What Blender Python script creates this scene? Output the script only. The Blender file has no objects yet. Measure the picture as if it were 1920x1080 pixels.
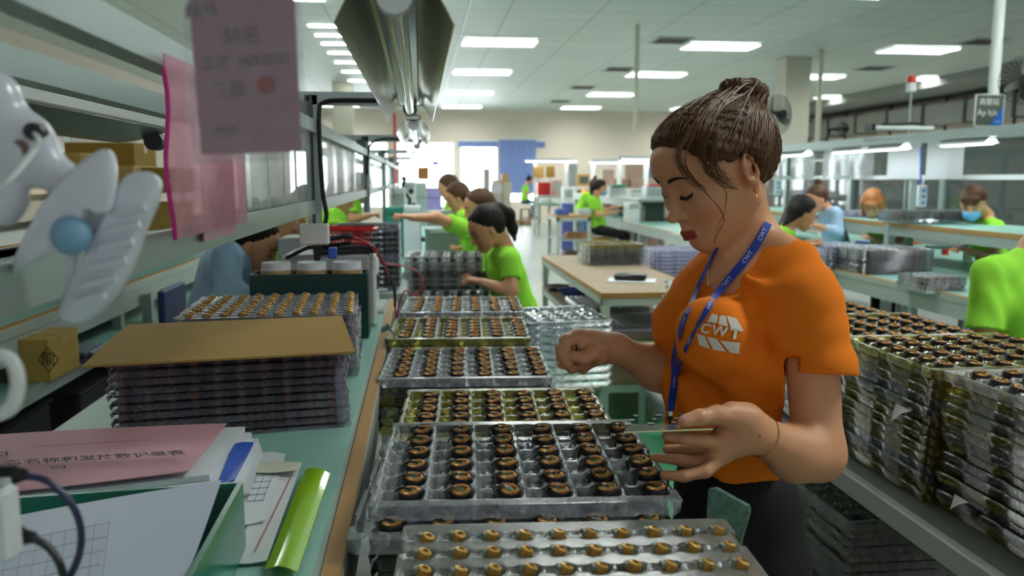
import bpy, math, random
import numpy as np
from mathutils import Vector, Matrix
PI = math.pi
rnd = random.Random(7)
SC = bpy.context.scene
COL = SC.collection

# ---------------------------------------------------------------- camera
F = 1550.0; CAMZ = 1.4
TH = math.atan(205 / F); PS = math.atan(173 * math.cos(TH) / F)
cam_d = bpy.data.cameras.new('camera'); cam = bpy.data.objects.new('camera', cam_d); COL.objects.link(cam)
cam.location = (0, 0, CAMZ); cam.rotation_euler = (PI / 2 - TH, 0, -PS)
cam_d.sensor_width = 36; cam_d.lens = F / 1920 * 36
cam_d.clip_start = 0.02; cam_d.clip_end = 200
cam_d.dof.use_dof = True; cam_d.dof.focus_distance = 1.38; cam_d.dof.aperture_fstop = 5.0
SC.camera = cam

# ---------------------------------------------------------------- world, exposure
w = bpy.data.worlds.new('daylight'); SC.world = w; w.use_nodes = True
nt = w.node_tree; nt.nodes.clear()
wo = nt.nodes.new('ShaderNodeOutputWorld'); bg = nt.nodes.new('ShaderNodeBackground')
tc = nt.nodes.new('ShaderNodeTexCoord'); sx = nt.nodes.new('ShaderNodeSeparateXYZ'); mr = nt.nodes.new('ShaderNodeMapRange')
mr.inputs['From Min'].default_value = -0.3; mr.inputs['From Max'].default_value = 0.9
mr.inputs["To Min"].default_value = 0.2; mr.inputs['To Max'].default_value = 6.0
nt.links.new(tc.outputs['Generated'], sx.inputs[0]); nt.links.new(sx.outputs['Y'], mr.inputs['Value'])
nt.links.new(mr.outputs[0], bg.inputs['Strength']); bg.inputs['Color'].default_value = (0.97, 0.98, 1.0, 1)
nt.links.new(bg.outputs[0], wo.inputs[0])
SC.view_settings.view_transform = 'Standard'; SC.view_settings.look = 'None'
SC.view_settings.gamma = 1.0; SC.view_settings.use_curve_mapping = False
SC.view_settings.exposure = 1.1
SC.cycles.max_bounces = 6; SC.cycles.diffuse_bounces = 3; SC.cycles.glossy_bounces = 3
SC.cycles.transmission_bounces = 4; SC.cycles.transparent_max_bounces = 40
SC.cycles.sample_clamp_indirect = 4.0; SC.cycles.use_denoising = True
SC.cycles.caustics_reflective = False; SC.cycles.caustics_refractive = False
SC.cycles.blur_glossy = 0.5

def area_light(name, loc, size, power, color=(1, 1, 1), rot=(0, 0, 0), size_y=None):
    l = bpy.data.lights.new(name, 'AREA'); l.energy = power; l.color = color
    l.shape = 'RECTANGLE'; l.size = size; l.size_y = size_y or size
    o = bpy.data.objects.new(name, l); COL.objects.link(o); o.location = loc; o.rotation_euler = rot
    return o

# ---------------------------------------------------------------- placing helpers (rays from a measured viewpoint, ending at real places)
_s, _c = math.sin, math.cos
_f = Vector((_s(PS) * _c(TH), _c(PS) * _c(TH), -_s(TH))); _r = Vector((_c(PS), -_s(PS), 0)); _u = Vector((_s(PS) * _s(TH), _c(PS) * _s(TH), _c(TH)))
def ray(px, py): return _f + _r * ((px - 960) / F) + _u * ((540 - py) / F)
O = Vector((0, 0, CAMZ))
def oy(px, py, y): d = ray(px, py); return O + d * (y / d.y)
def oz(px, py, z): d = ray(px, py); return O + d * ((z - CAMZ) / d.z)
def ox(px, py, x): d = ray(px, py); return O + d * (x / d.x)

# ---------------------------------------------------------------- materials
def lin(c):
    if isinstance(c, str): c = [int(c[i:i + 2], 16) for i in (0, 2, 4)]
    return tuple(((v / 255) / 12.92 if v / 255 <= 0.04045 else ((v / 255 + 0.055) / 1.055) ** 2.4) for v in c) + (1,)
MATS = {}
def mat(name, col, rough=0.5, metal=0.0, spec=0.5, var=0.08, scale=12.0, bump=0.0, bscale=60.0, emit=0, sss=0, coat=0, stretch=None, col2=None, trans=0):
    if name in MATS: return MATS[name]
    m = bpy.data.materials.new(name); m.use_nodes = True; n = m.node_tree; L = n.links
    b = n.nodes['Principled BSDF']
    c = lin(col) if isinstance(col, str) or max(col) > 1.001 else tuple(col) + (1,)
    t = n.nodes.new('ShaderNodeTexCoord'); mp = n.nodes.new('ShaderNodeMapping')
    L.new(t.outputs['Object'], mp.inputs['Vector'])
    if stretch: mp.inputs['Scale'].default_value = stretch
    no = n.nodes.new('ShaderNodeTexNoise'); no.inputs['Scale'].default_value = scale; no.inputs['Detail'].default_value = 3
    L.new(mp.outputs[0], no.inputs['Vector'])
    mx = n.nodes.new('ShaderNodeMix'); mx.data_type = 'RGBA'
    c2 = lin(col2) if col2 else tuple(min(1, v * (1 + 1.5 * var)) for v in c[:3]) + (1,)
    c1 = c if col2 else tuple(v * (1 - var) for v in c[:3]) + (1,)
    mx.inputs['A'].default_value = c1; mx.inputs['B'].default_value = c2
    L.new(no.outputs['Fac'], mx.inputs['Factor']); L.new(mx.outputs['Result'], b.inputs['Base Color'])
    b.inputs['Roughness'].default_value = rough; b.inputs['Metallic'].default_value = metal
    b.inputs['Specular IOR Level'].default_value = spec
    if sss:
        b.inputs['Subsurface Weight'].default_value = sss; b.inputs['Subsurface Radius'].default_value = (1, 0.35, 0.2); b.inputs['Subsurface Scale'].default_value = 0.006
    if coat: b.inputs['Coat Weight'].default_value = coat; b.inputs['Coat Roughness'].default_value = 0.1
    if trans: b.inputs['Transmission Weight'].default_value = trans
    if bump:
        n2 = n.nodes.new('ShaderNodeTexNoise'); n2.inputs['Scale'].default_value = bscale; n2.inputs['Detail'].default_value = 4
        L.new(mp.outputs[0], n2.inputs['Vector'])
        bp = n.nodes.new('ShaderNodeBump'); bp.inputs['Strength'].default_value = bump; bp.inputs['Distance'].default_value = 0.003
        L.new(n2.outputs['Fac'], bp.inputs['Height']); L.new(bp.outputs[0], b.inputs['Normal'])
    if emit:
        b.inputs['Emission Color'].default_value = c; b.inputs['Emission Strength'].default_value = emit
    MATS[name] = m
    return m

def clear(name, tint, haze=0.12, hazecol=(0.8, 0.83, 0.88), rough=0.12, ior=1.5, gloss=1.0, bump=0.0, bscale=90, thick=None):
    """thin clear plastic: transmitted light + fresnel gloss + a little milky scatter"""
    if name in MATS: return MATS[name]
    m = bpy.data.materials.new(name); m.use_nodes = True; n = m.node_tree; L = n.links; n.nodes.clear()
    out = n.nodes.new('ShaderNodeOutputMaterial')
    tr = n.nodes.new('ShaderNodeBsdfTransparent'); tr.inputs[0].default_value = tuple(tint) + (1,)
    df = n.nodes.new('ShaderNodeBsdfDiffuse'); df.inputs[0].default_value = tuple(hazecol) + (1,)
    gl = n.nodes.new('ShaderNodeBsdfGlossy'); gl.inputs['Roughness'].default_value = rough; gl.inputs[0].default_value = (1, 1, 1, 1)
    fr = n.nodes.new('ShaderNodeFresnel'); fr.inputs['IOR'].default_value = ior
    no = n.nodes.new('ShaderNodeTexNoise'); no.inputs['Scale'].default_value = bscale
    t = n.nodes.new('ShaderNodeTexCoord'); L.new(t.outputs['Object'], no.inputs['Vector'])
    m1 = n.nodes.new('ShaderNodeMixShader'); m2 = n.nodes.new('ShaderNodeMixShader')
    ma = n.nodes.new('ShaderNodeMath'); ma.operation = 'MULTIPLY'; ma.inputs[1].default_value = haze * 2
    L.new(no.outputs['Fac'], ma.inputs[0]); L.new(ma.outputs[0], m1.inputs[0])
    L.new(tr.outputs[0], m1.inputs[1]); L.new(df.outputs[0], m1.inputs[2])
    mf = n.nodes.new('ShaderNodeMath'); mf.operation = 'MULTIPLY'; mf.inputs[1].default_value = gloss
    L.new(fr.outputs[0], mf.inputs[0]); L.new(mf.outputs[0], m2.inputs[0]); L.new(m1.outputs[0], m2.inputs[1]); L.new(gl.outputs[0], m2.inputs[2])
    if bump:
        bp = n.nodes.new('ShaderNodeBump'); bp.inputs['Strength'].default_value = bump; bp.inputs['Distance'].default_value = 0.002
        L.new(no.outputs['Fac'], bp.inputs['Height']); L.new(bp.outputs[0], gl.inputs['Normal']); L.new(bp.outputs[0], fr.inputs['Normal'])
    L.new(m2.outputs[0], out.inputs[0])
    MATS[name] = m
    return m

def emis(name, col, strength):
    if name in MATS: return MATS[name]
    m = bpy.data.materials.new(name); m.use_nodes = True; n = m.node_tree; n.nodes.clear()
    o = n.nodes.new('ShaderNodeOutputMaterial'); e = n.nodes.new('ShaderNodeEmission')
    e.inputs[0].default_value = lin(col); e.inputs[1].default_value = strength
    n.links.new(e.outputs[0], o.inputs[0]); MATS[name] = m
    return m

# ---------------------------------------------------------------- mesh builder
class MB:
    def __init__(s): s.v = []; s.f = []
    def add(s, vs, fs, M=None):
        b = len(s.v)
        for p in vs:
            p = Vector(p); s.v.append(tuple(M @ p) if M else tuple(p))
        s.f += [tuple(i + b for i in f) for f in fs]
        return s
    def box(s, c, d, M=None, bev=0.0, rz=0):
        x, y, z = d[0] / 2, d[1] / 2, d[2] / 2
        R = Matrix.Translation(c) @ Matrix.Rotation(rz, 4, 'Z')
        if M: R = M @ R
        b = min(bev, x * .9, y * .9, z * .9)
        if b <= 0:
            vs = [(sx * x, sy * y, sz * z) for sz in (-1, 1) for sy in (-1, 1) for sx in (-1, 1)]
            fs = [(0, 2, 3, 1), (4, 5, 7, 6), (0, 1, 5, 4), (2, 6, 7, 3), (0, 4, 6, 2), (1, 3, 7, 5)]
            return s.add(vs, fs, R)
        # chamfered: rings of 8 points
        def ring(hx, hy, zz, bb): return [(hx - bb, -hy, zz), (hx, -hy + bb, zz), (hx, hy - bb, zz), (hx - bb, hy, zz), (-hx + bb, hy, zz), (-hx, hy - bb, zz), (-hx, -hy + bb, zz), (-hx + bb, -hy, zz)]
        vs = ring(x - b, y - b, -z, b * .4) + ring(x, y, -z + b, b) + ring(x, y, z - b, b) + ring(x - b, y - b, z, b * .4)
        fs = [tuple(range(7, -1, -1)), tuple(range(24, 32))]
        for k in range(3):
            for i in range(8): j = (i + 1) % 8; fs.append((k * 8 + i, k * 8 + j, k * 8 + 8 + j, k * 8 + 8 + i))
        return s.add(vs, fs, R)
    def cyl(s, a, b, r0, r1=None, n=16, caps=True):
        a = Vector(a); b = Vector(b); r1 = r0 if r1 is None else r1
        d = (b - a).normalized(); q = Vector((0, 0, 1)).rotation_difference(d) if d.z > -0.9999 else Matrix.Rotation(PI, 4, 'X').to_quaternion()
        vs = [];
        for p, r in ((a, r0), (b, r1)):
            for i in range(n): t = 2 * PI * i / n; vs.append(p + q @ Vector((r * math.cos(t), r * math.sin(t), 0)))
        fs = [(i, (i + 1) % n, n + (i + 1) % n, n + i) for i in range(n)]
        if caps: fs += [tuple(range(n - 1, -1, -1)), tuple(range(n, 2 * n))]
        return s.add(vs, fs)
    def tube(s, pts, r, n=8, closed=False):
        pts = [Vector(p) for p in pts]; N = len(pts); vs = []; rr = r if hasattr(r, '__len__') else [r] * N
        up = None
        for i, p in enumerate(pts):
            a = pts[i - 1] if (i > 0 or closed) else p; b = pts[(i + 1) % N] if (i < N - 1 or closed) else p
            d = (b - a).normalized() if (b - a).length > 1e-9 else Vector((0, 0, 1))
            if up is None: up = d.orthogonal().normalized()
            up = (up - d * up.dot(d));
            up = up.normalized() if up.length > 1e-6 else d.orthogonal().normalized()
            sd = d.cross(up)
            for k in range(n): t = 2 * PI * k / n; vs.append(p + (up * math.cos(t) + sd * math.sin(t)) * rr[i])
        fs = []
        for i in range(N if closed else N - 1):
            j = (i + 1) % N
            for k in range(n): k2 = (k + 1) % n; fs.append((i * n + k, j * n + k, j * n + k2, i * n + k2)[::-1])
        if not closed: fs += [tuple(range(n)), tuple((N - 1) * n + k for k in range(n - 1, -1, -1))]
        return s.add(vs, fs)
    def lathe(s, prof, c=(0, 0, 0), n=24, M=None, sx=1, sy=1):
        vs = []; R = Matrix.Translation(c)
        if M: R = R @ M
        for r, z in prof:
            for i in range(n): t = 2 * PI * i / n; vs.append((r * sx * math.cos(t), r * sy * math.sin(t), z))
        fs = []
        for k in range(len(prof) - 1):
            for i in range(n): j = (i + 1) % n; fs.append((k * n + i, k * n + j, (k + 1) * n + j, (k + 1) * n + i))
        if prof[0][0] > 1e-6: fs.append(tuple(range(n - 1, -1, -1)))
        if prof[-1][0] > 1e-6: fs.append(tuple((len(prof) - 1) * n + i for i in range(n)))
        return s.add(vs, fs, R)
    def prism(s, poly, z0, z1, M=None):
        n = len(poly); vs = [(x, y, z0) for x, y in poly] + [(x, y, z1) for x, y in poly]
        fs = [tuple(range(n - 1, -1, -1)), tuple(range(n, 2 * n))] + [(i, (i + 1) % n, n + (i + 1) % n, n + i) for i in range(n)]
        return s.add(vs, fs, M)
    def sheet(s, grid, thick=0.0):
        """grid: rows of points -> surface (with thickness along z-ish normal if asked)"""
        R, C_ = len(grid), len(grid[0]); vs = [p for row in grid for p in row]
        fs = [(i * C_ + j, i * C_ + j + 1, (i + 1) * C_ + j + 1, (i + 1) * C_ + j) for i in range(R - 1) for j in range(C_ - 1)]
        if not thick: return s.add(vs, fs)
        nm = (Vector(grid[0][1]) - Vector(grid[0][0])).cross(Vector(grid[1][0]) - Vector(grid[0][0])).normalized() * thick
        n = len(vs); vs2 = vs + [tuple(Vector(p) - nm) for p in vs]
        fs2 = fs + [tuple(i + n for i in f[::-1]) for f in fs]
        edge = [j for j in range(C_)] + [i * C_ + C_ - 1 for i in range(1, R)] + [(R - 1) * C_ + j for j in range(C_ - 2, -1, -1)] + [i * C_ for i in range(R - 2, 0, -1)]
        for a, b in zip(edge, edge[1:] + edge[:1]): fs2.append((b, a, a + n, b + n))
        return s.add(vs2, fs2)
    def build(s, name, m, parent=None, smooth=False, loc=None, rz=0, angle=0.6, kind=None):
        me = bpy.data.meshes.new(name); me.from_pydata(s.v, [], s.f); me.update()
        o = bpy.data.objects.new(name, me); COL.objects.link(o)
        if m: me.materials.append(m)
        if smooth:
            me.polygons.foreach_set('use_smooth', [True] * len(me.polygons))
            if smooth != 2:
                try: me.set_sharp_from_angle(angle=angle)
                except Exception: pass
        if parent is not None: o.parent = parent
        if loc is not None: o.location = loc
        if rz: o.rotation_euler.z = rz
        if kind: o['kind'] = kind
        return o

def tag(o, label=None, cat=None, group=None, kind=None):
    if label: o['label'] = label
    if cat: o['category'] = cat
    if group: o['group'] = group
    if kind: o['kind'] = kind
    return o
def thing(name, label, cat, loc=(0, 0, 0), rz=0, group=None):
    o = bpy.data.objects.new(name, None); COL.objects.link(o); o.location = loc; o.rotation_euler.z = rz; o.empty_display_size = 0.05
    return tag(o, label, cat, group)
ORD = 'top second third fourth fifth sixth seventh eighth ninth tenth eleventh twelfth thirteenth fourteenth fifteenth'.split()
NUM = 'one two three four five six seven eight nine ten eleven twelve'.split()
def copy_tree(o, parent=None, loc=None, rz=None, label=None, group=None):
    c = o.copy(); COL.objects.link(c); c.parent = parent
    if loc is not None: c.location = loc
    if rz is not None: c.rotation_euler.z = rz
    if label: c['label'] = label
    if group: c['group'] = group
    for ch in [x for x in o.children]: copy_tree(ch, c)
    return c
def struct(name, mb, m, **k):
    o = mb.build(name, m, **k); o['kind'] = 'structure'; return o

def text_mesh(s, size=1.0, extrude=0.0, shear=0.0, bold=0.0, align='CENTER'):
    cu = bpy.data.curves.new('lettering_source', 'FONT'); cu.body = s; cu.size = size; cu.extrude = extrude; cu.shear = shear; cu.offset = bold
    cu.align_x = align; cu.align_y = 'CENTER'; cu.resolution_u = 3
    o = bpy.data.objects.new('lettering_source', cu); COL.objects.link(o)
    bpy.context.view_layer.update()
    me = bpy.data.meshes.new_from_object(o.evaluated_get(bpy.context.evaluated_depsgraph_get()))
    vs = [tuple(v.co) for v in me.vertices]; fs = [tuple(p.vertices) for p in me.polygons]
    bpy.data.objects.remove(o); bpy.data.curves.remove(cu); bpy.data.meshes.remove(me)
    return vs, fs

# ---------------------------------------------------------------- signed-distance sculpting (bodies, clothes, hair)
class Sdf:
    def __init__(s): s.p = []
    def rc(s, a, b, ra, rb, k=0.01, op='u', flat=None):
        a = np.array(a, float); b = np.array(b, float)
        s.p.append(('rc', (a, b, ra, rb, flat), (a + b) / 2, np.linalg.norm(b - a) / 2 + max(ra, rb) * 1.6, k, op)); return s
    def el(s, c, r, k=0.01, op='u', R=None):
        c = np.array(c, float); r = np.array(r, float) if hasattr(r, '__len__') else np.array([r] * 3, float)
        s.p.append(('el', (c, r, None if R is None else np.array(R, float)), c, float(r.max()), k, op)); return s
    def plane(s, c, n, k=0.002, op='i'):   # keeps the side the normal points away from
        n = np.array(n, float); n /= np.linalg.norm(n)
        s.p.append(('pl', (np.array(c, float), n), None, 0, k, op)); return s
    def chain(s, pts, rs, k=0.01, flat=None):
        for i in range(len(pts) - 1): s.rc(pts[i], pts[i + 1], rs[i], rs[i + 1], k, 'u', flat)
        return s
    @staticmethod
    def _ev(pr, X):
        t, a = pr[0], pr[1]
        if t == 'rc':
            A, B, ra, rb, flat = a; ab = B - A; L2 = ab @ ab + 1e-12
            pa = X - A; h = np.clip((pa @ ab) / L2, 0, 1); q = pa - h[:, None] * ab
            if flat is not None:
                n = np.array(flat[0], float); n /= np.linalg.norm(n); c = q @ n
                q = q + (c * (1 / flat[1] - 1))[:, None] * n
            return np.sqrt((q * q).sum(1)) - (ra + (rb - ra) * h)
        if t == 'el':
            c, r, R = a; q = X - c
            if R is not None: q = q @ R      # R columns = local axes
            k0 = np.sqrt(((q / r) ** 2).sum(1)); k1 = np.sqrt(((q / r ** 2) ** 2).sum(1)) + 1e-9
            return k0 * (k0 - 1) / k1
        c, n = a
        return (X - c) @ n
    def ev(s, X, prims=None):
        d = np.full(len(X), 1e3)
        for pr in (prims if prims is not None else s.p):
            e = s._ev(pr, X); k = pr[4]
            if pr[5] == 'u':
                h = np.maximum(k - np.abs(d - e), 0) / k; d = np.minimum(d, e) - h * h * k / 4
            elif pr[5] == 's':
                e = -e; h = np.maximum(k - np.abs(d - e), 0) / k; d = np.maximum(d, e) + h * h * k / 4
            else:
                h = np.maximum(k - np.abs(d - e), 0) / k; d = np.maximum(d, e) + h * h * k / 4
        return d
    def mesh(s, h=0.004, B=16, disp=None):
        us = [p for p in s.p if p[5] == 'u']
        lo = np.min([p[2] - p[3] for p in us], 0) - 2 * h; hi = np.max([p[2] + p[3] for p in us], 0) + 2 * h
        n = np.ceil((hi - lo) / h / B).astype(int)
        ar = np.arange(B + 1); G = np.stack(np.meshgrid(ar, ar, ar, indexing='ij'), -1).reshape(-1, 3)
        cr = B * h * 0.87; N = (n * B + 4).astype(np.int64)
        ids = []; pos = []; quads = []
        def gid(i, j, k): return (i * N[1] + j) * N[2] + k
        for bi in range(n[0]):
            for bj in range(n[1]):
                for bk in range(n[2]):
                    o = np.array([bi, bj, bk]) * B; c = lo + (o + B / 2) * h
                    pr = [p for p in s.p if p[2] is None or np.linalg.norm(p[2] - c) - p[3] < cr + p[4] + 0.01]
                    if not any(p[5] == 'u' for p in pr): continue
                    d0 = s.ev(c[None], pr)[0]
                    if abs(d0) > cr * 2.6 + 0.02: continue
                    X = lo + (o + G) * h; D = s.ev(X, pr)
                    if disp is not None: D = D + disp(X)
                    D = D.reshape(B + 1, B + 1, B + 1)
                    if D.min() > 0 or D.max() < 0: continue
                    D[D == 0] = 1e-9
                    S = D < 0
                    acc = np.zeros((B, B, B, 3)); cnt = np.zeros((B, B, B))
                    for ax in range(3):
                        for u in (0, 1):
                            for v in (0, 1):
                                s0 = [slice(0, B)] * 3; oth = [q for q in range(3) if q != ax]
                                s0[oth[0]] = slice(u, B + u); s0[oth[1]] = slice(v, B + v)
                                s1 = list(s0); s1[ax] = slice(1, B + 1)
                                a = D[tuple(s0)]; b = D[tuple(s1)]; m = (a < 0) != (b < 0)
                                t = np.where(m, a / (a - b + 1e-20), 0)
                                e = np.zeros((B, B, B, 3)); e[..., ax] = t; e[..., oth[0]] = u; e[..., oth[1]] = v
                                acc += e * m[..., None]; cnt += m
                    I = np.argwhere(cnt > 0)
                    P = acc[cnt > 0] / cnt[cnt > 0][:, None]
                    gi = I + o
                    ids.append(gid(gi[:, 0], gi[:, 1], gi[:, 2])); pos.append(lo + (gi + P) * h)
                    for ax in range(3):
                        s0 = [slice(0, B)] * 3; s1 = [slice(0, B)] * 3; s1[ax] = slice(1, B + 1)
                        a = S[tuple(s0)]; b = S[tuple(s1)]
                        E = np.argwhere(a != b); 
                        if not len(E): continue
                        fl = a[tuple(E.T)]; g = E + o; u = (ax + 1) % 3; v = (ax + 2) % 3
                        du = np.zeros(3, int); du[u] = 1; dv = np.zeros(3, int); dv[v] = 1
                        q = [g - du - dv, g - dv, g, g - du]
                        Q = np.stack([gid(t[:, 0], t[:, 1], t[:, 2]) for t in q], 1)
                        Q[~fl] = Q[~fl][:, ::-1]
                        quads.append(Q)
        ids = np.concatenate(ids); pos = np.concatenate(pos); quads = np.concatenate(quads)
        od = np.argsort(ids); ids = ids[od]; pos = pos[od]
        ix = np.clip(np.searchsorted(ids, quads), 0, len(ids) - 1); ok = (ids[ix] == quads).all(1)
        return pos, ix[ok]
    def build(s, name, m, parent=None, h=0.004, disp=None, attrs=None, relax=1):
        V, Q = s.mesh(h, disp=disp)
        for _ in range(relax):   # light smoothing of the net
            acc = np.zeros_like(V); cnt = np.zeros(len(V))
            for a, b in ((0, 1), (1, 2), (2, 3), (3, 0)):
                np.add.at(acc, Q[:, a], V[Q[:, b]]); np.add.at(cnt, Q[:, a], 1)
                np.add.at(acc, Q[:, b], V[Q[:, a]]); np.add.at(cnt, Q[:, b], 1)
            V = V * 0.5 + 0.5 * acc / np.maximum(cnt, 1)[:, None]
        if parent is not None:
            V = V - np.array(parent.matrix_basis.translation)
        me = bpy.data.meshes.new(name); me.vertices.add(len(V)); me.vertices.foreach_set('co', V.astype(np.float32).ravel())
        me.loops.add(Q.size); me.loops.foreach_set('vertex_index', Q.astype(np.int32).ravel())
        me.polygons.add(len(Q)); me.polygons.foreach_set('loop_start', (np.arange(len(Q)) * 4).astype(np.int32))
        me.update(calc_edges=True); me.validate()
        me.polygons.foreach_set('use_smooth', [True] * len(me.polygons))
        if attrs:
            W = V + (np.array(parent.matrix_basis.translation) if parent is not None else 0)
            for k, fn in attrs.items():
                a = me.attributes.new(k, 'FLOAT', 'POINT'); a.data.foreach_set('value', np.clip(fn(W), 0, 1).astype(np.float32))
        me.materials.append(m)
        o = bpy.data.objects.new(name, me); COL.objects.link(o)
        if parent is not None: o.parent = parent
        return o

# ================================================================ materials used across the room
M_ceil = None
def brick_mat(name, col, mortar, sx_, sy_, offs=0.5, rough=0.8, ms=0.012):
    m = bpy.data.materials.new(name); m.use_nodes = True; n = m.node_tree; L = n.links; b = n.nodes['Principled BSDF']
    t = n.nodes.new('ShaderNodeTexCoord'); br = n.nodes.new('ShaderNodeTexBrick')
    br.inputs['Color1'].default_value = lin(col); br.inputs['Color2'].default_value = tuple(v * 0.95 for v in lin(col)[:3]) + (1,)
    br.inputs['Mortar'].default_value = lin(mortar); br.inputs['Scale'].default_value = 1; br.inputs['Mortar Size'].default_value = ms
    br.inputs['Brick Width'].default_value = sx_; br.inputs['Row Height'].default_value = sy_; br.offset = offs
    L.new(t.outputs['Object'], br.inputs['Vector']); L.new(br.outputs['Color'], b.inputs['Base Color']); b.inputs['Roughness'].default_value = rough
    MATS[name] = m; return m
M_ceil = brick_mat('ceiling_tiles', 'cdd8d2', 'a3ada7', 1.2, 0.6, 0.0, 0.55)
M_floor = mat('floor_epoxy', 'c3cac4', rough=0.22, var=0.1, scale=1.5)
M_green = mat('floor_green_paint', '4f9a72', rough=0.3, var=0.15, scale=3)
M_wall = mat('wall_paint', 'ece0d2', rough=0.85, var=0.03, scale=2)
M_cream = mat('column_paint', 'dad8c8', rough=0.8, var=0.03, scale=2)
M_alu = mat('aluminium_profile', 'adbcbc', rough=0.35, metal=0.55, var=0.05)
M_alud = mat('dark_slot', '5e6a66', rough=0.5, metal=0.3)
M_white = mat('white_paint', 'e9eeee', rough=0.5, var=0.03)
M_blind = mat('blue_blind', '8298cf', rough=0.8, var=0.05, scale=5)
_n = M_blind.node_tree; _tl = _n.nodes.new('ShaderNodeBsdfTranslucent'); _tl.inputs[0].default_value = (.25, .36, .80, 1); _mx = _n.nodes.new('ShaderNodeMixShader'); _mx.inputs[0].default_value = .10
_n.links.new(_n.nodes['Principled BSDF'].outputs[0], _mx.inputs[1]); _n.links.new(_tl.outputs[0], _mx.inputs[2]); _n.links.new(_mx.outputs[0], _n.nodes['Material Output'].inputs[0])
M_black = mat('black_plastic', '17181a', rough=0.4)
M_rubber = mat('black_cable', '1b1c20', rough=0.45)
M_ply = mat('plywood', 'b89a70', rough=0.6, var=0.12, scale=6, stretch=(1, 12, 1))
M_edge = mat('tan_edge_strip', 'b98d50', rough=0.5, var=0.15, scale=10)
M_board = mat('brown_board', '9c8b74', rough=0.6, var=0.1, scale=8)
M_teal = mat('teal_bench_mat', '9fd0c4', rough=0.35, var=0.05, scale=4)
M_greym = mat('grey_enamel', 'a9b5b0', rough=0.45, var=0.05)
M_cardb = mat('cardboard', 'a5823f', rough=0.85, var=0.08, scale=4, bump=0.25, bscale=40, stretch=(1, 14, 1))
M_cardd = mat('cardboard_brown', '94703c', rough=0.85, var=0.1, scale=5)
M_paper = mat('white_paper', 'e4e9f0', rough=0.7, var=0.02)
M_steel = mat('polished_reflector', 'c9cfc8', rough=0.12, metal=1.0, var=0.03)
M_red = mat('red_plastic', 'd42a22', rough=0.35, var=0.06)
M_orangeg = mat('orange_plastic', 'ea6a28', rough=0.5)
M_glass = clear('window_glass', (0.93, 0.97, 0.97), haze=0.03, rough=0.02, ior=1.45)
M_sheet = clear('hanging_clear_sheet', (0.94, 0.96, 0.96), haze=0.22, rough=0.25, ior=1.2, gloss=.6, bump=0.3, bscale=8)
M_tube = emis('fluorescent_tube', 'f2fbff', 9.0)
M_panel = emis('ceiling_lamp_glow', 'f6fbf6', 17.0)
M_louv = mat('louvre_blade', 'cfd6d6', rough=0.25, metal=0.8)

# ================================================================ the room
XL, XR, YB, YF, ZC = -6.0, 13.2, 27.6, -4.0, 3.6
struct('floor', MB().box(((XL + XR) / 2, (YB + YF) / 2, -0.05), (XR - XL, YB - YF, 0.1)), M_floor)
struct('floor_green_lane', MB().box((1.55, 1.8, 0.002), (1.9, 6.8, 0.004)), M_green)
struct('ceiling', MB().box((0, 0, 0), (XR - XL, YB - YF, 0.1)), M_ceil, loc=((XL + XR) / 2, (YB + YF) / 2, ZC + 0.05))
struct('wall_left', MB().box((XL - 0.1, (YB + YF) / 2, ZC / 2), (0.2, YB - YF, ZC)), M_wall)
struct('wall_right', MB().box((XR + 0.1, (YB + YF) / 2, ZC / 2), (0.2, YB - YF, ZC)), M_wall)
# back wall with window openings
def pxx(px, y=YB): return oy(px, 300, y).x
wins = [(-4.2, -2.95, 0.45, 2.6), (-2.25, -1.0, 0.45, 2.6), (-0.75, 1.15, 0.45, 2.6), (pxx(862), pxx(934), 0.45, 2.66), (pxx(938), pxx(1003), 0.6, 2.70)]
wb = MB(); xs = XL
for a, b, z0, z1 in wins:
    wb.box(((xs + a) / 2, YB + 0.1, ZC / 2), (a - xs, 0.2, ZC)); wb.box(((a + b) / 2, YB + 0.1, z0 / 2), (b - a, 0.2, z0))
    wb.box(((a + b) / 2, YB + 0.1, (z1 + ZC) / 2), (b - a, 0.2, ZC - z1)); xs = b
wb.box(((xs + XR) / 2, YB + 0.1, ZC / 2), (XR - xs, 0.2, ZC))
struct('wall_back', wb, M_wall)
for i, (a, b, z0, z1) in enumerate(wins):
    f = MB(); t = 0.05
    for x in (a + t / 2, b - t / 2, (a + b) / 2): f.box((x, YB + 0.02, (z0 + z1) / 2), (t, 0.06, z1 - z0))
    for z in (z0 + t / 2, z1 - t / 2): f.box(((a + b) / 2, YB + 0.02, z), (b - a, 0.055, t))
    o = struct('window_%d' % (i + 1), f, M_white)
    MB().box(((a + b) / 2, YB + 0.03, (z0 + z1) / 2), (b - a - .02, 0.006, z1 - z0 - .02)).build('window_pane', M_glass, o)
def blind(name, x0, x1, z0, z1, lab):
    t = thing(name, lab, 'window blind', ((x0 + x1) / 2, YB - 0.06, z1)); n = 24; g = []
    for r in range(2): g.append([((x0 - x1) / 2 + (x1 - x0) * j / n, 0.008 * math.sin(j * 1.7), -(z1 - z0) * r) for j in range(n + 1)])
    MB().sheet(g, 0.004).build('blind_fabric', M_blind, t, smooth=True)
    MB().cyl(((x0 - x1) / 2, 0, 0.02), ((x1 - x0) / 2, 0, 0.02), 0.03).build('roller', M_white, t, smooth=True)
blind('window_blind', pxx(859), pxx(934), 2.42, 2.62, 'blue roller blind rolled up at the top of the bright window')
blind('window_blind', pxx(936), pxx(1004), 0.9, 2.68, 'blue roller blind pulled down over its whole window')
blind('window_blind', pxx(1005), pxx(1021), 2.42, 2.62, 'short lilac blue blind strip right of the lowered blue blind')
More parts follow.
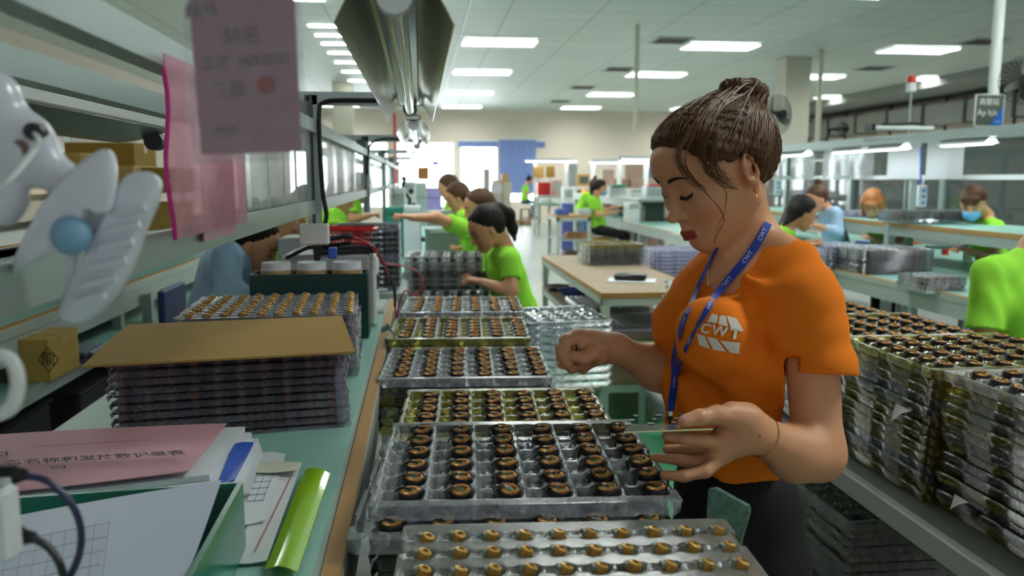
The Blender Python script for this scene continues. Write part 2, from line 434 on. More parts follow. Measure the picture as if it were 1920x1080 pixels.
# columns, beam, ceiling strip
def column(x, y, w_, name, z1=ZC): return struct(name, MB().box((x, y, z1 / 2), (w_, w_, z1), bev=0.01), M_cream)
column(6.93, 15.1, 0.48, 'trim_1'); column(-1.75, 20.0, 0.45, 'trim_2'); column(-2.1, 10.6, 0.42, 'trim_3')
struct('trim_4', MB().box((0.66, 15, ZC - 0.012), (0.03, 25, 0.02)), M_white)
struct('trim_5', MB().box((7.2, 15.1, 1.8), (0.05, 0.05, 3.55)), M_greym)
def pipe(x, y, z0, r, lab, m=M_cream):
    o = MB().cyl((x, y, z0), (x, y, ZC), r).build('ceiling_pole', m, smooth=True); tag(o, lab, 'pole')
pipe(oy(1538, 150, 14).x, 14, 1.6, 0.045, 'thin cream pole from the ceiling right of the big column')
pipe(oy(1192, 200, 12).x, 12, 2.1, 0.035, 'thin white pole dropping from the ceiling left of the hair bun')
pipe(oy(1868, 100, 6.88).x, 6.88, 1.83, 0.045, 'near white square ceiling pole above the grey hanging sign', M_white)
o = MB().cyl((oy(737, 200, 26).x, 27.4, 0.0), (oy(737, 200, 26).x, 27.4, 3.5), 0.04).build('fire_pipe', M_red, smooth=True); tag(o, 'thin red vertical pipe on the back wall behind the lamps', 'pipe')

# ceiling lamps
def ceil_lamp(loc, lab, group=None):
    t = thing('ceiling_lamp', lab, 'ceiling lamp', loc, 0, group)
    fr = MB(); W_, D_ = 1.2, 0.6
    for sgn in (-1, 1): fr.box((0, sgn * D_ / 2, 0), (W_, 0.02, 0.03)); fr.box((sgn * W_ / 2, 0, 0), (0.02, D_, 0.03))
    fr.build('lamp_frame', M_white, t)
    lv = MB()
    for i in range(15): lv.box((-W_ / 2 + W_ * (i + 1) / 16, 0, -0.005), (0.004, D_ - 0.02, 0.035))
    for i in range(2): lv.box((0, -D_ / 2 + D_ * (i + 1) / 3, -0.005), (W_ - 0.02, 0.02, 0.04))
    lv.build('louvre', M_louv, t)
    MB().box((0, 0, 0.0), (W_ - 0.03, D_ - 0.03, 0.006)).build('diffuser', M_panel, t)
    return t
L0 = ceil_lamp((1.31, 13.7, ZC - 0.02), 'lit ceiling lamp in the nearest visible row, left end beside the white strip')
rows = [(21.7, [1.31, 5.0, 8.5, 11.3]), (17.5, [1.31, 5.0, 8.5, 11.4]), (13.7, [5.0, 8.5]), (9.6, [1.31, 5.0, -2.4]), (5.4, [1.31, 5.0, 8.5, -2.4]), (25.8, [1.31, 5.0, 8.5, -2.4]), (1.2, [2.4, 5.4])]  # the row next to the back wall is added to brighten that wall
rn = {21.7: 'in the farthest lit row', 17.5: 'in the middle lit row', 13.7: 'in the nearest visible row', 9.6: 'ahead overhead', 5.4: 'overhead', 1.2: 'above the camera', 25.8: 'added to light up the back wall'}
pn = {1.31: 'left end beside the white strip', 5.0: 'second from the left', 8.5: 'third from the left', 11.3: 'right end', 11.4: 'right end', -2.4: 'over the left benches', 2.4: 'above the tray rack', 5.4: 'above the right aisle', -3.2: 'over the left wall'}
for y, xs_ in rows:
    for x in xs_: copy_tree(L0, None, (x, y, ZC - 0.02), label='lit ceiling lamp %s, %s' % (rn[y], pn[x]))
# ceiling air vents (thin dark slots)
for i, (px, py, lb) in enumerate([(1258, 76, 'left of the second near lamp'), (1160, 130, 'between two middle-row lamps'), (1092, 164, 'over the far benches'), (1640, 128, 'right of the cream column'), (1750, 158, 'near the red beacon'), (1608, 183, 'close to the right wall'), (1050, 190, 'farthest left, near the back wall'), (1842, 78, 'beside the far right lamp')]):
    p = oz(px, py, ZC - 0.01)
    o = thing('ceiling_vent', 'dark ceiling air vent slot ' + lb, 'air vent', (p.x, p.y, ZC - 0.012))
    MB().box((0, 0, 0), (0.6, 0.6, 0.012)).build('vent_frame', M_greym, o)
    v = MB()
    for k in range(5): v.box((0, -0.2 + k * 0.1, -0.008), (0.5, 0.05, 0.012))
    v.build('vent_slots', M_black, o)
# air duct along the right wall with hangers and brackets
t = thing('air_duct', 'long grey air duct with flanges along the right wall', 'air duct', (XR - 0.5, 14, 2.95))
MB().box((0, 0, 0), (0.6, 25, 0.5), bev=0.01).build('duct_body', mat('galvanised', 'a6aaa6', rough=0.5, metal=0.3), t)
for k in range(16): MB().box((0, -12 + k * 1.6, 0), (0.66, 0.09, 0.56)).build('duct_flange', mat('duct_flange', '5b5a55', rough=0.6), t)
for k in range(11): MB().box((0.1, -11.5 + k * 2.4, -0.2), (0.05, 0.05, 1.5)).build('duct_bracket', mat('duct_flange', '5b5a55'), t)
struct('trim_6', MB().box((XR - 1.0, 14, 3.5), (2.0, 27, 0.2)), mat('dark_soffit', '8f938d', rough=0.8))

# fans on the column and the wall
def fan(loc, rz, R, lab, tilt=0):
    t = thing('wall_fan', lab, 'fan', loc, rz); t.rotation_euler.x = tilt
    cg = MB()
    for k in range(7): r = R * (0.25 + 0.75 * k / 6); z = 0.07 * (1 - (k / 6) ** 2); cg.tube([(r * math.cos(a), -z, r * math.sin(a)) for a in np.linspace(0, 2 * PI, 28, endpoint=False)], 0.0025, 4, True)
    for k in range(28): a = 2 * PI * k / 28; cg.tube([(R * q * math.cos(a), -0.07 * (1 - q * q), R * q * math.sin(a)) for q in (0.2, 0.6, 1)], 0.0022, 4); cg.tube([(R * q * math.cos(a), 0.09 * (1 - q * q), R * q * math.sin(a)) for q in (0.2, 0.6, 1)], 0.0022, 4)
    cg.build('fan_cage', M_black, t)
    bl = MB()
    for k in range(3):
        M = Matrix.Rotation(2 * PI * k / 3, 4, 'Y'); g = []
        for i in range(5): q = 0.12 + 0.75 * i / 4; wd = 0.35 * R * math.sin(PI * (0.25 + 0.6 * i / 4)); g.append([tuple(M @ Vector((-wd / 2 + wd * j / 3, 0.02 * (j - 1.5), R * q))) for j in range(4)])
        bl.sheet(g, 0.003)
    bl.build('fan_blade', mat('fan_blade_grey', '8f9690', rough=0.4), t, smooth=True)
    MB().cyl((0, -0.09, 0), (0, 0.22, 0), R * 0.22, R * 0.18, 16).build('fan_motor', M_black, t, smooth=True)
    MB().tube([(0, 0.18, 0), (0, 0.2, -R * 0.6), (0.1, 0.22, -R * 0.8), (0.14, 0.24, -R * 1.25)], 0.025).build('fan_bracket', M_black, t, smooth=True)
p = oy(1460, 215, 10.5); fan(p, 0.5, 0.26, 'black caged fan mounted in front of the cream column')
p = oy(1922, 150, 6.4); fan(p, -0.6, 0.19, 'black caged fan cut off by the right picture edge')
p = oy(1580, 242, 12.0); fan(p, 1.0, 0.12, 'small dark fan behind the long lamp frame')

# beacon, sign, lamp frame on the right
p = oy(1709, 158, 7.2)
t = thing('warning_beacon', 'red warning beacon on a thin pole above the right benches', 'warning light', (p.x, p.y, 0))
zt = p.z
MB().cyl((0, 0, 0), (0, 0, zt - 0.06), 0.01).build('pole', M_greym, t, smooth=True)
MB().lathe([(0.035, zt - 0.07), (0.045, zt - 0.06), (0.045, zt + 0.01), (0.03, zt + 0.012)]).build('beacon_base', M_white, t, smooth=True)
MB().lathe([(0.04, zt + 0.01), (0.04, zt + 0.05), (0.03, zt + 0.075), (0.0, zt + 0.085)]).build('beacon_dome', M_red, t, smooth=True)

p0 = oy(1826, 236, 6.8); p1_ = oy(1883, 178, 6.8)
sw, sh = p1_.x - p0.x, p1_.z - p0.z
t = thing('hanging_sign', 'grey and blue sign reading Ap luc in white with Chinese characters above', 'sign', ((p0.x + p1_.x) / 2, 6.8, p0.z))
MB().box((0, 0, sh / 2), (sw, 0.012, sh)).build('sign_board', mat('sign_grey', '565d55', rough=0.5), t)
MB().box((oy(1868, 100, 6.88).x - (p0.x + p1_.x) / 2, .025, sh * .6), (.05, .05, .03)).build('sign_bracket', M_greym, t)
MB().add([(sw / 2 - 0.004, -0.008, 0.004), (sw / 2 - 0.004, -0.008, sh * 0.6), (sw / 2 - sw * 0.48, -0.008, 0.004)], [(0, 1, 2)]).build('blue_corner', mat('sign_blue', '1874e0', rough=0.5), t)
fm = MB()
for sg in (-1, 1): fm.box((sg * sw / 2, 0, sh / 2), (0.006, 0.016, sh)); fm.box((0, 0, sh / 2 + sg * sh / 2), (sw, 0.016, 0.006))
fm.build('sign_frame', M_white, t)
RX = Matrix.Rotation(PI / 2, 4, 'X')
for s_, zz, sz, dx in (('\u9ad8\u58d3\u7ad9', 0.76, 0.062, -0.01), ('\u00c1p l\u1ef1c', 0.42, 0.070, -0.02), ('CWT', 0.13, 0.026, 0.075)):
    vs, fs = text_mesh(s_, sz); MB().add(vs, fs, Matrix.Translation((dx, -0.0095, sh * zz)) @ RX).build('sign_lettering', M_white, t)

# long aluminium lamp frame above the right benches (goes toward the far end)
def rail(mb, a, b, s1=0.04, s2=0.04):
    a = Vector(a); b = Vector(b); d = b - a; L_ = d.length; ax = max(range(3), key=lambda i: abs(d[i]))
    q = d.to_track_quat('Y', 'Z').to_matrix().to_4x4()
    mb.box((0, 0, 0), (s1, L_, s2), Matrix.Identity(4)) if False else mb.add(*_bx(s1, L_, s2), Matrix.Translation((a + b) / 2) @ q)
def _bx(x, y, z):
    x /= 2; y /= 2; z /= 2
    return [(sx * x, sy * y, sz * z) for sz in (-1, 1) for sy in (-1, 1) for sx in (-1, 1)], [(0, 2, 3, 1), (4, 5, 7, 6), (0, 1, 5, 4), (2, 6, 7, 3), (0, 4, 6, 2), (1, 3, 7, 5)]
XF = 4.0
t = thing('lamp_rack', 'long aluminium frame carrying lamps above the right-hand benches', 'frame', (XF, 3.0, 0))
m_ = MB(); rail(m_, (0, -1, 1.73), (0, 9.5, 1.73), 0.05, 0.07); m_.build('top_rail', M_alu, t)
m_ = MB(); rail(m_, (0, -1, 1.41), (0, 9.5, 1.41), 0.04, 0.035); m_.build('middle_rail', M_white, t)
m_ = MB(); rail(m_, (-0.35, -1, 1.68), (-0.35, 9.5, 1.68), 0.12, 0.03); m_.build('lamp_shade', M_alu, t)
for k, yy in enumerate((0.2, 3.4, 6.6, 9.3)): MB().box((0, yy, 0.87), (0.045, 0.045, 1.70)).build('post', M_alu, t)
for k, yy in enumerate((0.2, 3.4, 6.6, 9.3)): m_ = MB(); rail(m_, (-0.45, yy, 1.71), (0, yy, 1.71), 0.03, 0.03); m_.build('cross_rail', M_alu, t)
def lit_lamp(loc, L_, rz, lab, w_=0.12, group=None):
    t = thing('bench_lamp', lab, 'lamp', loc, rz, group)
    pr = [(-w_ / 2, 0), (-w_ * 0.2, 0.035), (w_ * 0.2, 0.035), (w_ / 2, 0), (w_ / 2 - 0.006, 0), (w_ * 0.17, 0.03), (-w_ * 0.17, 0.03), (-w_ / 2 + 0.006, 0)]
    MB().prism(pr, -L_ / 2, L_ / 2, Matrix.Rotation(PI / 2, 4, 'X')).build('lamp_shade', M_white, t)
    tb = MB()
    for sg in (-1, 1): tb.cyl((sg * w_ * 0.2, -L_ / 2 + .02, 0.008), (sg * w_ * 0.2, L_ / 2 - .02, 0.008), 0.013, n=8)
    tb.build('tube', M_tube, t)
    return t
for px, y, L_, lb in ((1812, 6.3, .5, 'bright lamp hanging under the frame near the grey sign'), (1490, 11, .6, 'bright lamp at the far left end of the right frame'), (1600, 9.2, .6, 'bright lamp behind the seated bun-haired worker'), (1658, 7.9, .6, 'bright lamp under the frame above the auburn-haired worker')):
    q = ox(px, 270, XF - .35); o = lit_lamp((XF - .35, q.y, 1.625), L_, 0, lb); [MB().box((0, sg * .18, .035), (.015, .015, .03)).build('hanger', M_greym, o) for sg in (-1, 1)]
M_tpaper = bpy.data.materials.new('backlit_paper'); M_tpaper.use_nodes = True; _n = M_tpaper.node_tree
_tl = _n.nodes.new('ShaderNodeBsdfTranslucent'); _tl.inputs[0].default_value = (.95, .97, 1, 1); _mx = _n.nodes.new('ShaderNodeMixShader'); _mx.inputs[0].default_value = .5; _n.nodes['Principled BSDF'].inputs['Base Color'].default_value = (.93, .95, .97, 1)
_no = _n.nodes.new('ShaderNodeTexNoise'); _no.inputs['Scale'].default_value = 20; _bp = _n.nodes.new('ShaderNodeBump'); _bp.inputs['Strength'].default_value = .1; _n.links.new(_no.outputs['Fac'], _bp.inputs['Height']); _n.links.new(_bp.outputs[0], _n.nodes['Principled BSDF'].inputs['Normal'])
_n.links.new(_n.nodes['Principled BSDF'].outputs[0], _mx.inputs[1]); _n.links.new(_tl.outputs[0], _mx.inputs[2]); _n.links.new(_mx.outputs[0], _n.nodes['Material Output'].inputs[0])
# papers in plastic sleeves hanging on the right frame
for px0, px1, lb, wv in ((1485, 1528, 'farthest pale sheet hanging from the right frame', 0), (1546, 1589, 'greyish sheet hanging second from the far end', 0), (1592, 1640, 'pale sheet hanging in the middle of the frame', 0), (1668, 1727, 'white paper sheet left of the dark window post', 1), (1741, 1808, 'large bright white sheet hanging above the masked worker', 1)):
    a = ox(px0, 300, XF - 0.03); b = ox(px1, 300, XF - 0.03)
    ya, yb = a.y, b.y
    o = thing('hanging_sheet', lb, 'paper', (XF - 0.045, (ya + yb) / 2, 1.70))
    n = 6; g = [[(0.01 * math.sin(j * 1.3), (ya - yb) / 2 + (yb - ya) * j / n, -0.30 * r / 3) for j in range(n + 1)] for r in range(4)]
    MB().sheet(g, 0.002).build('sheet', M_tpaper if wv else M_sheet, o, smooth=True)
    m_ = MB(); [m_.box((0, q * (yb - ya) * 0.35, 0.01), (0.012, 0.02, 0.03)) for q in (-1, 1)]; m_.build('clip', M_alud, o)

# glass partition along the right
XP = 5.6
pt = MB(); y0, y1 = 4.5, 20
for z in (0.9, 1.82): pt.box((XP, (y0 + y1) / 2, z), (0.06, y1 - y0, 0.06))
yy = y0
for k in range(9): pt.box((XP, y0 + k * (y1 - y0) / 8, 1.36), (0.07, 0.09, 0.95))
struct('window_6', pt, M_alu)
struct('wall_partition', MB().box((XP, (y0 + y1) / 2, 0.44), (0.08, y1 - y0, 0.88)), mat('partition_panel', '9aa5a2', rough=0.5))
pane = MB().box((XP, (y0 + y1) / 2, 1.36), (0.008, y1 - y0, 0.86)).build('window_pane', clear('partition_glass', (0.72, 0.78, 0.79), haze=0.22, rough=0.03, ior=1.6, hazecol=(0.62, 0.70, 0.70)), bpy.data.objects['window_6'])
dr = MB()
for yy in (6.4, 10.2, 14.1, 17.9): dr.box((XP - 0.02, yy, 1.36), (0.05, 0.05, 0.9))
dr.build('window_mullion', M_alud, bpy.data.objects['window_6'])
# machines seen behind the partition
for x, y, sx_, sy_, sz_, c_, lb in ((7.4, 6.6, 1.1, 1.2, 1.45, '6f8e96', 'blue-grey machine cabinet behind the partition glass, nearest'), (7.6, 9.6, 1.2, 1.6, 1.3, '94a29a', 'pale machine cabinet behind the partition glass, middle'), (7.6, 13.2, 1.2, 1.6, 1.5, '6f7b78', 'dark machine cabinet behind the partition glass, farthest')):
    t = thing('machine_cabinet', lb, 'machine', (x, y, 0)); c = mat('machine_' + c_, c_, rough=0.4)
    MB().box((0, 0, sz_ / 2), (sx_, sy_, sz_), bev=0.03).build('machine_body', c, t)
    MB().box((-sx_ / 2 - 0.01, 0, sz_ * 0.75), (0.02, sy_ * 0.6, sz_ * 0.25), bev=0.005).build('control_panel', M_black, t)
    MB().box((-sx_ / 2 - 0.01, 0, sz_ * 0.3), (0.02, sy_ * 0.7, sz_ * 0.45), bev=0.005).build('machine_door', M_greym, t)

# ================================================================ clear trays and coils
M_tray = clear('clear_tray_plastic', (0.90, 0.92, 0.95), haze=0.23, rough=0.16, ior=1.5, hazecol=(0.82, 0.86, 0.97), bump=0.15, bscale=60)
M_olive = clear('olive_tray_plastic', (0.80, 0.77, 0.33), haze=0.18, rough=0.16, ior=1.5, hazecol=(0.60, 0.56, 0.14), bump=0.15, bscale=60)
M_dull = clear('cloudy_tray_plastic', (0.86, 0.87, 0.84), haze=0.24, rough=0.22, ior=1.5, hazecol=(0.62, 0.64, 0.62), bump=0.2, bscale=50)
M_lilac = clear('lilac_tray_plastic', (0.82, 0.82, 0.94), haze=0.30, rough=0.25, ior=1.5, hazecol=(0.62, 0.62, 0.88))
M_core = mat('black_coil_sleeve', '0d0c0d', rough=0.35)
M_copper = mat('copper_winding', 'f4b468', rough=0.4, metal=0.25, scale=420, col2='96602c')
M_inner = mat('coil_core_green', '6f7a2c', rough=0.5, var=0.3, scale=200)
M_lead = mat('tinned_lead', 'a9b0b6', rough=0.3, metal=0.8)

def sstep(x, a, b): t = np.clip((x - a) / (b - a), 0, 1); return t * t * (3 - 2 * t)
def tray_h(X, Y, W_, D_, nc, nr, cp, rp, depth, small):
    """height of the moulded sheet over the tray's own plane, rim at 0"""
    u = X + nc * cp / 2; v = Y + nr * rp / 2
    inside = (u > 0) & (u < nc * cp) & (v > 0) & (v < nr * rp)
    cu = np.mod(u, cp); cv = np.mod(v, rp)
    if small:
        du = np.abs(cu - cp * 0.62); dv = np.abs(cv - rp / 2)
        cup = 1 - sstep(np.sqrt((du / 0.0125) ** 2 + (dv / 0.0125) ** 2), 0.8, 1.05)
        slot = (1 - sstep(np.abs(cu - cp * 0.25), 0.008, 0.011)) * (1 - sstep(dv, 0.004, 0.007))
        h = -depth * np.maximum(cup, 0.65 * slot)
    else:
        edge = sstep(np.minimum(cu, cp - cu), 0.002, 0.006) * sstep(v, 0.002, 0.008) * sstep(nr * rp - v, 0.002, 0.008)
        pc = cp * 0.70
        cup = 1 - sstep(np.sqrt(((cu - pc) / 0.020) ** 2 + ((cv - rp / 2) / 0.026) ** 2), 0.82, 1.02)
        wav = 0.5 + 0.5 * np.cos(2 * PI * cv / rp)         # high between rows
        fing = (1 - sstep(cu, cp * 0.40, cp * 0.47)) * (0.35 + 0.35 * (1 - wav)) + sstep(cu, cp * 0.40, cp * 0.47) * 0.12
        step = 0.25 * ((np.mod(cu / cp * 3.0, 1) < 0.5) & (cu < cp * 0.42))
        h = -depth * np.maximum(edge * np.clip(fing + step * (1 - wav), 0, 1), cup)
    h = np.where(inside, h, 0)
    ed = np.minimum(W_ / 2 - np.abs(X), D_ / 2 - np.abs(Y))
    h = h - depth * 0.90 * (1 - sstep(ed, 0.001, 0.0034)) 
    return h
def tray_mesh(name, W_, D_, nc, nr, cp, rp, depth, res, m, small=False, rad=0.02):
    nx, ny = int(W_ / res) + 1, int(D_ / res) + 1
    def axis(S, n):
        e = np.array([0, 0.0012, 0.0032, 0.005, 0.008]); mid = np.linspace(-S / 2 + 0.010, S / 2 - 0.010, n)
        return np.concatenate([-S / 2 + e, mid, (S / 2 - e)[::-1]])
    xs_ = axis(W_, nx); ys_ = axis(D_, ny); nx, ny = len(xs_), len(ys_)
    X, Y = np.meshgrid(xs_, ys_)
    Z = tray_h(X, Y, W_, D_, nc, nr, cp, rp, depth, small)
    # rounded corners and stepped long edge
    dx = np.maximum(np.abs(X) - (W_ / 2 - rad), 0); dy = np.maximum(np.abs(Y) - (D_ / 2 - rad), 0); rr = np.sqrt(dx * dx + dy * dy)
    k = np.where(rr > rad, rad / np.maximum(rr, 1e-9), 1)
    X = np.where(rr > rad, np.sign(X) * (W_ / 2 - rad + dx * k), X); Y = np.where(rr > rad, np.sign(Y) * (D_ / 2 - rad + dy * k), Y)
    notch = 0.005 * (np.abs(np.mod(ys_ / D_ * 3 + 0.5, 1) - 0.5) < 0.13)
    X = X - np.sign(X) * np.where(np.abs(X) > W_ / 2 - 0.008, notch[:, None], 0)
    ed_ = np.minimum(W_ / 2 - np.abs(X), D_ / 2 - np.abs(Y)); sh_ = np.where(ed_ < .006, .0045 * np.clip(-Z / depth, 0, 1), 0)
    X = X - np.sign(X) * sh_ * (W_ / 2 - np.abs(X) < .012); Y = Y - np.sign(Y) * sh_ * (D_ / 2 - np.abs(Y) < .012)
    me = bpy.data.meshes.new(name)
    V = np.stack([X, Y, Z], -1).reshape(-1, 3); I = np.arange(nx * ny).reshape(ny, nx)
    Q = np.stack([I[:-1, :-1], I[:-1, 1:], I[1:, 1:], I[1:, :-1]], -1).reshape(-1, 4)
    me.vertices.add(len(V)); me.vertices.foreach_set('co', V.astype(np.float32).ravel())
    me.loops.add(Q.size); me.loops.foreach_set('vertex_index', Q.astype(np.int32).ravel())
    me.polygons.add(len(Q)); me.polygons.foreach_set('loop_start', (np.arange(len(Q)) * 4).astype(np.int32))
    me.update(calc_edges=True); me.polygons.foreach_set('use_smooth', [True] * len(Q)); me.materials.append(m)
    return me
TW, TD, CP, RP, TDP = 0.44, 0.40, 0.07, 0.058, 0.023
BIG = {k: tray_mesh('coil_tray', TW, TD, 6, 6, CP, RP, TDP, 0.0036, m) for k, m in (('clear', M_tray), ('olive', M_olive))}
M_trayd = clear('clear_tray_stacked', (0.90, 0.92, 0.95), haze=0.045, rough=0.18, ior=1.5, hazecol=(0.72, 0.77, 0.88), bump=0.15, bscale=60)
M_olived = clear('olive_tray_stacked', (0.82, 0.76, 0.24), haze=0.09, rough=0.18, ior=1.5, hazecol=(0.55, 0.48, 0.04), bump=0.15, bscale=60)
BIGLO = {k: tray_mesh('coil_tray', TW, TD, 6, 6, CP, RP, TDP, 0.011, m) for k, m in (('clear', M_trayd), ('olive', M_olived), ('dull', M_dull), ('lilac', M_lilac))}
SMALL = tray_mesh('small_coil_tray', 0.42, 0.40, 10, 8, 0.04, 0.045, 0.013, 0.0032, M_dull, True)
SMALLLO = tray_mesh('small_coil_tray', 0.45, 0.40, 10, 9, 0.043, 0.042, 0.013, 0.0055, clear('lilac_clear_plastic', (0.90, 0.89, 0.96), haze=0.12, rough=0.18, ior=1.45, hazecol=(0.78, 0.74, 0.92), bump=.2), True)
def put(name, me, loc, rz, label, cat, group=None, parent=None):
    o = bpy.data.objects.new(name, me); COL.objects.link(o); o.location = loc; o.rotation_euler.z = rz
    if parent is not None: o.parent = parent
    return tag(o, label, cat, group)

# big coil: black sleeve, copper winding disc, small leads
def coil_proto(lo=False):
    n = 14 if lo else 22
    b = MB(); b.lathe([(0.0125, -0.022), (0.0175, -0.021), (0.0178, -0.002), (0.0165, 0.0008), (0.0135, -0.001)] + ([(0.0001, -0.0012)] if lo else []), n=n, sy=1.15)
    core = b.build('inductor_coil', M_core, None, smooth=True)
    c = MB(); N = 16 if lo else 30
    prof = [(0.0142, -0.002), (0.0140, 0.0010), (0.0112, 0.0026), (0.0088, 0.0018), (0.0078, -0.001)]
    vs = []; fs = []
    for i in range(N * 2):
        a = PI * i / N; kk = (1.0 if i % 2 == 0 else 0.91) * (.86 if lo else 1); dz = 0 if i % 2 == 0 else -0.0006
        for r, z in prof: vs.append((r * kk * math.cos(a), r * kk * 1.15 * math.sin(a), z + dz))
    P = len(prof)
    gap = 3 if not lo else 0
    for i in range(gap, N * 2 - (0 if not gap else 0)):
        j = (i + 1) % (N * 2)
        for q in range(P - 1): fs.append((i * P + q, j * P + q, j * P + q + 1, i * P + q + 1))
    c.add(vs, fs); cw = c.build('copper_winding', M_copper, core, smooth=True, angle=0.3)
    if not lo:
        i_ = MB(); i_.lathe([(0.0001, -0.0006), (0.0078, -0.0008)], n=14, sy=1.15); i_.build('core_filling', M_inner, core)
        l_ = MB(); l_.tube([(0.002, 0.002, 0.001), (-0.008, 0.001, 0.004), (-0.017, 0.002, 0.001), (-0.024, 0.002, -0.004)], 0.0009, 5)
        l_.tube([(0.004, -0.003, 0.001), (-0.007, -0.004, 0.0045), (-0.016, -0.004, 0.001), (-0.023, -0.005, -0.004)], 0.0009, 5)
        l_.box((-0.004, 0, 0.0032), (0.007, 0.004, 0.002)); l_.build('lead', M_core, core)
    return core
COIL = coil_proto(); COILLO = coil_proto(True)
def small_coil():
    t = MB().lathe([(0.003, -0.007), (0.0078, -0.006), (0.0082, 0.0), (0.0078, 0.005), (0.0035, 0.0062), (0.003, 0.002)], n=14, M=Matrix.Rotation(0.35, 4, 'Y')).build('small_coil', mat('amber_winding', 'c79a4a', rough=0.35, metal=0.3, var=0.25, scale=250), None, smooth=True)
    b = MB().box((-0.0085, 0, 0.003), (0.006, 0.009, 0.007), bev=0.001); b.build('end_cap', mat('cap_greenish', 'b9beb0', rough=0.5, var=0.9, scale=60, col2='24402c'), t)
    l = MB().tube([(-0.010, 0.002, 0.004), (-0.018, 0.003, 0.0)], 0.0008, 5); l.build('lead', M_lead, t)
    return t
SCOIL = small_coil()
used = {'big': False, 'lo': False, 'small': False}
n_coils = [0]
MASS = MB()
def fill(origin, rz, mode, rows_, cols_, label, group, nr=6, nc=6, cp=CP, rp=RP, z=0.003, jit=0.0012, skip=(), tilt=.06):
    proto = {'big': COIL, 'lo': COILLO, 'small': SCOIL}[mode]
    R = Matrix.Rotation(rz, 3, 'Z'); k = 0.62 if mode == 'small' else 0.70
    for r in rows_:
        for c in cols_:
            if (r, c) in skip: continue
            x = -nc * cp / 2 + (c + k) * cp + rnd.uniform(-jit, jit); y = -nr * rp / 2 + (r + 0.5) * rp + rnd.uniform(-jit, jit)
            lab_ = '%s, row %s from front, column %s from left' % (label, NUM[r], NUM[c])
            p = Vector(origin) + R @ Vector((x, y, z + rnd.uniform(-.001, .0005)))
            if not used[mode]:
                used[mode] = True; o = proto; o.location = p; o['label'] = lab_; o['group'] = group
            else: o = copy_tree(proto, None, p, None, lab_, group)
            o['category'] = 'coil'; o.rotation_euler = (rnd.uniform(-.06, .10) + (tilt if mode != 'small' else -.05), rnd.uniform(-.10, .10), rz + rnd.uniform(-.35, .35)); n_coils[0] += 1
def mass(origin, rz, nr=6, nc=6, cp=CP, rp=RP, dz=-0.019, rows_=None, cols_=None):
    """buried coils of the lower trays: only what their tray edges let through"""
    R = Matrix.Rotation(rz, 3, 'Z')
    for r in (rows_ if rows_ is not None else range(nr)):
        for c in (cols_ if cols_ is not None else range(nc)):
            p = Vector(origin) + R @ Vector((-nc * cp / 2 + (c + 0.7) * cp, -nr * rp / 2 + (r + 0.5) * rp, 0))
            MASS.lathe([(0.0150, dz), (0.0165, 0.0), (0.004, 0.0012)], c=p, n=7)

def stack(x, y, ztop, n, pitch, kinds, name, lab_top, grp, rz=0, lo_top=False, jit=0.004, cat='tray', masscols=None, massrows=None, W=1, mass_on=True):
    """trays one by one, top first"""
    pos = []
    for i in range(n):
        k = kinds[i % len(kinds)]
        me = (BIG if (i == 0 and not lo_top) else BIGLO)[k]
        jx, jy, jr = (0, 0, 0) if i == 0 else (rnd.uniform(-jit, jit), rnd.uniform(-jit, jit), rnd.uniform(-.012, .012))
        loc = (x + jx, y + jy, ztop - i * pitch)
        lab = lab_top if i == 0 else 'moulded tray in the stack beneath the %s' % lab_top.split('|')[0]
        o = put(name, me, loc, rz + jr, lab_top if i == 0 else grp, cat, None if i == 0 else grp)
        pos.append((loc, rz + jr))
        if i > 0 and mass_on: mass(loc, rz + jr, rows_=massrows, cols_=masscols)
    return pos

ROT = -math.radians(3.3)
def cxy(xl, xr, y0, y1): return ((xl + xr) / 2, (y0 + y1) / 2)
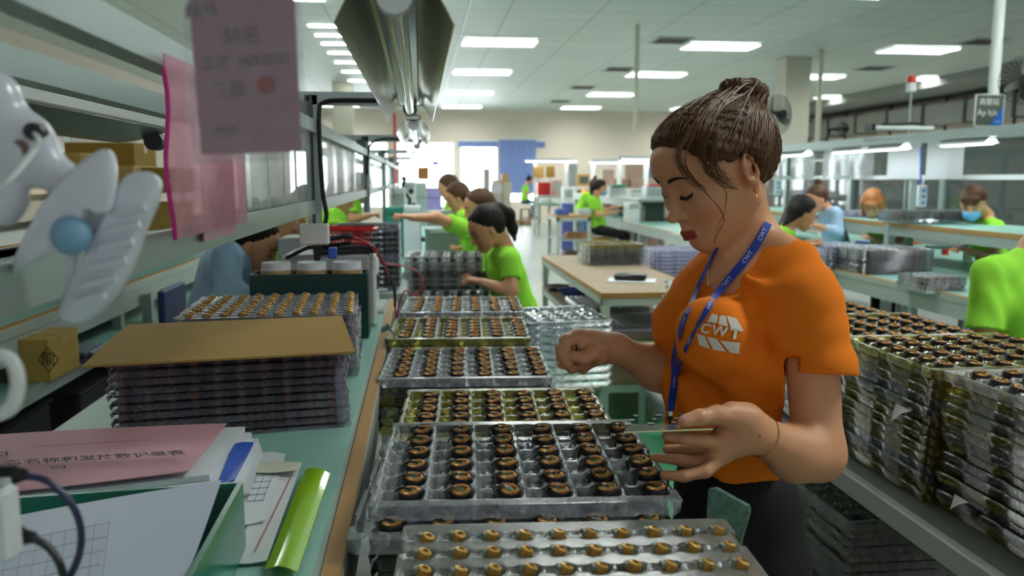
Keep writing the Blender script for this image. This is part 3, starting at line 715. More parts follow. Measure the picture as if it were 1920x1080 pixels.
# the row of tray stacks in front of the woman (nearest first)
TROW = [
    ('clear', 0.150, 1.265, 0.960, 7, 'clear tray of black coils held at the corner by the woman in orange', 'clear and olive trays stacked under the tray at her hand'),
    ('olive', 0.170, 1.690, 0.912, 6, 'olive-tinted tray of coils just behind the tray at her hand', 'trays stacked under the near olive tray'),
    ('clear', 0.115, 2.185, 0.912, 6, 'clear tray of coils beside her pinching right hand, third of the row', 'trays stacked under the third tray of the row'),
    ('olive', 0.118, 2.605, 0.930, 6, 'pale olive coil tray with blue paper tab at its left, fourth of the row', 'trays stacked under the pale olive fourth tray'),
    ('clear', 0.150, 3.030, 0.940, 6, 'farthest flat clear tray of coils, right behind the pale olive one', 'trays stacked under the farthest flat tray')]
for i, (k, x, y, z, n, lab, grp) in enumerate(TROW):
    kinds = [k] + (['clear', 'olive', 'clear'] if i != 1 else ['olive', 'olive', 'clear'])
    if i == 0: kinds = ['clear', 'clear', 'olive', 'clear']
    pos = []
    for j in range(n):
        kk = kinds[0] if j == 0 else kinds[1 + (j - 1) % (len(kinds) - 1)]
        sh = (0, 0, 0)
        if j == 1 and i == 0: sh = (-0.022, -0.050, -0.02)
        elif j: sh = (rnd.uniform(-.006, .006), rnd.uniform(-.006, .006), rnd.uniform(-.02, .02))
        loc = (x + sh[0], y + sh[1], z - j * 0.024); rz = ROT + sh[2]
        if i == 0 and j == 1: l_ = 'clear tray sticking out under the front edge of the tray at her hand'
        put('coil_tray', (BIG if j < (2 if i == 0 else 1) else BIGLO)[kk], loc, rz, lab if j == 0 else (l_ if (i == 0 and j == 1) else '%s tray from the top, under the %s' % (ORD[j], ['tray at her hand', 'near olive tray', 'third tray of the row', 'pale olive fourth tray', 'farthest flat tray'][i])), 'tray', None if (j == 0 or (i == 0 and j == 1)) else grp)
        if j == 1 and i == 0: fill(loc, rz, 'big', [0], range(6), 'coil in the tray sticking out', 'coils in the lower tray sticking out'); mass(loc, rz, rows_=range(1, 6))
        elif j: mass(loc, rz, rows_=range(0, 3), cols_=range(6))
    names = ['tray at her hand', 'near olive tray', 'third tray of the row', 'pale olive fourth tray', 'farthest flat tray']
    fill((x, y, z), ROT, 'big' if i < 3 else 'lo', range(6), range(6), 'coil in the ' + names[i], 'coils in the ' + names[i], skip=(() if i != 1 else ()))
# frontmost tray with small amber coils
zf = 0.965; T0 = (0.168, 0.80, zf)
put('small_coil_tray', SMALL, T0, ROT, 'cloudy grey tray of small amber coils at the bottom picture edge', 'tray')
for j in range(1, 6): put('small_coil_tray', SMALL, (T0[0] + rnd.uniform(-.01, .01), T0[1] + rnd.uniform(-.006, .006), zf - j * 0.02), ROT + rnd.uniform(-.03, .03), '%s tray from the top under the cloudy tray at the bottom edge' % ORD[j], 'tray', 'small-coil trays under the front one')
fill(T0, ROT, 'small', range(8), range(10), 'amber coil in the front cloudy tray', 'small amber coils in the front tray', nr=8, nc=10, cp=0.04, rp=0.045, z=0.0, jit=0.002)
# tall and low stacks beyond
LB = 'see-through tray in the tall stack beside the ponytailed worker'
for j in range(10):
    o = put('coil_tray', BIGLO['dull' if j % 3 else 'clear'], (0.135 + rnd.uniform(-.004, .004), 4.72 + rnd.uniform(-.004, .004), 0.975 - j * 0.028), ROT, 'topmost tray of the tall stack beside the ponytailed worker' if j == 0 else '%s tray from the top of the tall stack beside the ponytailed worker' % ORD[j], 'tray', None if j == 0 else 'trays in the tall stack by the ponytailed worker')
    mass((0.135, 4.72, 0.975 - j * .028), ROT, rows_=([0, 1] if j else range(6)))
for j in range(3):
    put('coil_tray', BIGLO['clear'], (0.15, 4.28, 0.80 - j * 0.028), ROT, 'topmost tray of the low stack in front of the tall one' if j == 0 else '%s tray from the top of the low stack before the tall one' % ORD[j], 'tray', None if j == 0 else 'trays in the low stack')
    mass((0.15, 4.28, 0.80 - j * .028), ROT)
# clear empty trays standing beside (right of the row) — milky tall pile
for j in range(9):
    put('empty_tray', BIGLO['clear'], (0.50, 3.25, 0.86 - j * 0.03), 0.1, 'topmost empty clear tray of the pile right of the row' if j == 0 else '%s empty tray from the top of the pile right of the row' % ORD[j], 'tray', None if j == 0 else 'empty trays in the pile right of the row')
    if j > 2: bpy.context.scene.objects[-1] if False else None

# ---- support tables of the tray row
def steel_table(name, lab, x0, x1, y0, y1, z, mtop=M_board, leg=0.03, shelf=None, medge=None, thick=0.03, mleg=M_greym):
    t = thing(name, lab, 'table', ((x0 + x1) / 2, (y0 + y1) / 2, 0)); w_, d_ = x1 - x0, y1 - y0
    MB().box((0, 0, z - thick / 2), (w_, d_, thick), bev=0.003).build('tabletop', mtop, t)
    if medge:
        e = MB()
        for sg in (-1, 1): e.box((sg * w_ / 2, 0, z - thick / 2), (0.012, d_, thick + .002)); e.box((0, sg * d_ / 2, z - thick / 2), (w_, 0.012, thick + .002))
        e.build('edge_band', medge, t)
    for sx_ in (-1, 1):
        for sy_ in (-1, 1): MB().box((sx_ * (w_ / 2 - leg / 2), sy_ * (d_ / 2 - leg / 2), (z - thick) / 2), (leg, leg, z - thick), bev=0.002).build('leg', mleg, t)
    f = MB()
    for sg in (-1, 1): f.box((sg * (w_ / 2 - leg / 2), 0, z - thick - leg / 2), (leg * .95, d_, leg)); f.box((0, sg * (d_ / 2 - leg / 2), z - thick - leg / 2), (w_, leg * .95, leg))
    f.build('frame', mleg, t)
    for zz, ms in (shelf or []):
        MB().box((0, 0, zz), (w_ - 0.01, d_ - 0.01, 0.02), bev=0.002).build('shelf', ms, t)
    return t
steel_table('tray_table', 'dark low table carrying the row of coil trays', -0.08, 0.42, 0.45, 3.3, 0.745, mat('dark_table', '3a3d3a', rough=0.5))
steel_table('tray_table', 'pale low table under the tall tray stack farther back', -0.10, 0.42, 4.05, 5.0, 0.66, M_greym)

# ---- the rack on the right
XR0 = 1.067
t = thing('tray_rack', 'grey steel rack with shelves right of the woman, loaded with tray stacks', 'rack', (1.32, 1.75, 0))
zs = 0.70
for z, nm, m in ((zs, 'shelf', mat('rack_shelf', '6f7a72', rough=0.5)), (0.30, 'lower_shelf', mat('rack_shelf2', '5f655f', rough=0.6))):
    MB().box((0, 0, z - 0.015), (0.60, 2.5, 0.03), bev=0.003).build(nm, m, t)
    MB().box((-0.31, 0, z - 0.02), (0.025, 2.5, 0.05), bev=0.003).build(nm + '_edge', M_greym, t)
for sx_ in (-1, 1):
    for sy_ in (-1.22, 1.22): MB().box((sx_ * 0.28, sy_, zs / 2 - .01), (0.04, 0.04, zs - 0.03), bev=0.003).build('leg', M_greym, t)
rk = [  # y, top z, n, kinds
    (1.405, 1.0, 14, ['clear', 'olive', 'clear', 'clear', 'olive', 'clear'], 'clear tray topping the nearest rack stack at the right edge', 'trays in the nearest rack stack at the right picture edge', 0.02),
    (1.79, 1.0, 14, ['olive', 'olive', 'olive', 'clear', 'clear', 'olive', 'olive'], 'olive tray topping the second rack stack beside her sleeve', 'trays in the second rack stack behind her arm', 0.0),
    (2.21, 0.985, 13, ['olive', 'clear', 'clear', 'olive'], 'tray topping the third rack stack, behind the olive one', 'trays in the third rack stack', 0.0),
    (2.64, 0.97, 12, ['clear', 'olive', 'clear'], 'tray topping the farthest rack stack behind her sleeve', 'trays in the farthest rack stack', 0.0)]
for i, (y, zt, n, kinds, lt, grp, dx) in enumerate(rk):
    for col in (0,):
        x = XR0 + TW / 2 + dx + col * (TW + 0.012)
        if i == 0 and col == 1: pass
        for j in range(n):
            jx, jy, jr = (0, 0, 0) if j == 0 else (rnd.uniform(-.007, .007), rnd.uniform(-.006, .006), rnd.uniform(-.010, .010))
            lab = (lt if col == 0 else lt.replace('topping', 'topping the inner pile of')) if j == 0 else '%s tray from the top of the %s rack stack%s' % (ORD[j], ['nearest', 'second', 'third', 'farthest'][i], ', inner pile' if col else '')
            if col == 1 and j > 4: continue
            put('coil_tray', (BIG if j == 0 and i < 2 else BIGLO)[kinds[j % len(kinds)]], (x + jx, y + jy, zt - j * 0.0212), jr, lab, 'tray', None if j == 0 else (grp if col == 0 else grp + ', inner pile'))
            if j and col == 0: mass((x + jx, y + jy, zt - j * 0.0212), jr, cols_=[0, 1], rows_=range(6))
            if j == 1: mass((x + jx, y + jy, zt - j * 0.0212), jr)
        if True:
            rr = range(6); fill((x, y, zt), 0, 'lo' if i > 1 else 'big', rr, range(6), 'coil on the ' + ['nearest', 'second', 'third', 'farthest'][i] + ' rack stack', ['nearest', 'second', 'third', 'farthest'][i] + ' rack stack coils')
        else: mass((x, y, zt), 0)
print('coils', n_coils[0])
# torn white tape on the stacks
for p, lb, s_ in (((XR0 - 0.012, 1.70, 0.90), 'torn white paper flap stuck on the second rack stack', 0.06), ((XR0 + 0.004, 1.50, 0.765), 'torn clear-white wrap scrap low on the nearest rack stack', 0.045)):
    g = [[(-0.004 * i, -s_ * 0.5 * j * (1 - 0.2 * i), -s_ * 0.35 * i * (1 - j * 0.35)) for j in range(3)] for i in range(3)]
    tag(MB().sheet(g, 0.001).build('paper_flap', M_paper, None, loc=p), lb, 'paper')
# cardboard sheets + trays on the lower rack shelf
for i in range(4):
    o = MB().box((0, 0, 0), (0.52, 0.9, 0.004), bev=0).build('cardboard_sheet', mat('pale_cardboard', 'c9b380', rough=0.8, var=0.05), None, loc=(1.33 + 0.006 * i, 1.30 - 0.012 * i, 0.318 + i * 0.0055), rz=0.03 * i)
    tag(o, ['lowest', 'second', 'third', 'uppermost'][i] + ' tan cardboard sheet on the rack lower shelf', 'cardboard')
for j in range(9):
    o = put('empty_tray', BIGLO['dull'], (1.30 + rnd.uniform(-.008, .008), 2.12 + rnd.uniform(-.008, .008), 0.52 - j * 0.0225), rnd.uniform(-.02, .02), 'topmost dull tray of the pile on the rack lower shelf' if j == 0 else '%s dull tray from the top on the rack lower shelf' % ORD[j], 'tray', None if j == 0 else 'dull trays on the rack lower shelf')
    mass((1.30, 2.12, 0.52 - j * 0.0225), 0, rows_=[0], cols_=range(6))
# further pile behind her (right of trolley): tall olive/clear stack with coils on top
for j in range(13):
    put('coil_tray', BIGLO[['clear', 'clear', 'olive'][j % 3] if j < 7 else 'olive'], (1.52 + rnd.uniform(-.008, .008), 4.12 + rnd.uniform(-.008, .008), 0.86 - j * 0.028), rnd.uniform(-.02, .02), 'topmost coil tray of the pile right behind her back shoulder' if j == 0 else '%s tray from the top between trolley and orange shirt' % ORD[j], 'tray', None if j == 0 else 'trays in the pile between trolley and woman')
    mass((1.52, 4.12, 0.86 - j * 0.028), 0, rows_=(range(6) if j < 1 else [0]), cols_=(range(6) if j < 1 else [0, 1, 2, 3]))
steel_table('pallet_stand', 'low tan wooden stand under the tray pile behind the woman', 1.2, 1.85, 3.85, 4.4, 0.50, M_ply)
for j in range(10):
    put('lilac_tray', BIGLO['lilac'], (1.98, 6.3, 0.86 - j * 0.03), rnd.uniform(-.01, .01), 'topmost lilac plastic tray of the pile behind the trolley' if j == 0 else '%s lilac tray from the top behind the trolley' % ORD[j], 'tray', None if j == 0 else 'lilac trays behind the trolley')
steel_table('tray_stand', 'low stand hidden under the lilac tray pile', 1.7, 2.3, 6.0, 6.6, 0.56, M_greym)
o = MASS.build('buried_coils', M_core, None, smooth=False); tag(o, 'black coils showing through the edges of the lower stacked trays', 'coils', None, 'stuff')

# ---- trolley in the middle
t = steel_table('trolley', 'white steel trolley with brown board top and two shelves', 1.03, 1.66, 4.6, 6.95, 0.75, M_board, 0.045, [(0.47, M_board), (0.21, M_board)], M_edge, 0.03, mat('trolley_steel', 'c4d2c8', rough=0.45))
sb = MB()
for z in (0.455, 0.195):
    for sg in (-1, 1): sb.box((sg * 0.30, 0, z - .01), (0.03, 2.35, 0.045)); sb.box((0, sg * 1.16, z - .01), (0.62, 0.03, 0.045))
sb.build('shelf_frame', MATS['trolley_steel'], t)
for j in range(6):
    put('coil_tray', BIGLO['clear' if j else 'olive'], (1.46 + rnd.uniform(-.008, .008), 6.25 + rnd.uniform(-.008, .008), 0.91 - j * 0.026), 0.05, 'topmost tray of the pile on the trolley top' if j == 0 else '%s tray from the top of the pile on the trolley' % ORD[j], 'tray', None if j == 0 else 'trays on the trolley top')
pk = MB()
for j in range(5):
    for c in range(6):
        for r in range(2): pk.cyl((1.46 - .17 + c * .07, 6.25 - .14 + r * .06, 0.79 + j * .025), (1.46 - .17 + c * .07, 6.25 - .14 + r * .06, 0.805 + j * .025), 0.02, n=7)
tag(pk.build('pink_parts', mat('pinkish_parts', 'a98a74', rough=0.6), None), 'pinkish parts inside the tray pile on the trolley', 'parts', None, 'stuff')
# lower shelf trays: ribbed slabs
def ribbed(name, loc, w_, d_, h_, n, m, lab, cat='tray', rz=0):
    b = MB(); b.box((0, 0, h_ * 0.3), (w_, d_, h_ * 0.6), bev=0.004)
    for i in range(n): b.cyl((-w_ / 2 + w_ * (i + .5) / n, -d_ / 2, h_ * .6), (-w_ / 2 + w_ * (i + .5) / n, d_ / 2, h_ * .6), w_ / n * 0.45, n=8)
    return tag(b.build(name, m, None, loc=loc, rz=rz, smooth=True), lab, cat)
M_rib = mat('ribbed_grey_plastic', 'a5a6ba', rough=0.25, var=0.1, coat=0.5)
ribbed('ribbed_tray', (1.34, 5.0, 0.482), 0.5, 0.42, 0.06, 14, M_rib, 'ribbed grey tray at the front of the trolley middle shelf')
ribbed('ribbed_tray', (1.30, 5.7, 0.482), 0.48, 0.6, 0.07, 14, M_rib, 'ribbed grey tray behind the front one on the trolley middle shelf')
ribbed('ribbed_tray', (1.22, 6.35, 0.222), 0.35, 0.4, 0.06, 10, M_rib, 'ribbed grey tray at the back of the trolley lower shelf')
# blue bowl + dark dish on the shelf, black case on papers on the top
p = Vector((1.2, 6.35, 0.482)); tag(MB().lathe([(0.09, 0.0), (0.14, 0.05), (0.15, 0.055), (0.135, 0.05), (0.085, 0.006)], n=7).build('plastic_basket', mat('blue_basket', '5a68c8', rough=0.4), None, loc=p), 'blue shallow plastic basket on the trolley middle shelf', 'basket')
tag(MB().lathe([(0.09, 0.0), (0.13, 0.04), (0.12, 0.04), (0.085, 0.006)], n=16).build('metal_dish', mat('dark_dish', '6a625c', rough=0.3, metal=.6), None, loc=(1.13, 6.72, 0.482)), 'dark metal dish behind the blue basket on the trolley', 'dish')
pc = oz(1182, 525, 0.757); cs = thing('instrument_case', 'small black flat device lying on papers on the trolley', 'device', (pc.x, pc.y, 0.757), -0.35)
MB().box((0, 0, 0.022), (0.20, 0.11, 0.036), bev=0.008).build('case_body', M_black, cs); MB().box((0.05, -.03, 0.0405), (0.09, 0.05, 0.003)).build('display', mat('pale_label', '9aa4ac'), cs)
MB().box((-.05, 0, 0.041), (0.06, 0.08, 0.004), bev=.002).build('keypad', mat('keypad_grey', '34383c'), cs)
tag(MB().box((0, 0, 0), (0.30, 0.2, 0.006)).build('document', M_paper, None, loc=(pc.x + .01, pc.y, 0.754), rz=-0.3), 'white papers under the black device on the trolley', 'paper')

# ================================================================ left workbench and what stands on it
def bench(name, lab, x0, x1, y0, y1, z, mtop=None, edge_side=1, thick=0.04, legs=True, medge=None, face=None):
    mtop = mtop or M_teal; face = face or M_greym
    t = thing(name, lab, 'workbench', ((x0 + x1) / 2, (y0 + y1) / 2, 0)); w_, d_ = x1 - x0, y1 - y0
    MB().box((0, 0, z - thick / 2), (w_, d_, thick), bev=0.003).build('benchtop', face, t)
    MB().box((-edge_side * 0.012, 0, z + 0.0015), (w_ - 0.05, d_ - 0.01, 0.003)).build('bench_mat', mtop, t)
    MB().box((edge_side * (w_ / 2 - 0.014), 0, z + 0.002), (0.026, d_, 0.006), bev=.001).build('edge_strip', medge or M_edge, t)
    MB().box((edge_side * (w_ / 2 - 0.02), 0, z - 0.08), (0.03, d_ - .02, 0.09)).build('apron', face, t)
    n = max(2, int(d_ / 1.6) + 1)
    for i in range(n):
        for sg in (-1, 1): MB().box((sg * (w_ / 2 - 0.045), -d_ / 2 + 0.05 + (d_ - 0.1) * i / (n - 1), (z - thick) / 2), (0.045, 0.045, z - thick - .002), bev=.003).build('leg', face, t)
    return t
bench('workbench', 'teal-topped workbench in the left foreground with papers and tray stacks', -0.74, -0.105, 0.35, 3.45, 0.90, edge_side=1)
bench('workbench', 'pale teal bench behind the tall tray stack where the reaching worker sits', -0.55, 0.27, 5.3, 12.0, 0.80, edge_side=1)
bench('workbench', 'yellow-edged teal bench against the shelves behind the denim worker', -2.1, -1.37, 2.3, 9.0, 0.905, edge_side=1)
bench('workbench', 'long bench with yellow-brown edge on the right, below the upper shelf', 2.94, 5.0, 3.0, 9.69, 0.755, edge_side=-1)
bench('workbench', 'far end bench where the blue-masked worker sits', 3.05, 3.95, 9.7, 15.0, 0.755, edge_side=-1)

# stack with the cardboard sheet (trays of small coils)
SC1, RZ1 = (-0.395, 1.80), 0.150
cell = []
for j in range(10):
    put('small_coil_tray', SMALLLO, (SC1[0] + rnd.uniform(-.005, .005), SC1[1] + rnd.uniform(-.005, .005), 1.060 - j * 0.0165), RZ1 + rnd.uniform(-.012, .012), 'uppermost tray directly under the cardboard sheet' if j == 0 else '%s tray from the top of the stack under the cardboard sheet' % ORD[j], 'tray', None if j == 0 else 'trays in the left stack under cardboard')
PM = MB()
R1 = Matrix.Rotation(RZ1, 3, 'Z')
for j in range(10):
    for c in range(10):
        for r in (0, 1):
            p = Vector((SC1[0], SC1[1], 1.055 - j * .0165)) + R1 @ Vector((-.205 + c * .043 + .006, -.165 + r * .042, 0)); PM.cyl((p.x, p.y, p.z - .012), (p.x, p.y, p.z), 0.009, n=7)
    for r in range(2, 9):
        p = Vector((SC1[0], SC1[1], 1.055 - j * .0165)) + R1 @ Vector((.19, -.165 + r * .042, 0)); PM.cyl((p.x, p.y, p.z - .012), (p.x, p.y, p.z), 0.009, n=7)
tag(PM.build('buried_small_coils', mat('mixed_small_coils', '3a2a26', rough=0.5, var=0.5, scale=38, col2='a06a48'), None), 'small dark and orange coils showing through the left tray stack', 'coils', None, 'stuff')
o = MB().box((0, 0, 0), (0.485, 0.44, 0.004)).build('cardboard_sheet', M_cardb, None, loc=(-0.402, 1.785, 1.0645), rz=RZ1); tag(o, 'tan cardboard sheet lying on the left foreground tray stack', 'cardboard')
SC2, RZ2 = (-0.392, 2.265), 0.06
for j in range(9):
    put('small_coil_tray', SMALLLO, (SC2[0] + rnd.uniform(-.005, .005), SC2[1] + rnd.uniform(-.005, .005), 1.062 - j * 0.018), RZ2 + rnd.uniform(-.015, .015), 'open topmost tray of tiny coils behind the cardboard sheet' if j == 0 else '%s tray from the top of the stack behind the cardboard' % ORD[j], 'tray', None if j == 0 else 'trays in the stack behind the cardboard')
fill((SC2[0], SC2[1], 1.064), RZ2, 'small', range(9), range(10), 'tiny coil in the tray behind the cardboard', 'tiny coils behind the cardboard sheet', nr=9, nc=10, cp=0.043, rp=0.042, z=0, jit=0.002)

# printed booklet, papers, folders
def page(name, c4, m, lab, cat='paper', thick=0.002, z=None, n=8, wave=0.0015, parent=None):
    """c4: back-left, back-right, front-right, front-left world points"""
    a, b, c_, d = [Vector(p) for p in c4]; g = []
    for i in range(n + 1):
        u = i / n; l = a.lerp(d, u); r = b.lerp(c_, u); g.append([tuple(l.lerp(r, j / n) + Vector((0, 0, wave * math.sin(3 * u + 4 * j / n)))) for j in range(n + 1)])
    g = g[::-1]
    o = MB().sheet(g, thick).build(name, m, parent, smooth=True)
    return tag(o, lab, cat) if lab else o
def dz(v, z): return Vector((v[0], v[1], v[2] + z))
zb = 0.905
M_pinkp = mat('pink_paper', 'd9a4b0', rough=0.7, var=0.04)
pk = [oz(-60, 818, 0.965), oz(425, 792, 0.965), oz(352, 884, 0.955), oz(-60, 928, 0.955)]
for k, (dx, zz) in enumerate(((0.055, -0.030), (0.042, -0.020), (0.030, -0.010))):
    page('paper_sheet', [dz(p + Vector((dx if q in (1, 2) else 0, 0.004 * k, 0)), zz) for q, p in enumerate(pk)], M_paper, ['lowest white page bundle under the pink booklet', 'middle white page bundle under the pink booklet', 'white page bundle directly under the pink booklet'][k], thick=0.009)
bk_ = thing('pink_booklet', 'pink booklet cover with black Chinese printing in the lower left', 'booklet', tuple((pk[1] + pk[2]) / 2))
o = page('cover', [p - bk_.location for p in pk], M_pinkp, None, thick=0.002, parent=bk_)
# printing along the cover: rows of characters
U = (pk[1] - pk[0]).normalized(); V_ = (pk[0] - pk[3]).normalized(); Nn = U.cross(V_).normalized()
def on_page(org, U, V_, N, vs, fs, mb): mb.add([tuple(Vector(org) + U * v[0] + V_ * v[1] + N * 0.003) for v in vs], fs)
for s_, px, py, sz, al in (('\u5404\u540d\u79f0\u548c\u53d1\u653e\u6570\u8bb0\u5f55\u8868', 10, 872, 0.026, 'LEFT'), ('(C)', 95, 880, 0.016, 'LEFT'), ('CI', -20, 856, 0.03, 'LEFT'), ('____________________', 60, 838, 0.018, 'LEFT')):
    vs, fs = text_mesh(s_, sz, bold=0.0006, align=al); tx = MB(); on_page(oz(px, py, 0.965) - bk_.location, U, V_, Nn, vs, fs, tx); tx.build('cover_lettering', mat('print_ink', '3a3038', rough=0.7), bk_)
M_blueF = mat('blue_folder', '3560c8', rough=0.4)
page('blue_folder', [oz(440, 832, 0.945), oz(476, 828, 0.945), oz(440, 900, 0.935), oz(408, 905, 0.935)], M_blueF, 'blue folder edge showing beside the pink booklet pages', 'folder', thick=0.006)
for k in range(4):
    page('paper_sheet', [oz(462 + 7 * k, 832 + 3 * k, 0.938 - .005 * k), oz(488 + 2 * k, 830 + 6 * k, 0.938 - .005 * k), oz(462 + 4 * k, 925, 0.93 - .005 * k), oz(430 + 5 * k, 930, 0.93 - .005 * k)], M_paper, ['top', 'second', 'third', 'lowest'][k] + ' curled white page right of the blue folder', thick=0.0015)
page('form_sheet', [oz(495, 848, 0.915), oz(535, 850, 0.915), oz(500, 975, 0.915), oz(440, 985, 0.915)], M_paper, 'white form page with grey printing left of the lime folder', thick=0.0012)
page('form_sheet', [oz(520, 868, 0.910), oz(566, 866, 0.910), oz(500, 1052, 0.910), oz(432, 1056, 0.910)], mat('cream_page', 'd9dfe2', rough=.7), 'white page with a thin red line beside the lime folder', thick=0.0012)
ln = MB(); a_, b_ = oz(548, 890, 0.9125), oz(478, 1035, 0.9125); ln.tube([a_, b_], 0.0007, 4); tag(ln.build('red_rule_line', M_red, bpy.data.objects['form_sheet.001']), None)
gx = MB()
for q in range(7): a_ = oz(487 - q * 4, 868 + q * 12, 0.917); b_ = oz(524 - q * 5, 866 + q * 12, 0.917); gx.tube([a_, b_], 0.0006, 4)
for q in range(3): gx.tube([oz(489 + q * 16, 866, 0.917), oz(462 + q * 15, 940, 0.917)], 0.0005, 4)
gx.build('form_ruling', mat('print_grey', '7b7f90'), bpy.data.objects['form_sheet'])
page('sticky_strip', [oz(474, 866, 0.921), oz(562, 866, 0.921), oz(560, 882, 0.921), oz(470, 886, 0.921)], mat('cream_strip', 'd6d5c4', rough=.7), 'cream paper strip lying across the forms', 'paper strip', thick=0.001)
# lime folder: curved glossy sheet
a0, b0, c0, d0 = oz(573, 868, 0.925), oz(619, 876, 0.925), oz(556, 1056, 0.925), oz(495, 1050, 0.925); g = []
for i in range(11):
    u = i / 10; l = a0.lerp(d0, u); r = b0.lerp(c0, u); g.append([tuple(l.lerp(r, j / 8) + Vector((0, 0, 0.006 * math.sin(PI * j / 8) - 0.011 + 0.002 * math.sin(6 * u)))) for j in range(9)])
o = MB().sheet(g[::-1], 0.0015).build('lime_folder', mat('lime_plastic', '9fd216', rough=0.15, coat=0.6, var=0.03), None, smooth=True); tag(o, 'glossy lime green plastic folder at the bench edge', 'folder')
# green plastic letter tray with a paper in it
M_greenp = mat('green_clear_plastic', '0e7a66', rough=0.25, coat=0.4, var=0.1)
gb = thing('letter_tray', 'dark green plastic letter tray holding a white sheet, bottom left', 'letter tray', (-0.50, 0.90, zb))
rim = [oz(-60, 940, 1.0), oz(455, 905, 1.0), oz(350, 1100, 1.0), oz(-80, 1220, 1.0)]
w1 = MB()
def wall_(a, b, z0, mb, th=0.006):
    a, b = Vector(a) - gb.location, Vector(b) - gb.location; d = (b - a).normalized(); n = Vector((-d.y, d.x, 0)) * th
    vs = [a, b, b + n, a + n]; lo = [Vector((p.x, p.y, 0.004)) for p in vs]
    mb.add([tuple(p) for p in vs + lo], [(0, 1, 2, 3), (7, 6, 5, 4), (0, 4, 5, 1), (1, 5, 6, 2), (2, 6, 7, 3), (3, 7, 4, 0)])
wall_(rim[0], rim[1], 0, w1); w1.build('back_wall', M_greenp, gb)
w2 = MB(); wall_(rim[1], rim[2], 0, w2, -0.007); w2.build('side_wall', M_greenp, gb)
fl_ = MB(); q = [Vector((p.x, p.y, zb)) - gb.location for p in rim]; fl_.add([tuple(p + Vector((0, 0, .002))) for p in q] + [tuple(p + Vector((0, 0, .006))) for p in q], [(3, 2, 1, 0), (4, 5, 6, 7), (0, 1, 5, 4), (1, 2, 6, 5), (2, 3, 7, 6), (3, 0, 4, 7)][::1]); fl_.build('tray_floor', M_greenp, gb)
page('grid_sheet', [oz(-60, 985, 1.0), oz(415, 898, 1.002), oz(345, 1100, 0.995), oz(-80, 1200, 0.995)], mat('sheet_bluish_white', 'c9d3e6', rough=.6, var=.02), 'white sheet with a printed grid lying in the green letter tray', thick=0.0015)
gl_ = MB()
zz = 1.0035
for k in range(9): x_ = 205 - k * 27; gl_.tube([oz(x_, 978 + k * 5, zz), oz(x_ - 14, 1090, zz)], 0.0004, 4)
for k in range(5): gl_.tube([oz(205 - k * 5, 980 + k * 26, zz), oz(-40, 1026 + k * 26, zz)], 0.0004, 4)
gl_.build('printed_grid', mat('print_grey', '7b7f90'), bpy.data.objects['grid_sheet'])

# ---- cables bottom-left
def cable(name, pts, r, m, lab, cat='cable', n=8):
    P = [Vector(p) for p in pts]; out = []
    for i in range(len(P) - 1):
        p0, p1, p2, p3 = P[max(i - 1, 0)], P[i], P[i + 1], P[min(i + 2, len(P) - 1)]
        for k in range(7):
            t = k / 7; out.append(0.5 * ((2 * p1) + (p2 - p0) * t + (2 * p0 - 5 * p1 + 4 * p2 - p3) * t * t + (3 * p1 - p0 - 3 * p2 + p3) * t ** 3))
    out.append(P[-1]); o = MB().tube(out, r, n).build(name, m, None, smooth=True); return tag(o, lab, cat)
yc = 0.62
cable('cable', [oy(40, 892, yc), oy(90, 903, yc), oy(140, 955, yc), oy(152, 1020, yc), oy(125, 1090, yc), oy(60, 1160, yc + .05)], 0.0028, mat('navy_cable', '272a52', rough=.4), 'dark blue cable curving down from the upper black plug')
cable('cable', [oy(60, 1008, yc - .03), oy(95, 1030, yc - .03), oy(118, 1075, yc - .03), oy(120, 1140, yc)], 0.0028, M_rubber, 'grey-black cable curving from the lower plug')
for (x0, y0, x1, y1, lb) in ((-40, 893, 50, 890, 'black cable plug at the left picture edge'), (-40, 1002, 66, 1008, 'dark cable plug below the black one')):
    q = thing('cable_plug', lb, 'plug', tuple(oy(x1, y1, yc)))
    a_, b_ = oy(x0, y0, yc) - q.location, Vector((0, 0, 0)); MB().cyl(a_, b_.lerp(a_, .25), 0.0085, 0.0075, 14).build('plug_body', M_black, q, smooth=True); MB().cyl(b_.lerp(a_, .25), b_, 0.0065, 0.004, 12).build('strain_relief', M_rubber, q, smooth=True)
q = thing('charger', 'white charger block standing at the left edge of the papers', 'charger', tuple(oy(-6, 1000, .60)))
MB().box((0, 0, 0.008), (0.028, 0.02, 0.055), bev=.004).build('charger_body', M_white, q); MB().box((0, 0, 0.037), (0.02, 0.014, 0.004), bev=.001).build('charger_cap', M_greym, q)
cable('cable', [oy(-20, 668, .5), oy(18, 672, .5), oy(34, 715, .5), oy(20, 765, .5), oy(-20, 780, .5)], 0.0042, M_white, 'looped white cable at the left edge')

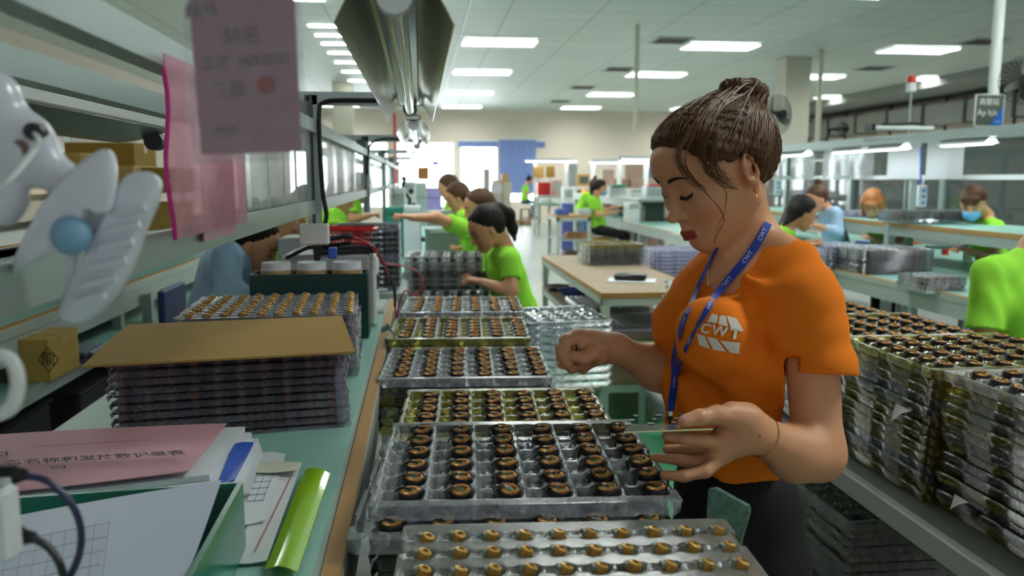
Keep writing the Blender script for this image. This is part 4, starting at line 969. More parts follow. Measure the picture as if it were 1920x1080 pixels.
# ================================================================ aluminium shelf frame over the left bench
XA = -0.285
fr = thing('profile_rack', 'aluminium profile frame over the left benches with two long rails', 'frame', (XA, 2.3, 0))
m_ = MB(); rail(m_, (0, -2.0, 1.536), (0, 9.5, 1.536), 0.03, 0.033); m_.build('top_rail', M_alu, fr)
m_ = MB(); rail(m_, (0, -1.98, 1.325), (0, 9.5, 1.325), 0.012, 0.035); m_.build('lower_rail', M_alu, fr)
m_ = MB(); rail(m_, (-0.18, -2.0, 1.53), (-0.18, 9.5, 1.53), 0.035, 0.034); m_.build('rear_rail', M_alu, fr)
for yy in (0.0, 2.2, 4.4, 6.6, 9.0)[0 if False else 0:]:
    zb_ = 0.88 if yy > 4 else 1.22; zc_, zh_ = (1.62 + zb_) / 2, 1.62 - zb_
    MB().box((0.0, yy, zc_), (0.034, 0.034, zh_)).build('post', M_alu, fr)
    s_ = MB(); s_.box((0.0, yy - 0.0175, zc_), (0.008, 0.002, zh_ - .005)); s_.box((0.0175, yy, zc_), (0.002, 0.008, zh_ - .005)); s_.build('post_slot', M_alud, fr)
    m_ = MB(); rail(m_, (-0.2, yy, 1.612), (0.30, yy, 1.612), 0.034, 0.034); m_.build('cross_arm', M_alu, fr)
    b_ = MB(); b_.box((-0.02, yy - 0.02, 1.58), (0.05, 0.004, 0.05)); b_.cyl((-0.02, yy - .024, 1.58), (-.02, yy - .02, 1.58), 0.007, n=8); b_.build('corner_bracket', M_alud, fr)
# black cable running along the first arm and down its post
cable('power_cable', [(-0.05, 2.275, 1.606), (-0.20, 2.275, 1.606), (-0.248, 2.277, 1.60), (-0.262, 2.272, 1.575), (-0.262, 2.27, 1.45), (-0.258, 2.27, 1.36), (-0.250, 2.265, 1.30), (-0.262, 2.26, 1.262)], 0.006, M_rubber, 'thick black cable running down the first frame post')
cable('power_cable', [(-0.07, 4.475, 1.606), (-0.20, 4.475, 1.606), (-0.262, 4.472, 1.56), (-0.275, 4.47, 1.42)], 0.006, M_rubber, 'thin black cable on the second frame post')
sk = thing('socket_box', 'off-white socket box under the lower rail by the first post', 'socket', (-0.262, 2.22, 1.235))
MB().box((-0.015, 0, 0.02), (0.075, 0.03, 0.055), bev=.004).build('socket_body', M_white, sk); MB().box((0.03, 0, -0.03), (0.022, 0.02, 0.03), bev=.003).build('blue_switch', M_blueF, sk)
MB().cyl((-0.01, 0, -0.008), (-0.01, 0, -0.05), 0.012, 0.008, 10).build('plug', M_black, sk, smooth=True)

# unlit and lit reflector lamps hanging under the frame
def refl_lamp(loc, L_, lab, lit):
    t = thing('hanging_lamp', lab, 'lamp', loc); w_ = 0.113
    prof = []
    for i in range(9): u = i / 8; prof.append((w_ / 2 * (1 - 0.62 * u), 0.045 * math.sin(u * PI / 2)))       # outer edge to shoulder
    for sg in (-1, 1):
        b = MB(); rows_ = []
        for yy in np.linspace(-L_ / 2, L_ / 2, 6): rows_.append([(sg * x, yy, z) for x, z in (prof if sg > 0 else prof[::-1])])
        b.sheet(rows_, 0.0015); b.build('reflector_wing', MATS['polished_reflector'] if lit else mat('olive_reflector', '9c9c80', rough=0.18, metal=0.95, var=.05), t, smooth=True)
    b = MB(); b.box((0, 0, 0.052), (0.048, L_, 0.02), bev=.004); b.box((0, 0, 0.036), (0.02, L_ * .97, 0.014), bev=.003); b.build('lamp_channel', M_steel, t)
    for sg in (-1, 1): MB().cyl((sg * 0.0, sg * (L_ / 2 - 0.01), 0.03), (0, sg * (L_ / 2 - 0.03), 0.03), 0.018, n=16).build('lamp_holder', M_white, t, smooth=True); 
    MB().cyl((0, -L_ / 2 + .03, 0.024), (0, L_ / 2 - .03, 0.024), 0.0105, n=12).build('tube', M_tube if lit else mat('unlit_tube', 'cfd6cc', rough=.12, coat=.6), t, smooth=True)
    s_ = MB()
    for yy in (-L_ * .35, L_ * .35): s_.box((0, yy, 0.078), (0.02, 0.02, 0.035))
    s_.build('hanger', M_greym, t)
    return t
refl_lamp((-0.022, 1.50, 1.545), 1.36, 'big near unlit lamp with olive mirrored wings at the top centre', False)
refl_lamp((-0.018, 3.45, 1.548), 1.30, 'second hanging reflector lamp, unlit, behind the big near one', False)
for i, yy in enumerate((5.4, 7.3, 9.2)): refl_lamp((-0.012, yy, 1.55), 1.30, ['third', 'fourth', 'farthest'][i] + ' hanging lamp of the row, glowing white', True)
t = thing('hanging_lamp', 'long reflector lamp under the rear rail at upper left', 'lamp', (-0.62, 1.35, 1.52))
MB().box((0, 0, 0.03), (0.05, 1.5, 0.03), bev=.006).build('lamp_channel', M_white, t)
MB().box((0.028, 0, 0.008), (0.012, 1.5, 0.022), bev=.003).build('reflector_edge', M_white, t)
b = MB(); rows_ = [[(0.03 - 0.13 * u, yy, -0.005 - 0.030 * math.sin(u * 1.5)) for u in np.linspace(0, 1, 7)] for yy in (-0.75, 0, 0.75)]; b.sheet(rows_, 0.002); b.build('reflector_wing', mat('olive_reflector2', '8f9686', rough=0.25, metal=0.8), t, smooth=True)
MB().cyl((-.02, 0.76, -.03), (-.02, 0.80, -.03), 0.022, n=16).build('lamp_socket', M_black, t, smooth=True)

# clear sheets hanging in the frame bays
for i, (ya, yb, lb) in enumerate(((1.45, 2.26, 'clear plastic sheet hanging left of the first frame post'), (2.34, 4.4, 'clear plastic sheet in the bay behind the first post'), (4.6, 6.6, 'clear plastic sheet in the second frame bay'), (6.8, 9.0, 'clear plastic sheet in the third frame bay'))):
    n = 30; g = [[(0.006 * math.sin(j * 0.9) + .003 * math.sin(j * 2.3), (yb - ya) * j / n, -0.19 * r / 3) for j in range(n + 1)] for r in range(4)]
    tag(MB().sheet(g, 0.0012).build('plastic_sheet', M_sheet, None, loc=(XA - 0.02, ya, 1.522), smooth=True), lb, 'plastic sheet')

# pink sleeve hanging behind the card, with a magenta edge
M_pinks = clear('pink_clear_plastic', (0.98, 0.72, 0.80), haze=0.30, rough=0.4, gloss=.3, ior=1.2, hazecol=(1.0, 0.60, 0.75), bump=0.3, bscale=10)
ps = thing('pink_sleeve', 'translucent pink plastic sleeve with magenta edge hanging from the top rail', 'plastic sleeve', (XA + 0.02, 1.0, 1.53))
ya, yb = ox(316, 300, XA + .02).y, ox(452, 300, XA + .02).y
def bulge(j): return 0.004 * math.sin(j * 0.8)
zb0 = 1.30
g = [[(bulge(j), ya - 1.0 + (yb - ya) * j / 10, -0.195 * r / 6) for j in range(11)] for r in range(7)]
MB().sheet(g, 0.0015).build('sleeve_film', M_pinks, ps, smooth=True)
MB().tube([(0.003 * math.sin(k), ya - 1.0 - 0.001, -0.015 - 0.18 * k / 8) for k in range(9)], 0.0028, 6).build('magenta_edge', mat('magenta_strip', 'd8288e', rough=.4), ps, smooth=True)
MB().box((-0.008, (ya + yb) / 2 - 1.0 + 0.07, -0.15), (0.002, (yb - ya) * 0.5, 0.12)).build('inner_page', mat('pale_pink_page', 'e6bcc8', rough=.7), ps)
pl_ = MB()
for k in range(7): pl_.box((-0.0065, (ya + yb) / 2 - 1.0 + 0.07, -0.105 - k * 0.014), (0.001, (yb - ya) * (0.4 if k % 2 else 0.28), 0.0016))
pl_.build('page_print', mat('print_grey', '7b7f90'), ps)

# pink card in a clear holder, close to the camera
yk = 0.56; c4 = [oy(352, -12, yk), oy(552, -26, yk), oy(566, 284, yk), oy(378, 291, yk)]
o4 = [oy(340, -30, yk), oy(562, -44, yk), oy(580, 300, yk), oy(362, 308, yk)]
cd = thing('name_card', 'blurred pink printed card in a clear holder hanging near the top', 'card', tuple((c4[0] + c4[1]) / 2))
def quadslab(q4, dy, th): 
    P = [p - cd.location for p in q4]; return [tuple(p + Vector((0, dy, 0))) for p in P] + [tuple(p + Vector((0, dy + th, 0))) for p in P], [(3, 2, 1, 0), (4, 5, 6, 7), (0, 1, 5, 4), (1, 2, 6, 5), (2, 3, 7, 6), (3, 0, 4, 7)]
MB().add(*quadslab(c4, 0, 0.0006)).build('card', mat('pink_card', 'd893ab', rough=.6, var=.06, scale=30), cd)
MB().add(*quadslab(o4, -0.002, 0.0008)).build('card_holder', clear('milky_holder', (0.95, 0.96, 0.96), haze=0.10, rough=0.15, hazecol=(.75, .8, .8)), cd)
tx = MB(); ex = (c4[1] - c4[0]).normalized(); ez = (c4[0] - c4[3]).normalized(); ny = Vector((0, -1, 0))
for s_, px, py, sz in (('\u7f16\u53f7', 378, 22, .010), ('\u7ad9\u540d', 455, 70, .012), ('\u5de5\u5e8f  M/S2020', 460, 115, .009), ('\u6570\u91cf', 430, 170, .010), ('\u5907\u6ce8', 425, 248, .008)):
    vs, fs = text_mesh(s_, sz, bold=.0004); og = oy(px, py, yk) - cd.location; tx.add([tuple(og + ex * v[0] + ez * v[1] + ny * 0.0008) for v in vs], fs)
tx.build('card_lettering', mat('faint_ink', '8a6474', rough=.7), cd)
og = oy(500, 160, yk) - cd.location; MB().cyl(og + ny * .0006, og + ny * .0014, 0.0058, n=20).build('red_stamp', mat('stamp_red', 'c2504e', rough=.6), cd)
MB().tube([(c4[0] + c4[1]) / 2 - cd.location, Vector((0.0, 0.0, 0.03)), Vector((-0.02, 0.06, 0.06))], 0.0012, 6).build('hanging_string', M_white, cd)

# ---- clip-on fan clamp on the lower rail
YC = 0.60
def SP(pts, y): return [tuple(oy(a, b, y)) for a, b in pts]
def slab(poly_px, y, th, name, m, parent, bev=0.003):
    P = [oy(a, b, y) - parent.location for a, b in poly_px]; n = len(P); cen = sum(P, Vector()) / n
    def ring(s_, yy): return [tuple(cen + (p - cen) * s_ + Vector((0, yy, 0))) for p in P]
    k = 1 - bev / 0.03; vs = ring(k, -th / 2) + ring(1, -th / 2 + bev) + ring(1, th / 2 - bev) + ring(k, th / 2)
    fs = [tuple(range(n - 1, -1, -1))] + [(q * n + i, q * n + (i + 1) % n, (q + 1) * n + (i + 1) % n, (q + 1) * n + i) for q in range(3) for i in range(n)] + [tuple(range(3 * n, 4 * n))]
    fs = [f[::-1] for f in fs]
    return MB().add(vs, fs).build(name, m, parent, smooth=True, angle=.9)
M_fan = mat('white_fan_plastic', 'dfe3ee', rough=0.28, var=0.02, coat=0.3)
cl = thing('fan_clamp', 'white plastic spring clamp with blue knob clipped on the lower rail', 'clamp', tuple(oy(170, 560, YC)))
def smooth_poly(ctrl, n=5):
    out = []; N = len(ctrl)
    for i in range(N):
        p0, p1, p2, p3 = [Vector(ctrl[(i + q) % N] + (0,)) for q in (-1, 0, 1, 2)]
        for k in range(n): t = k / n; v = 0.5 * ((2 * p1) + (p2 - p0) * t + (2 * p0 - 5 * p1 + 4 * p2 - p3) * t * t + (3 * p1 - p0 - 3 * p2 + p3) * t ** 3); out.append((v.x, v.y))
    return out
front = [(24, 505), (60, 420), (110, 345), (160, 300), (196, 280), (215, 300), (214, 380), (200, 400), (165, 390), (158, 440), (150, 472), (90, 478), (52, 500)]
slab(smooth_poly(front), YC, 0.012, 'front_jaw', M_fan, cl, .003)
slab(smooth_poly([(160, 310), (190, 290), (212, 310), (212, 400), (150, 470), (140, 560), (125, 570), (130, 470), (162, 380)]), YC + .018, 0.012, 'jaw_rib', M_fan, cl, .003)
grip = [(120, 560), (150, 500), (185, 430), (215, 370), (240, 330), (275, 322), (300, 340), (296, 380), (275, 430), (250, 500), (215, 560), (175, 595), (140, 603), (118, 590)]
slab(smooth_poly(grip), YC + 0.012, 0.02, 'grip_handle', M_fan, cl, .006)
rb = MB()
for (a_, b_) in (((222, 400), (272, 388)), ((205, 433), (262, 420)), ((188, 465), (250, 452)), ((170, 502), (236, 487)), ((155, 536), (218, 520)), ((143, 566), (196, 552))): rb.cyl(oy(*a_, YC + .0005) - cl.location, oy(*b_, YC + .0005) - cl.location, 0.0034, n=8)
rb.build('grip_ridges', M_fan, cl, smooth=True)
p = oy(132, 441, YC - .006) - cl.location
MB().lathe([(0.0001, 0.010), (0.006, 0.009), (0.0115, 0.005), (0.0135, 0), (0.0135, -.004)], c=tuple(p), n=24, M=Matrix.Rotation(PI / 2, 4, 'X')).build('blue_knob', mat('pale_blue_knob', '86b4d4', rough=.35), cl, smooth=True)
# fan body behind
fb = Sdf(); P_ = lambda x, y, d=YC + .02: np.array(oy(x, y, d))
fb.el(P_(-22, 205), (0.024, 0.02, 0.030), 0.01).el(P_(35, 275), (.021, .014, .020), .012).rc(P_(5, 240), P_(60, 250), .014, .012, .01).rc(P_(60, 305), P_(150, 352), .0125, .0125, .02).rc(P_(-25, 330), P_(22, 375), .014, .010, .012).rc(P_(22, 375), P_(10, 400), .010, .010, .006).el(P_(88, 280, YC + .035), (0.010, 0.014, 0.012), 0.006)
fbo = thing('clip_fan', 'white clip-on fan body with hinge at the left edge', 'fan', tuple(oy(10, 300, YC - .01)))
fb.build('fan_body', M_fan, fbo, h=0.003)
for (x, y, r, m, nm) in ((37, 277, .0055, mat('screw_brown', '6c5a50', rough=.3, metal=.6), 'hinge_screw'), (60, 246, .006, M_black, 'tilt_knob')):
    q = oy(x, y, YC + .003) - fbo.location; MB().cyl(q, q + Vector((0, .012, 0)), r, n=16).build(nm, m, fbo, smooth=True)
fc_ = cable('fan_cord', [oy(-20, 370, .56), oy(20, 335, .56), (oy(62, 285, .59)), oy(72, 262, .595), oy(60, 245, .61)], 0.0018, M_white, 'thin white fan cord looping over the hinge')
fc_.parent = fbo; fc_.matrix_parent_inverse = Matrix.Translation(-fbo.location); del fc_['category']; del fc_['label']

# ================================================================ instruments on the left bench
yi = 2.78
it = thing('bench_instrument', 'grey box instrument behind the tray stack, basket on top', 'instrument', (-0.40, yi + 0.13, zb))
xa, xb = oy(530, 500, yi).x, oy(694, 500, yi).x; zt = oy(600, 478, yi).z
MB().box(((xa + xb) / 2 + .40, 0, (zt - zb) / 2), (xb - xa, 0.26, zt - zb), bev=.008).build('instrument_case', mat('instrument_grey', 'b7bcc0', rough=.5), it)
MB().box((xb + .40 + .008, 0, (zt - zb) / 2), (0.016, 0.25, zt - zb - .01), bev=.005).build('front_bezel', M_white, it)
for k in range(3): MB().cyl((xb + .416, -0.06 + k * .05, 0.05), (xb + .44, -0.06 + k * .05, 0.05), 0.018 if k == 0 else .01, n=16).build('control_knob', M_white, it, smooth=True)
MB().box((xb + .418, 0.02, .14), (0.004, 0.12, 0.05)).build('display', M_black, it)
it2 = thing('bench_instrument', 'second grey instrument half hidden behind the basket', 'instrument', (-0.42, yi + 0.48, zb))
MB().box((-0.0, 0, 0.14), (0.22, 0.2, 0.27), bev=.008).build('instrument_case', MATS['instrument_grey'], it2); MB().box((0.115, 0, 0.14), (0.012, 0.18, .25), bev=.003).build('front_bezel', M_greym, it2)
# tester board + probes + red basket on it
MB_z = zt + 0.006
bb = thing('black_tester', 'flat black tester lying on the grey instrument', 'tester', (oy(645, 470, yi).x, yi + 0.06, zt + .001))
MB().box((0, 0, 0.012), (0.20, 0.13, 0.022), bev=.006, rz=.15).build('tester_body', M_black, bb); MB().box((0, 0, 0.024), (0.17, 0.10, 0.003), bev=.001, rz=.15).build('tester_lid', mat('matt_black', '26262a', rough=.7), bb)
pr = cable('test_probe', [oy(535, 484, yi - .03), oy(580, 462, yi - .03), oy(625, 447, yi - .03), oy(662, 442, yi - .02)], [0.004] + [0.008] * 20 + [0.004], M_black, 'black test probe lying across the instrument', 'probe')
cable('test_probe', [oy(570, 465, yi - .01), oy(620, 460, yi), oy(658, 455, yi)], 0.007, M_black, 'shorter black probe beside the long one', 'probe')
rbk = thing('red_basket', 'red slotted plastic basket on the instrument', 'basket', (oy(653, 455, yi + .12).x, yi + 0.17, zt + .026))
def quadring(w_, d_, z): return [(-w_ / 2, -d_ / 2, z), (w_ / 2, -d_ / 2, z), (w_ / 2, d_ / 2, z), (-w_ / 2, d_ / 2, z)]
wb_ = MB(); lo_, hi_ = quadring(.13, .10, 0.0), quadring(.165, .13, .048)
wb_.box((0, 0, 0.002), (.13, .10, .003))
for i in range(4):
    a_, b_ = Vector(lo_[i]), Vector(lo_[(i + 1) % 4]); c_, d_ = Vector(hi_[i]), Vector(hi_[(i + 1) % 4])
    for k in range(13): t_ = k / 12; wb_.tube([a_.lerp(b_, t_), c_.lerp(d_, t_)], 0.0022, 4)
    for u in (0.0, 0.12, 0.62, 0.8, 1.0): wb_.tube([a_.lerp(c_, u), b_.lerp(d_, u)], 0.0028 if u > .6 else .0022, 4)
wb_.build('basket_body', M_red, rbk)
rr_ = MB(); R4 = quadring(.19, .155, .05); rr_.tube([Vector(q) for q in R4], 0.0045, 6, True); rr_.tube([Vector(q) for q in quadring(.175, .14, .05)], 0.004, 6, True); rr_.build('basket_rim', M_red, rbk, smooth=True)
# green cardboard box with three white tape rolls
gbx = thing('parts_box', 'dark green open box holding three tape rolls', 'box', (oy(582, 530, 2.62).x, 2.64, zb + .0))
zg = oy(580, 512, 2.62).z - zb; wg = oy(690, 530, 2.62).x - oy(475, 530, 2.62).x
g_ = MB(); g_.box((0, -0.055, zg / 2), (wg, .006, zg)); g_.box((0, .055, zg / 2), (wg, .006, zg)); g_.box((-wg / 2, 0, zg / 2), (.006, .11, zg)); g_.box((wg / 2, 0, zg / 2), (.006, .11, zg)); g_.box((0, 0, .004), (wg, .11, .006))
g_.build('box_walls', mat('dark_green_board', '0f3a38', rough=.5), gbx)
for k in range(3):
    xk = gbx.location.x + (-0.30 + 0.31 * k) * wg
    tr = thing('tape_roll', ['left', 'middle', 'right'][k] + ' white paper-wound roll in the green box', 'tape roll', (xk, 2.64, zb + zg - .035))
    r_ = wg * .135; MB().lathe([(r_ * .8, 0), (r_, 0), (r_, .045), (r_ * .86, .045), (r_ * .86, .01)], n=28).build('roll_core', M_ply, tr, smooth=True)
    MB().lathe([(r_ * .82, .03), (r_ * .93, .03), (r_ * .93, .068), (r_ * .88, .068), (r_ * .82, .05)], n=28).build('paper_wrap', M_paper, tr, smooth=True)
# red wires and small things at the bench end
def wire(pts, lab, m=None, r=0.0028): return cable('test_wire', pts, r, m or mat('red_wire', 'b81e26', rough=.35), lab, 'wire')
wire([oy(655, 443, yi - .02), oy(690, 456, yi), oy(715, 490, yi), oy(735, 530, 2.9), oy(742, 580, 2.9), oy(745, 605, 2.9)], 'red test wire hanging down from the probe')
wire([oy(655, 455, yi), oy(700, 462, yi), oy(720, 492, yi), oy(755, 498, 2.9), oy(785, 512, 2.9), oy(792, 535, 2.9), oy(778, 555, 2.9), oy(760, 545, 2.9), oy(748, 570, 2.9), oy(744, 600, 2.9)], 'red test wire making the wide loop')
wire([oy(728, 520, 2.88), oy(738, 535, 2.88), oy(741, 575, 2.88)], 'black cable tail by the red wires', M_rubber, .005)
mk_ = thing('marker_pen', 'white marker with blue cap lying on the bench end', 'pen', tuple(oz(705, 545, zb + .006)), 0.1)
MB().cyl((0, 0, .004), (0.05, 0, .004), .005, n=10).build('pen_body', M_white, mk_, smooth=True); MB().cyl((0.05, 0, .004), (0.068, 0, .004), .0055, n=10).build('pen_cap', M_blueF, mk_, smooth=True)
tag(MB().sheet([[(0.0, 0, 0), (.02, 0, .01), (.03, 0, .0)], [(0.0, -.03, 0.02), (.02, -.03, .035), (.035, -.03, .0)]], .001).build('paper_tab', mat('pale_blue_paper', 'a9c3dc', rough=.6), None, loc=tuple(oy(716, 625, 2.42))), 'small pale blue paper tab at the left of the olive tray', 'paper')

# ================================================================ shelves and boxes behind, on the left
sh = thing('storage_shelf', 'steel shelf unit with cardboard boxes at the back left', 'shelf', (-2.25, 4.6, 0))
for z in (1.17, 1.325): MB().box((0 if z > 1.2 else 0.5, 0, z - .015), (0.85 if z > 1.2 else .75, 4.4, .03)).build('shelf_board', M_board if z > 1.2 else M_greym, sh)
MB().box((0.88, 0, 1.178), (.02, 4.4, .006)).build('yellow_edge', M_edge, sh)
MB().box((0.87, 0, 1.11), (.01, 4.4, .11)).build('shelf_apron', M_greym, sh)
for yy in (-2.1, -.2, 2.1): MB().box((0.43, yy, .95), (.04, .04, 1.9)).build('upright', M_greym, sh)
for yy in (-2.1, 2.1): MB().box((-0.40, yy, .95), (.04, .04, 1.9)).build('upright', M_greym, sh)
def carton(x, y, z, w_, d_, h_, lab, rz=0, m=None, tape=True, text=None, group=None):
    t = thing('cardboard_box', lab, 'box', (x, y, z), rz, group); MB().box((0, 0, h_ / 2), (w_, d_, h_), bev=.002).build('box_body', m or M_cardd, t)
    if tape: MB().box((0, 0, h_ + .0006), (w_ + .001, .045, .001)).build('tape', mat('box_tape', 'b79a62', rough=.3), t); MB().box((w_ / 2 + .0008, 0, h_ * .9), (.001, .045, h_ * .2)).build('tape_end', MATS['box_tape'], t)
    if text:
        vs, fs = text_mesh(text[0], text[1]); M = Matrix.Translation((w_ * text[2], -d_ / 2 - .001, h_ * text[3])) @ RX; MB().add(vs, fs, M).build('box_lettering', mat(text[4], text[5], rough=.7), t)
    return t
def carton_px(px0, px1, pyb, pyt, y, lab, d_=.35, **k):
    a, b = oy(px0, pyb, y), oy(px1, pyb, y); zt_ = oy(px0, pyt, y).z; return carton((a.x + b.x) / 2, y + d_ / 2, k.pop('z', a.z), b.x - a.x, d_, zt_ - a.z if 'h' not in k else k.pop('h'), lab, **k)
mc1 = mat('kraft_box', 'b8984f', rough=.85, var=.06); mc2 = mat('kraft_box_dark', '9c7c30', rough=.85, var=.06)
carton_px(85, 152, 322, 243, 3.4, 'tall kraft box with red and black printing above the white fan arm', m=mc1, z=1.34, text=('H = 120', .03, -.1, .8, 'red_ink', 'c03a2a'))
carton_px(155, 250, 320, 268, 3.6, 'low kraft box with a torn corner, middle of the shelf', m=mat('kraft_box_light', 'c0a066', rough=.85), z=1.34)
carton_px(252, 325, 310, 262, 3.7, 'dark kraft box at the right end of the shelf', m=mc2, z=1.34)
carton_px(120, 250, 262, 240, 4.4, 'kraft box lid behind the low torn box', m=mc2, z=1.34, h=.24)
carton_px(150, 230, 385, 325, 3.75, 'lower kraft box under the shelf board, left', m=mc2, z=1.175, h=.12)
carton_px(240, 322, 378, 326, 3.75, 'lower kraft box under the shelf board, right', m=mc1, z=1.175, h=.12)
mc = thing('grey_machine', 'pale grey machine with vent grille at the left edge', 'machine', (-2.0, 3.0, 1.175)); MB().box((0, 0, .09), (.4, .35, .18), bev=.01).build('machine_case', MATS['instrument_grey'], mc)
v_ = MB(); [v_.box((.02 + .05 * k, -.178, .05 + .011 * r), (.035, .003, .004)) for k in range(2) for r in range(4)]; v_.build('vent_grille', M_black, mc)
for k, (px, py) in enumerate(((290, 395), (312, 385), (300, 400))):
    p = ox(px, py, -1.62); o = MB().lathe([(.03, 0), (.04, .08), (.038, .08), (.028, .004)], n=16).build('clear_cup', M_tray, None, smooth=True, loc=(p.x, p.y, 1.172)); tag(o, 'clear plastic cup on the yellow-edged shelf, ' + ['left one', 'taller-looking right one', 'front one'][k], 'cup')
lsh = thing('low_shelf', 'teal lower shelf under the yellow-edged bench', 'shelf', (-1.72, 4.2, 0)); MB().box((0, -.1, .69), (.82, 4.5, .02)).build('shelf_board', M_teal, lsh)
MB().box((.415, -.1, .68), (.012, 4.5, .05)).build('shelf_edge', M_greym, lsh)
for yy in (-2.3, 0.0, 2.08): MB().box((.38, yy, .42), (.045, .045, .84)).build('post', M_greym, lsh)
b2 = carton_px(12, 95, 712, 630, 2.95, 'small kraft box with a black diamond mark on the low teal shelf', m=mc1, z=.702, h=.15, d_=.25)
vs, fs = text_mesh('\u9f8d', .05); dm = MB().add([(0, 0, .045), (.035, 0, 0), (0, 0, -.045), (-.035, 0, 0), (0, 0, .040), (.031, 0, 0), (0, 0, -.040), (-.031, 0, 0)], [(0, 1, 5, 4), (1, 2, 6, 5), (2, 3, 7, 6), (3, 0, 4, 7)]); dm.add(vs, fs, RX)
dmo = dm.build('diamond_mark', M_black, b2, loc=(.07, -.1262, .08))
ribbed('ribbed_tray', (-1.42, 3.35, .702), .35, .2, .05, 12, mat('dark_ribbed', '565f78', rough=.3), 'dark ribbed plastic tray on the low teal shelf')
for k, (px, py) in enumerate(((255, 520), (300, 500), (340, 488))):
    p = ox(px, py, -1.55); o = MB().lathe([(.05, 0), (.09, .03), (.085, .03), (.045, .004)], n=20).build('blue_dish', M_blueF, None, smooth=True, loc=(p.x, p.y, .911)); tag(o, ['nearest', 'middle', 'farthest'][k] + ' blue plastic dish on the yellow-edged bench', 'dish')
ch = thing('blue_chair', 'dark blue plastic chair behind the denim worker', 'chair', (-0.98, 3.95, 0))
MB().box((0, 0, .45), (.36, .36, .03), bev=.01).build('seat', mat('navy_plastic', '1c2c6a', rough=.5), ch); MB().box((-.17, 0, .70), (.03, .36, .42), bev=.012).build('backrest', MATS['navy_plastic'], ch)
for sx_ in (-1, 1):
    for sy_ in (-1, 1): MB().cyl((sx_ * .16, sy_ * .16, 0), (sx_ * .15, sy_ * .15, .44), .014).build('leg', M_alud, ch, smooth=True)

# ================================================================ the woman in the orange T-shirt
def V(*a): return np.array(a, float)
def rotm(fwd, up=(0, 0, 1)):
    f = np.array(fwd, float); f /= np.linalg.norm(f); u = np.array(up, float); l = np.cross(u, f); l /= np.linalg.norm(l); u = np.cross(f, l)
    return np.stack([f, l, u], 1)          # columns: forward, left, up
def vor(name, base, hi=None):               # skin with lip / blush masks
    m = bpy.data.materials.new(name); m.use_nodes = True; n = m.node_tree; L = n.links; b = n.nodes['Principled BSDF']
    cur = None
    t = n.nodes.new('ShaderNodeTexCoord'); no = n.nodes.new('ShaderNodeTexNoise'); no.inputs['Scale'].default_value = 14; L.new(t.outputs['Object'], no.inputs['Vector'])
    mx = n.nodes.new('ShaderNodeMix'); mx.data_type = 'RGBA'; mx.inputs['A'].default_value = lin(base); mx.inputs['B'].default_value = tuple(v * q for v, q in zip(lin(base)[:3], (1.02, 0.92, 0.88))) + (1,)
    L.new(no.outputs['Fac'], mx.inputs['Factor']); cur = mx.outputs['Result']
    for at, c in (hi or []):
        a = n.nodes.new('ShaderNodeAttribute'); a.attribute_name = at; m2 = n.nodes.new('ShaderNodeMix'); m2.data_type = 'RGBA'
        m2.inputs['B'].default_value = lin(c); L.new(cur, m2.inputs['A']); L.new(a.outputs['Fac'], m2.inputs['Factor']); cur = m2.outputs['Result']
    L.new(cur, b.inputs['Base Color']); b.inputs['Roughness'].default_value = 0.45; b.inputs['Subsurface Weight'].default_value = 0.12
    b.inputs['Subsurface Radius'].default_value = (1, .35, .2); b.inputs['Subsurface Scale'].default_value = .008
    n2 = n.nodes.new('ShaderNodeTexNoise'); n2.inputs['Scale'].default_value = 180; L.new(t.outputs['Object'], n2.inputs['Vector']); bp = n.nodes.new('ShaderNodeBump'); bp.inputs['Strength'].default_value = .08; bp.inputs['Distance'].default_value = .001
    L.new(n2.outputs['Fac'], bp.inputs['Height']); L.new(bp.outputs[0], b.inputs['Normal'])
    MATS[name] = m; return m
M_skin = vor('skin_warm', 'dda47c', [('blush', 'c67a5a'), ('lip', '9c3f38'), ('nail', 'e0a9a4')])
M_skin2 = vor('skin_plain', 'd8a27c', [('lip', 'a8574c')])
M_hair = mat('dark_brown_hair', '3a2212', rough=0.5, var=0.3, scale=30, col2='62401f', bump=0.9, bscale=260, stretch=(1, 1, 0.2), spec=.35)
M_hair2 = mat('brown_hair_strands', '43290f', rough=0.45, var=0.3, scale=30, col2='7d5225', spec=.4)
M_shirt = mat('orange_cotton', 'fa8520', rough=0.85, var=0.03, scale=5, bump=0.3, bscale=22, spec=.2)
M_trou = mat('black_trousers', '101012', rough=0.8)
# --- head in its own frame (x forward, y to her left, z up), then placed
FW = V(-0.95, -0.26, -0.50)
HR = rotm(FW, (0.0, 0, 1)); HS = 1.04
HC = V(*oy(1289, 364, 1.335)) - HR @ (V(.080, .031, .006) * HS)
def H(x, y, z): return HC + HR @ (V(x, y, z) * HS)
def hr(v): return np.array(v) * HS
sk = Sdf()
sk.el(H(-0.010, 0, 0.034), hr((0.092, 0.074, 0.078)), .01, R=HR)       # cranium
sk.el(H(0.018, 0, 0.000), hr((0.070, 0.066, 0.085)), .03, R=HR)        # face mass
sk.el(H(0.040, 0, -0.045), hr((0.044, 0.048, 0.055)), .03, R=HR)       # muzzle/jaw front
sk.rc(H(-0.010, 0.052, -0.045), H(0.050, 0.018, -0.088), .020 * HS, .016 * HS, .03).rc(H(-0.010, -0.052, -0.045), H(0.050, -0.018, -0.088), .020 * HS, .016 * HS, .03)
sk.el(H(0.066, 0, -0.086), hr((0.017, 0.021, 0.015)), .025, R=HR)      # chin
sk.el(H(0.058, 0.036, -0.018), hr((0.022, 0.024, 0.022)), .025, R=HR).el(H(0.058, -0.036, -0.018), hr((0.022, 0.024, 0.022)), .025, R=HR)   # cheeks
sk.el(H(0.070, 0, 0.052), hr((0.018, 0.05, 0.03)), .03, R=HR)         # forehead
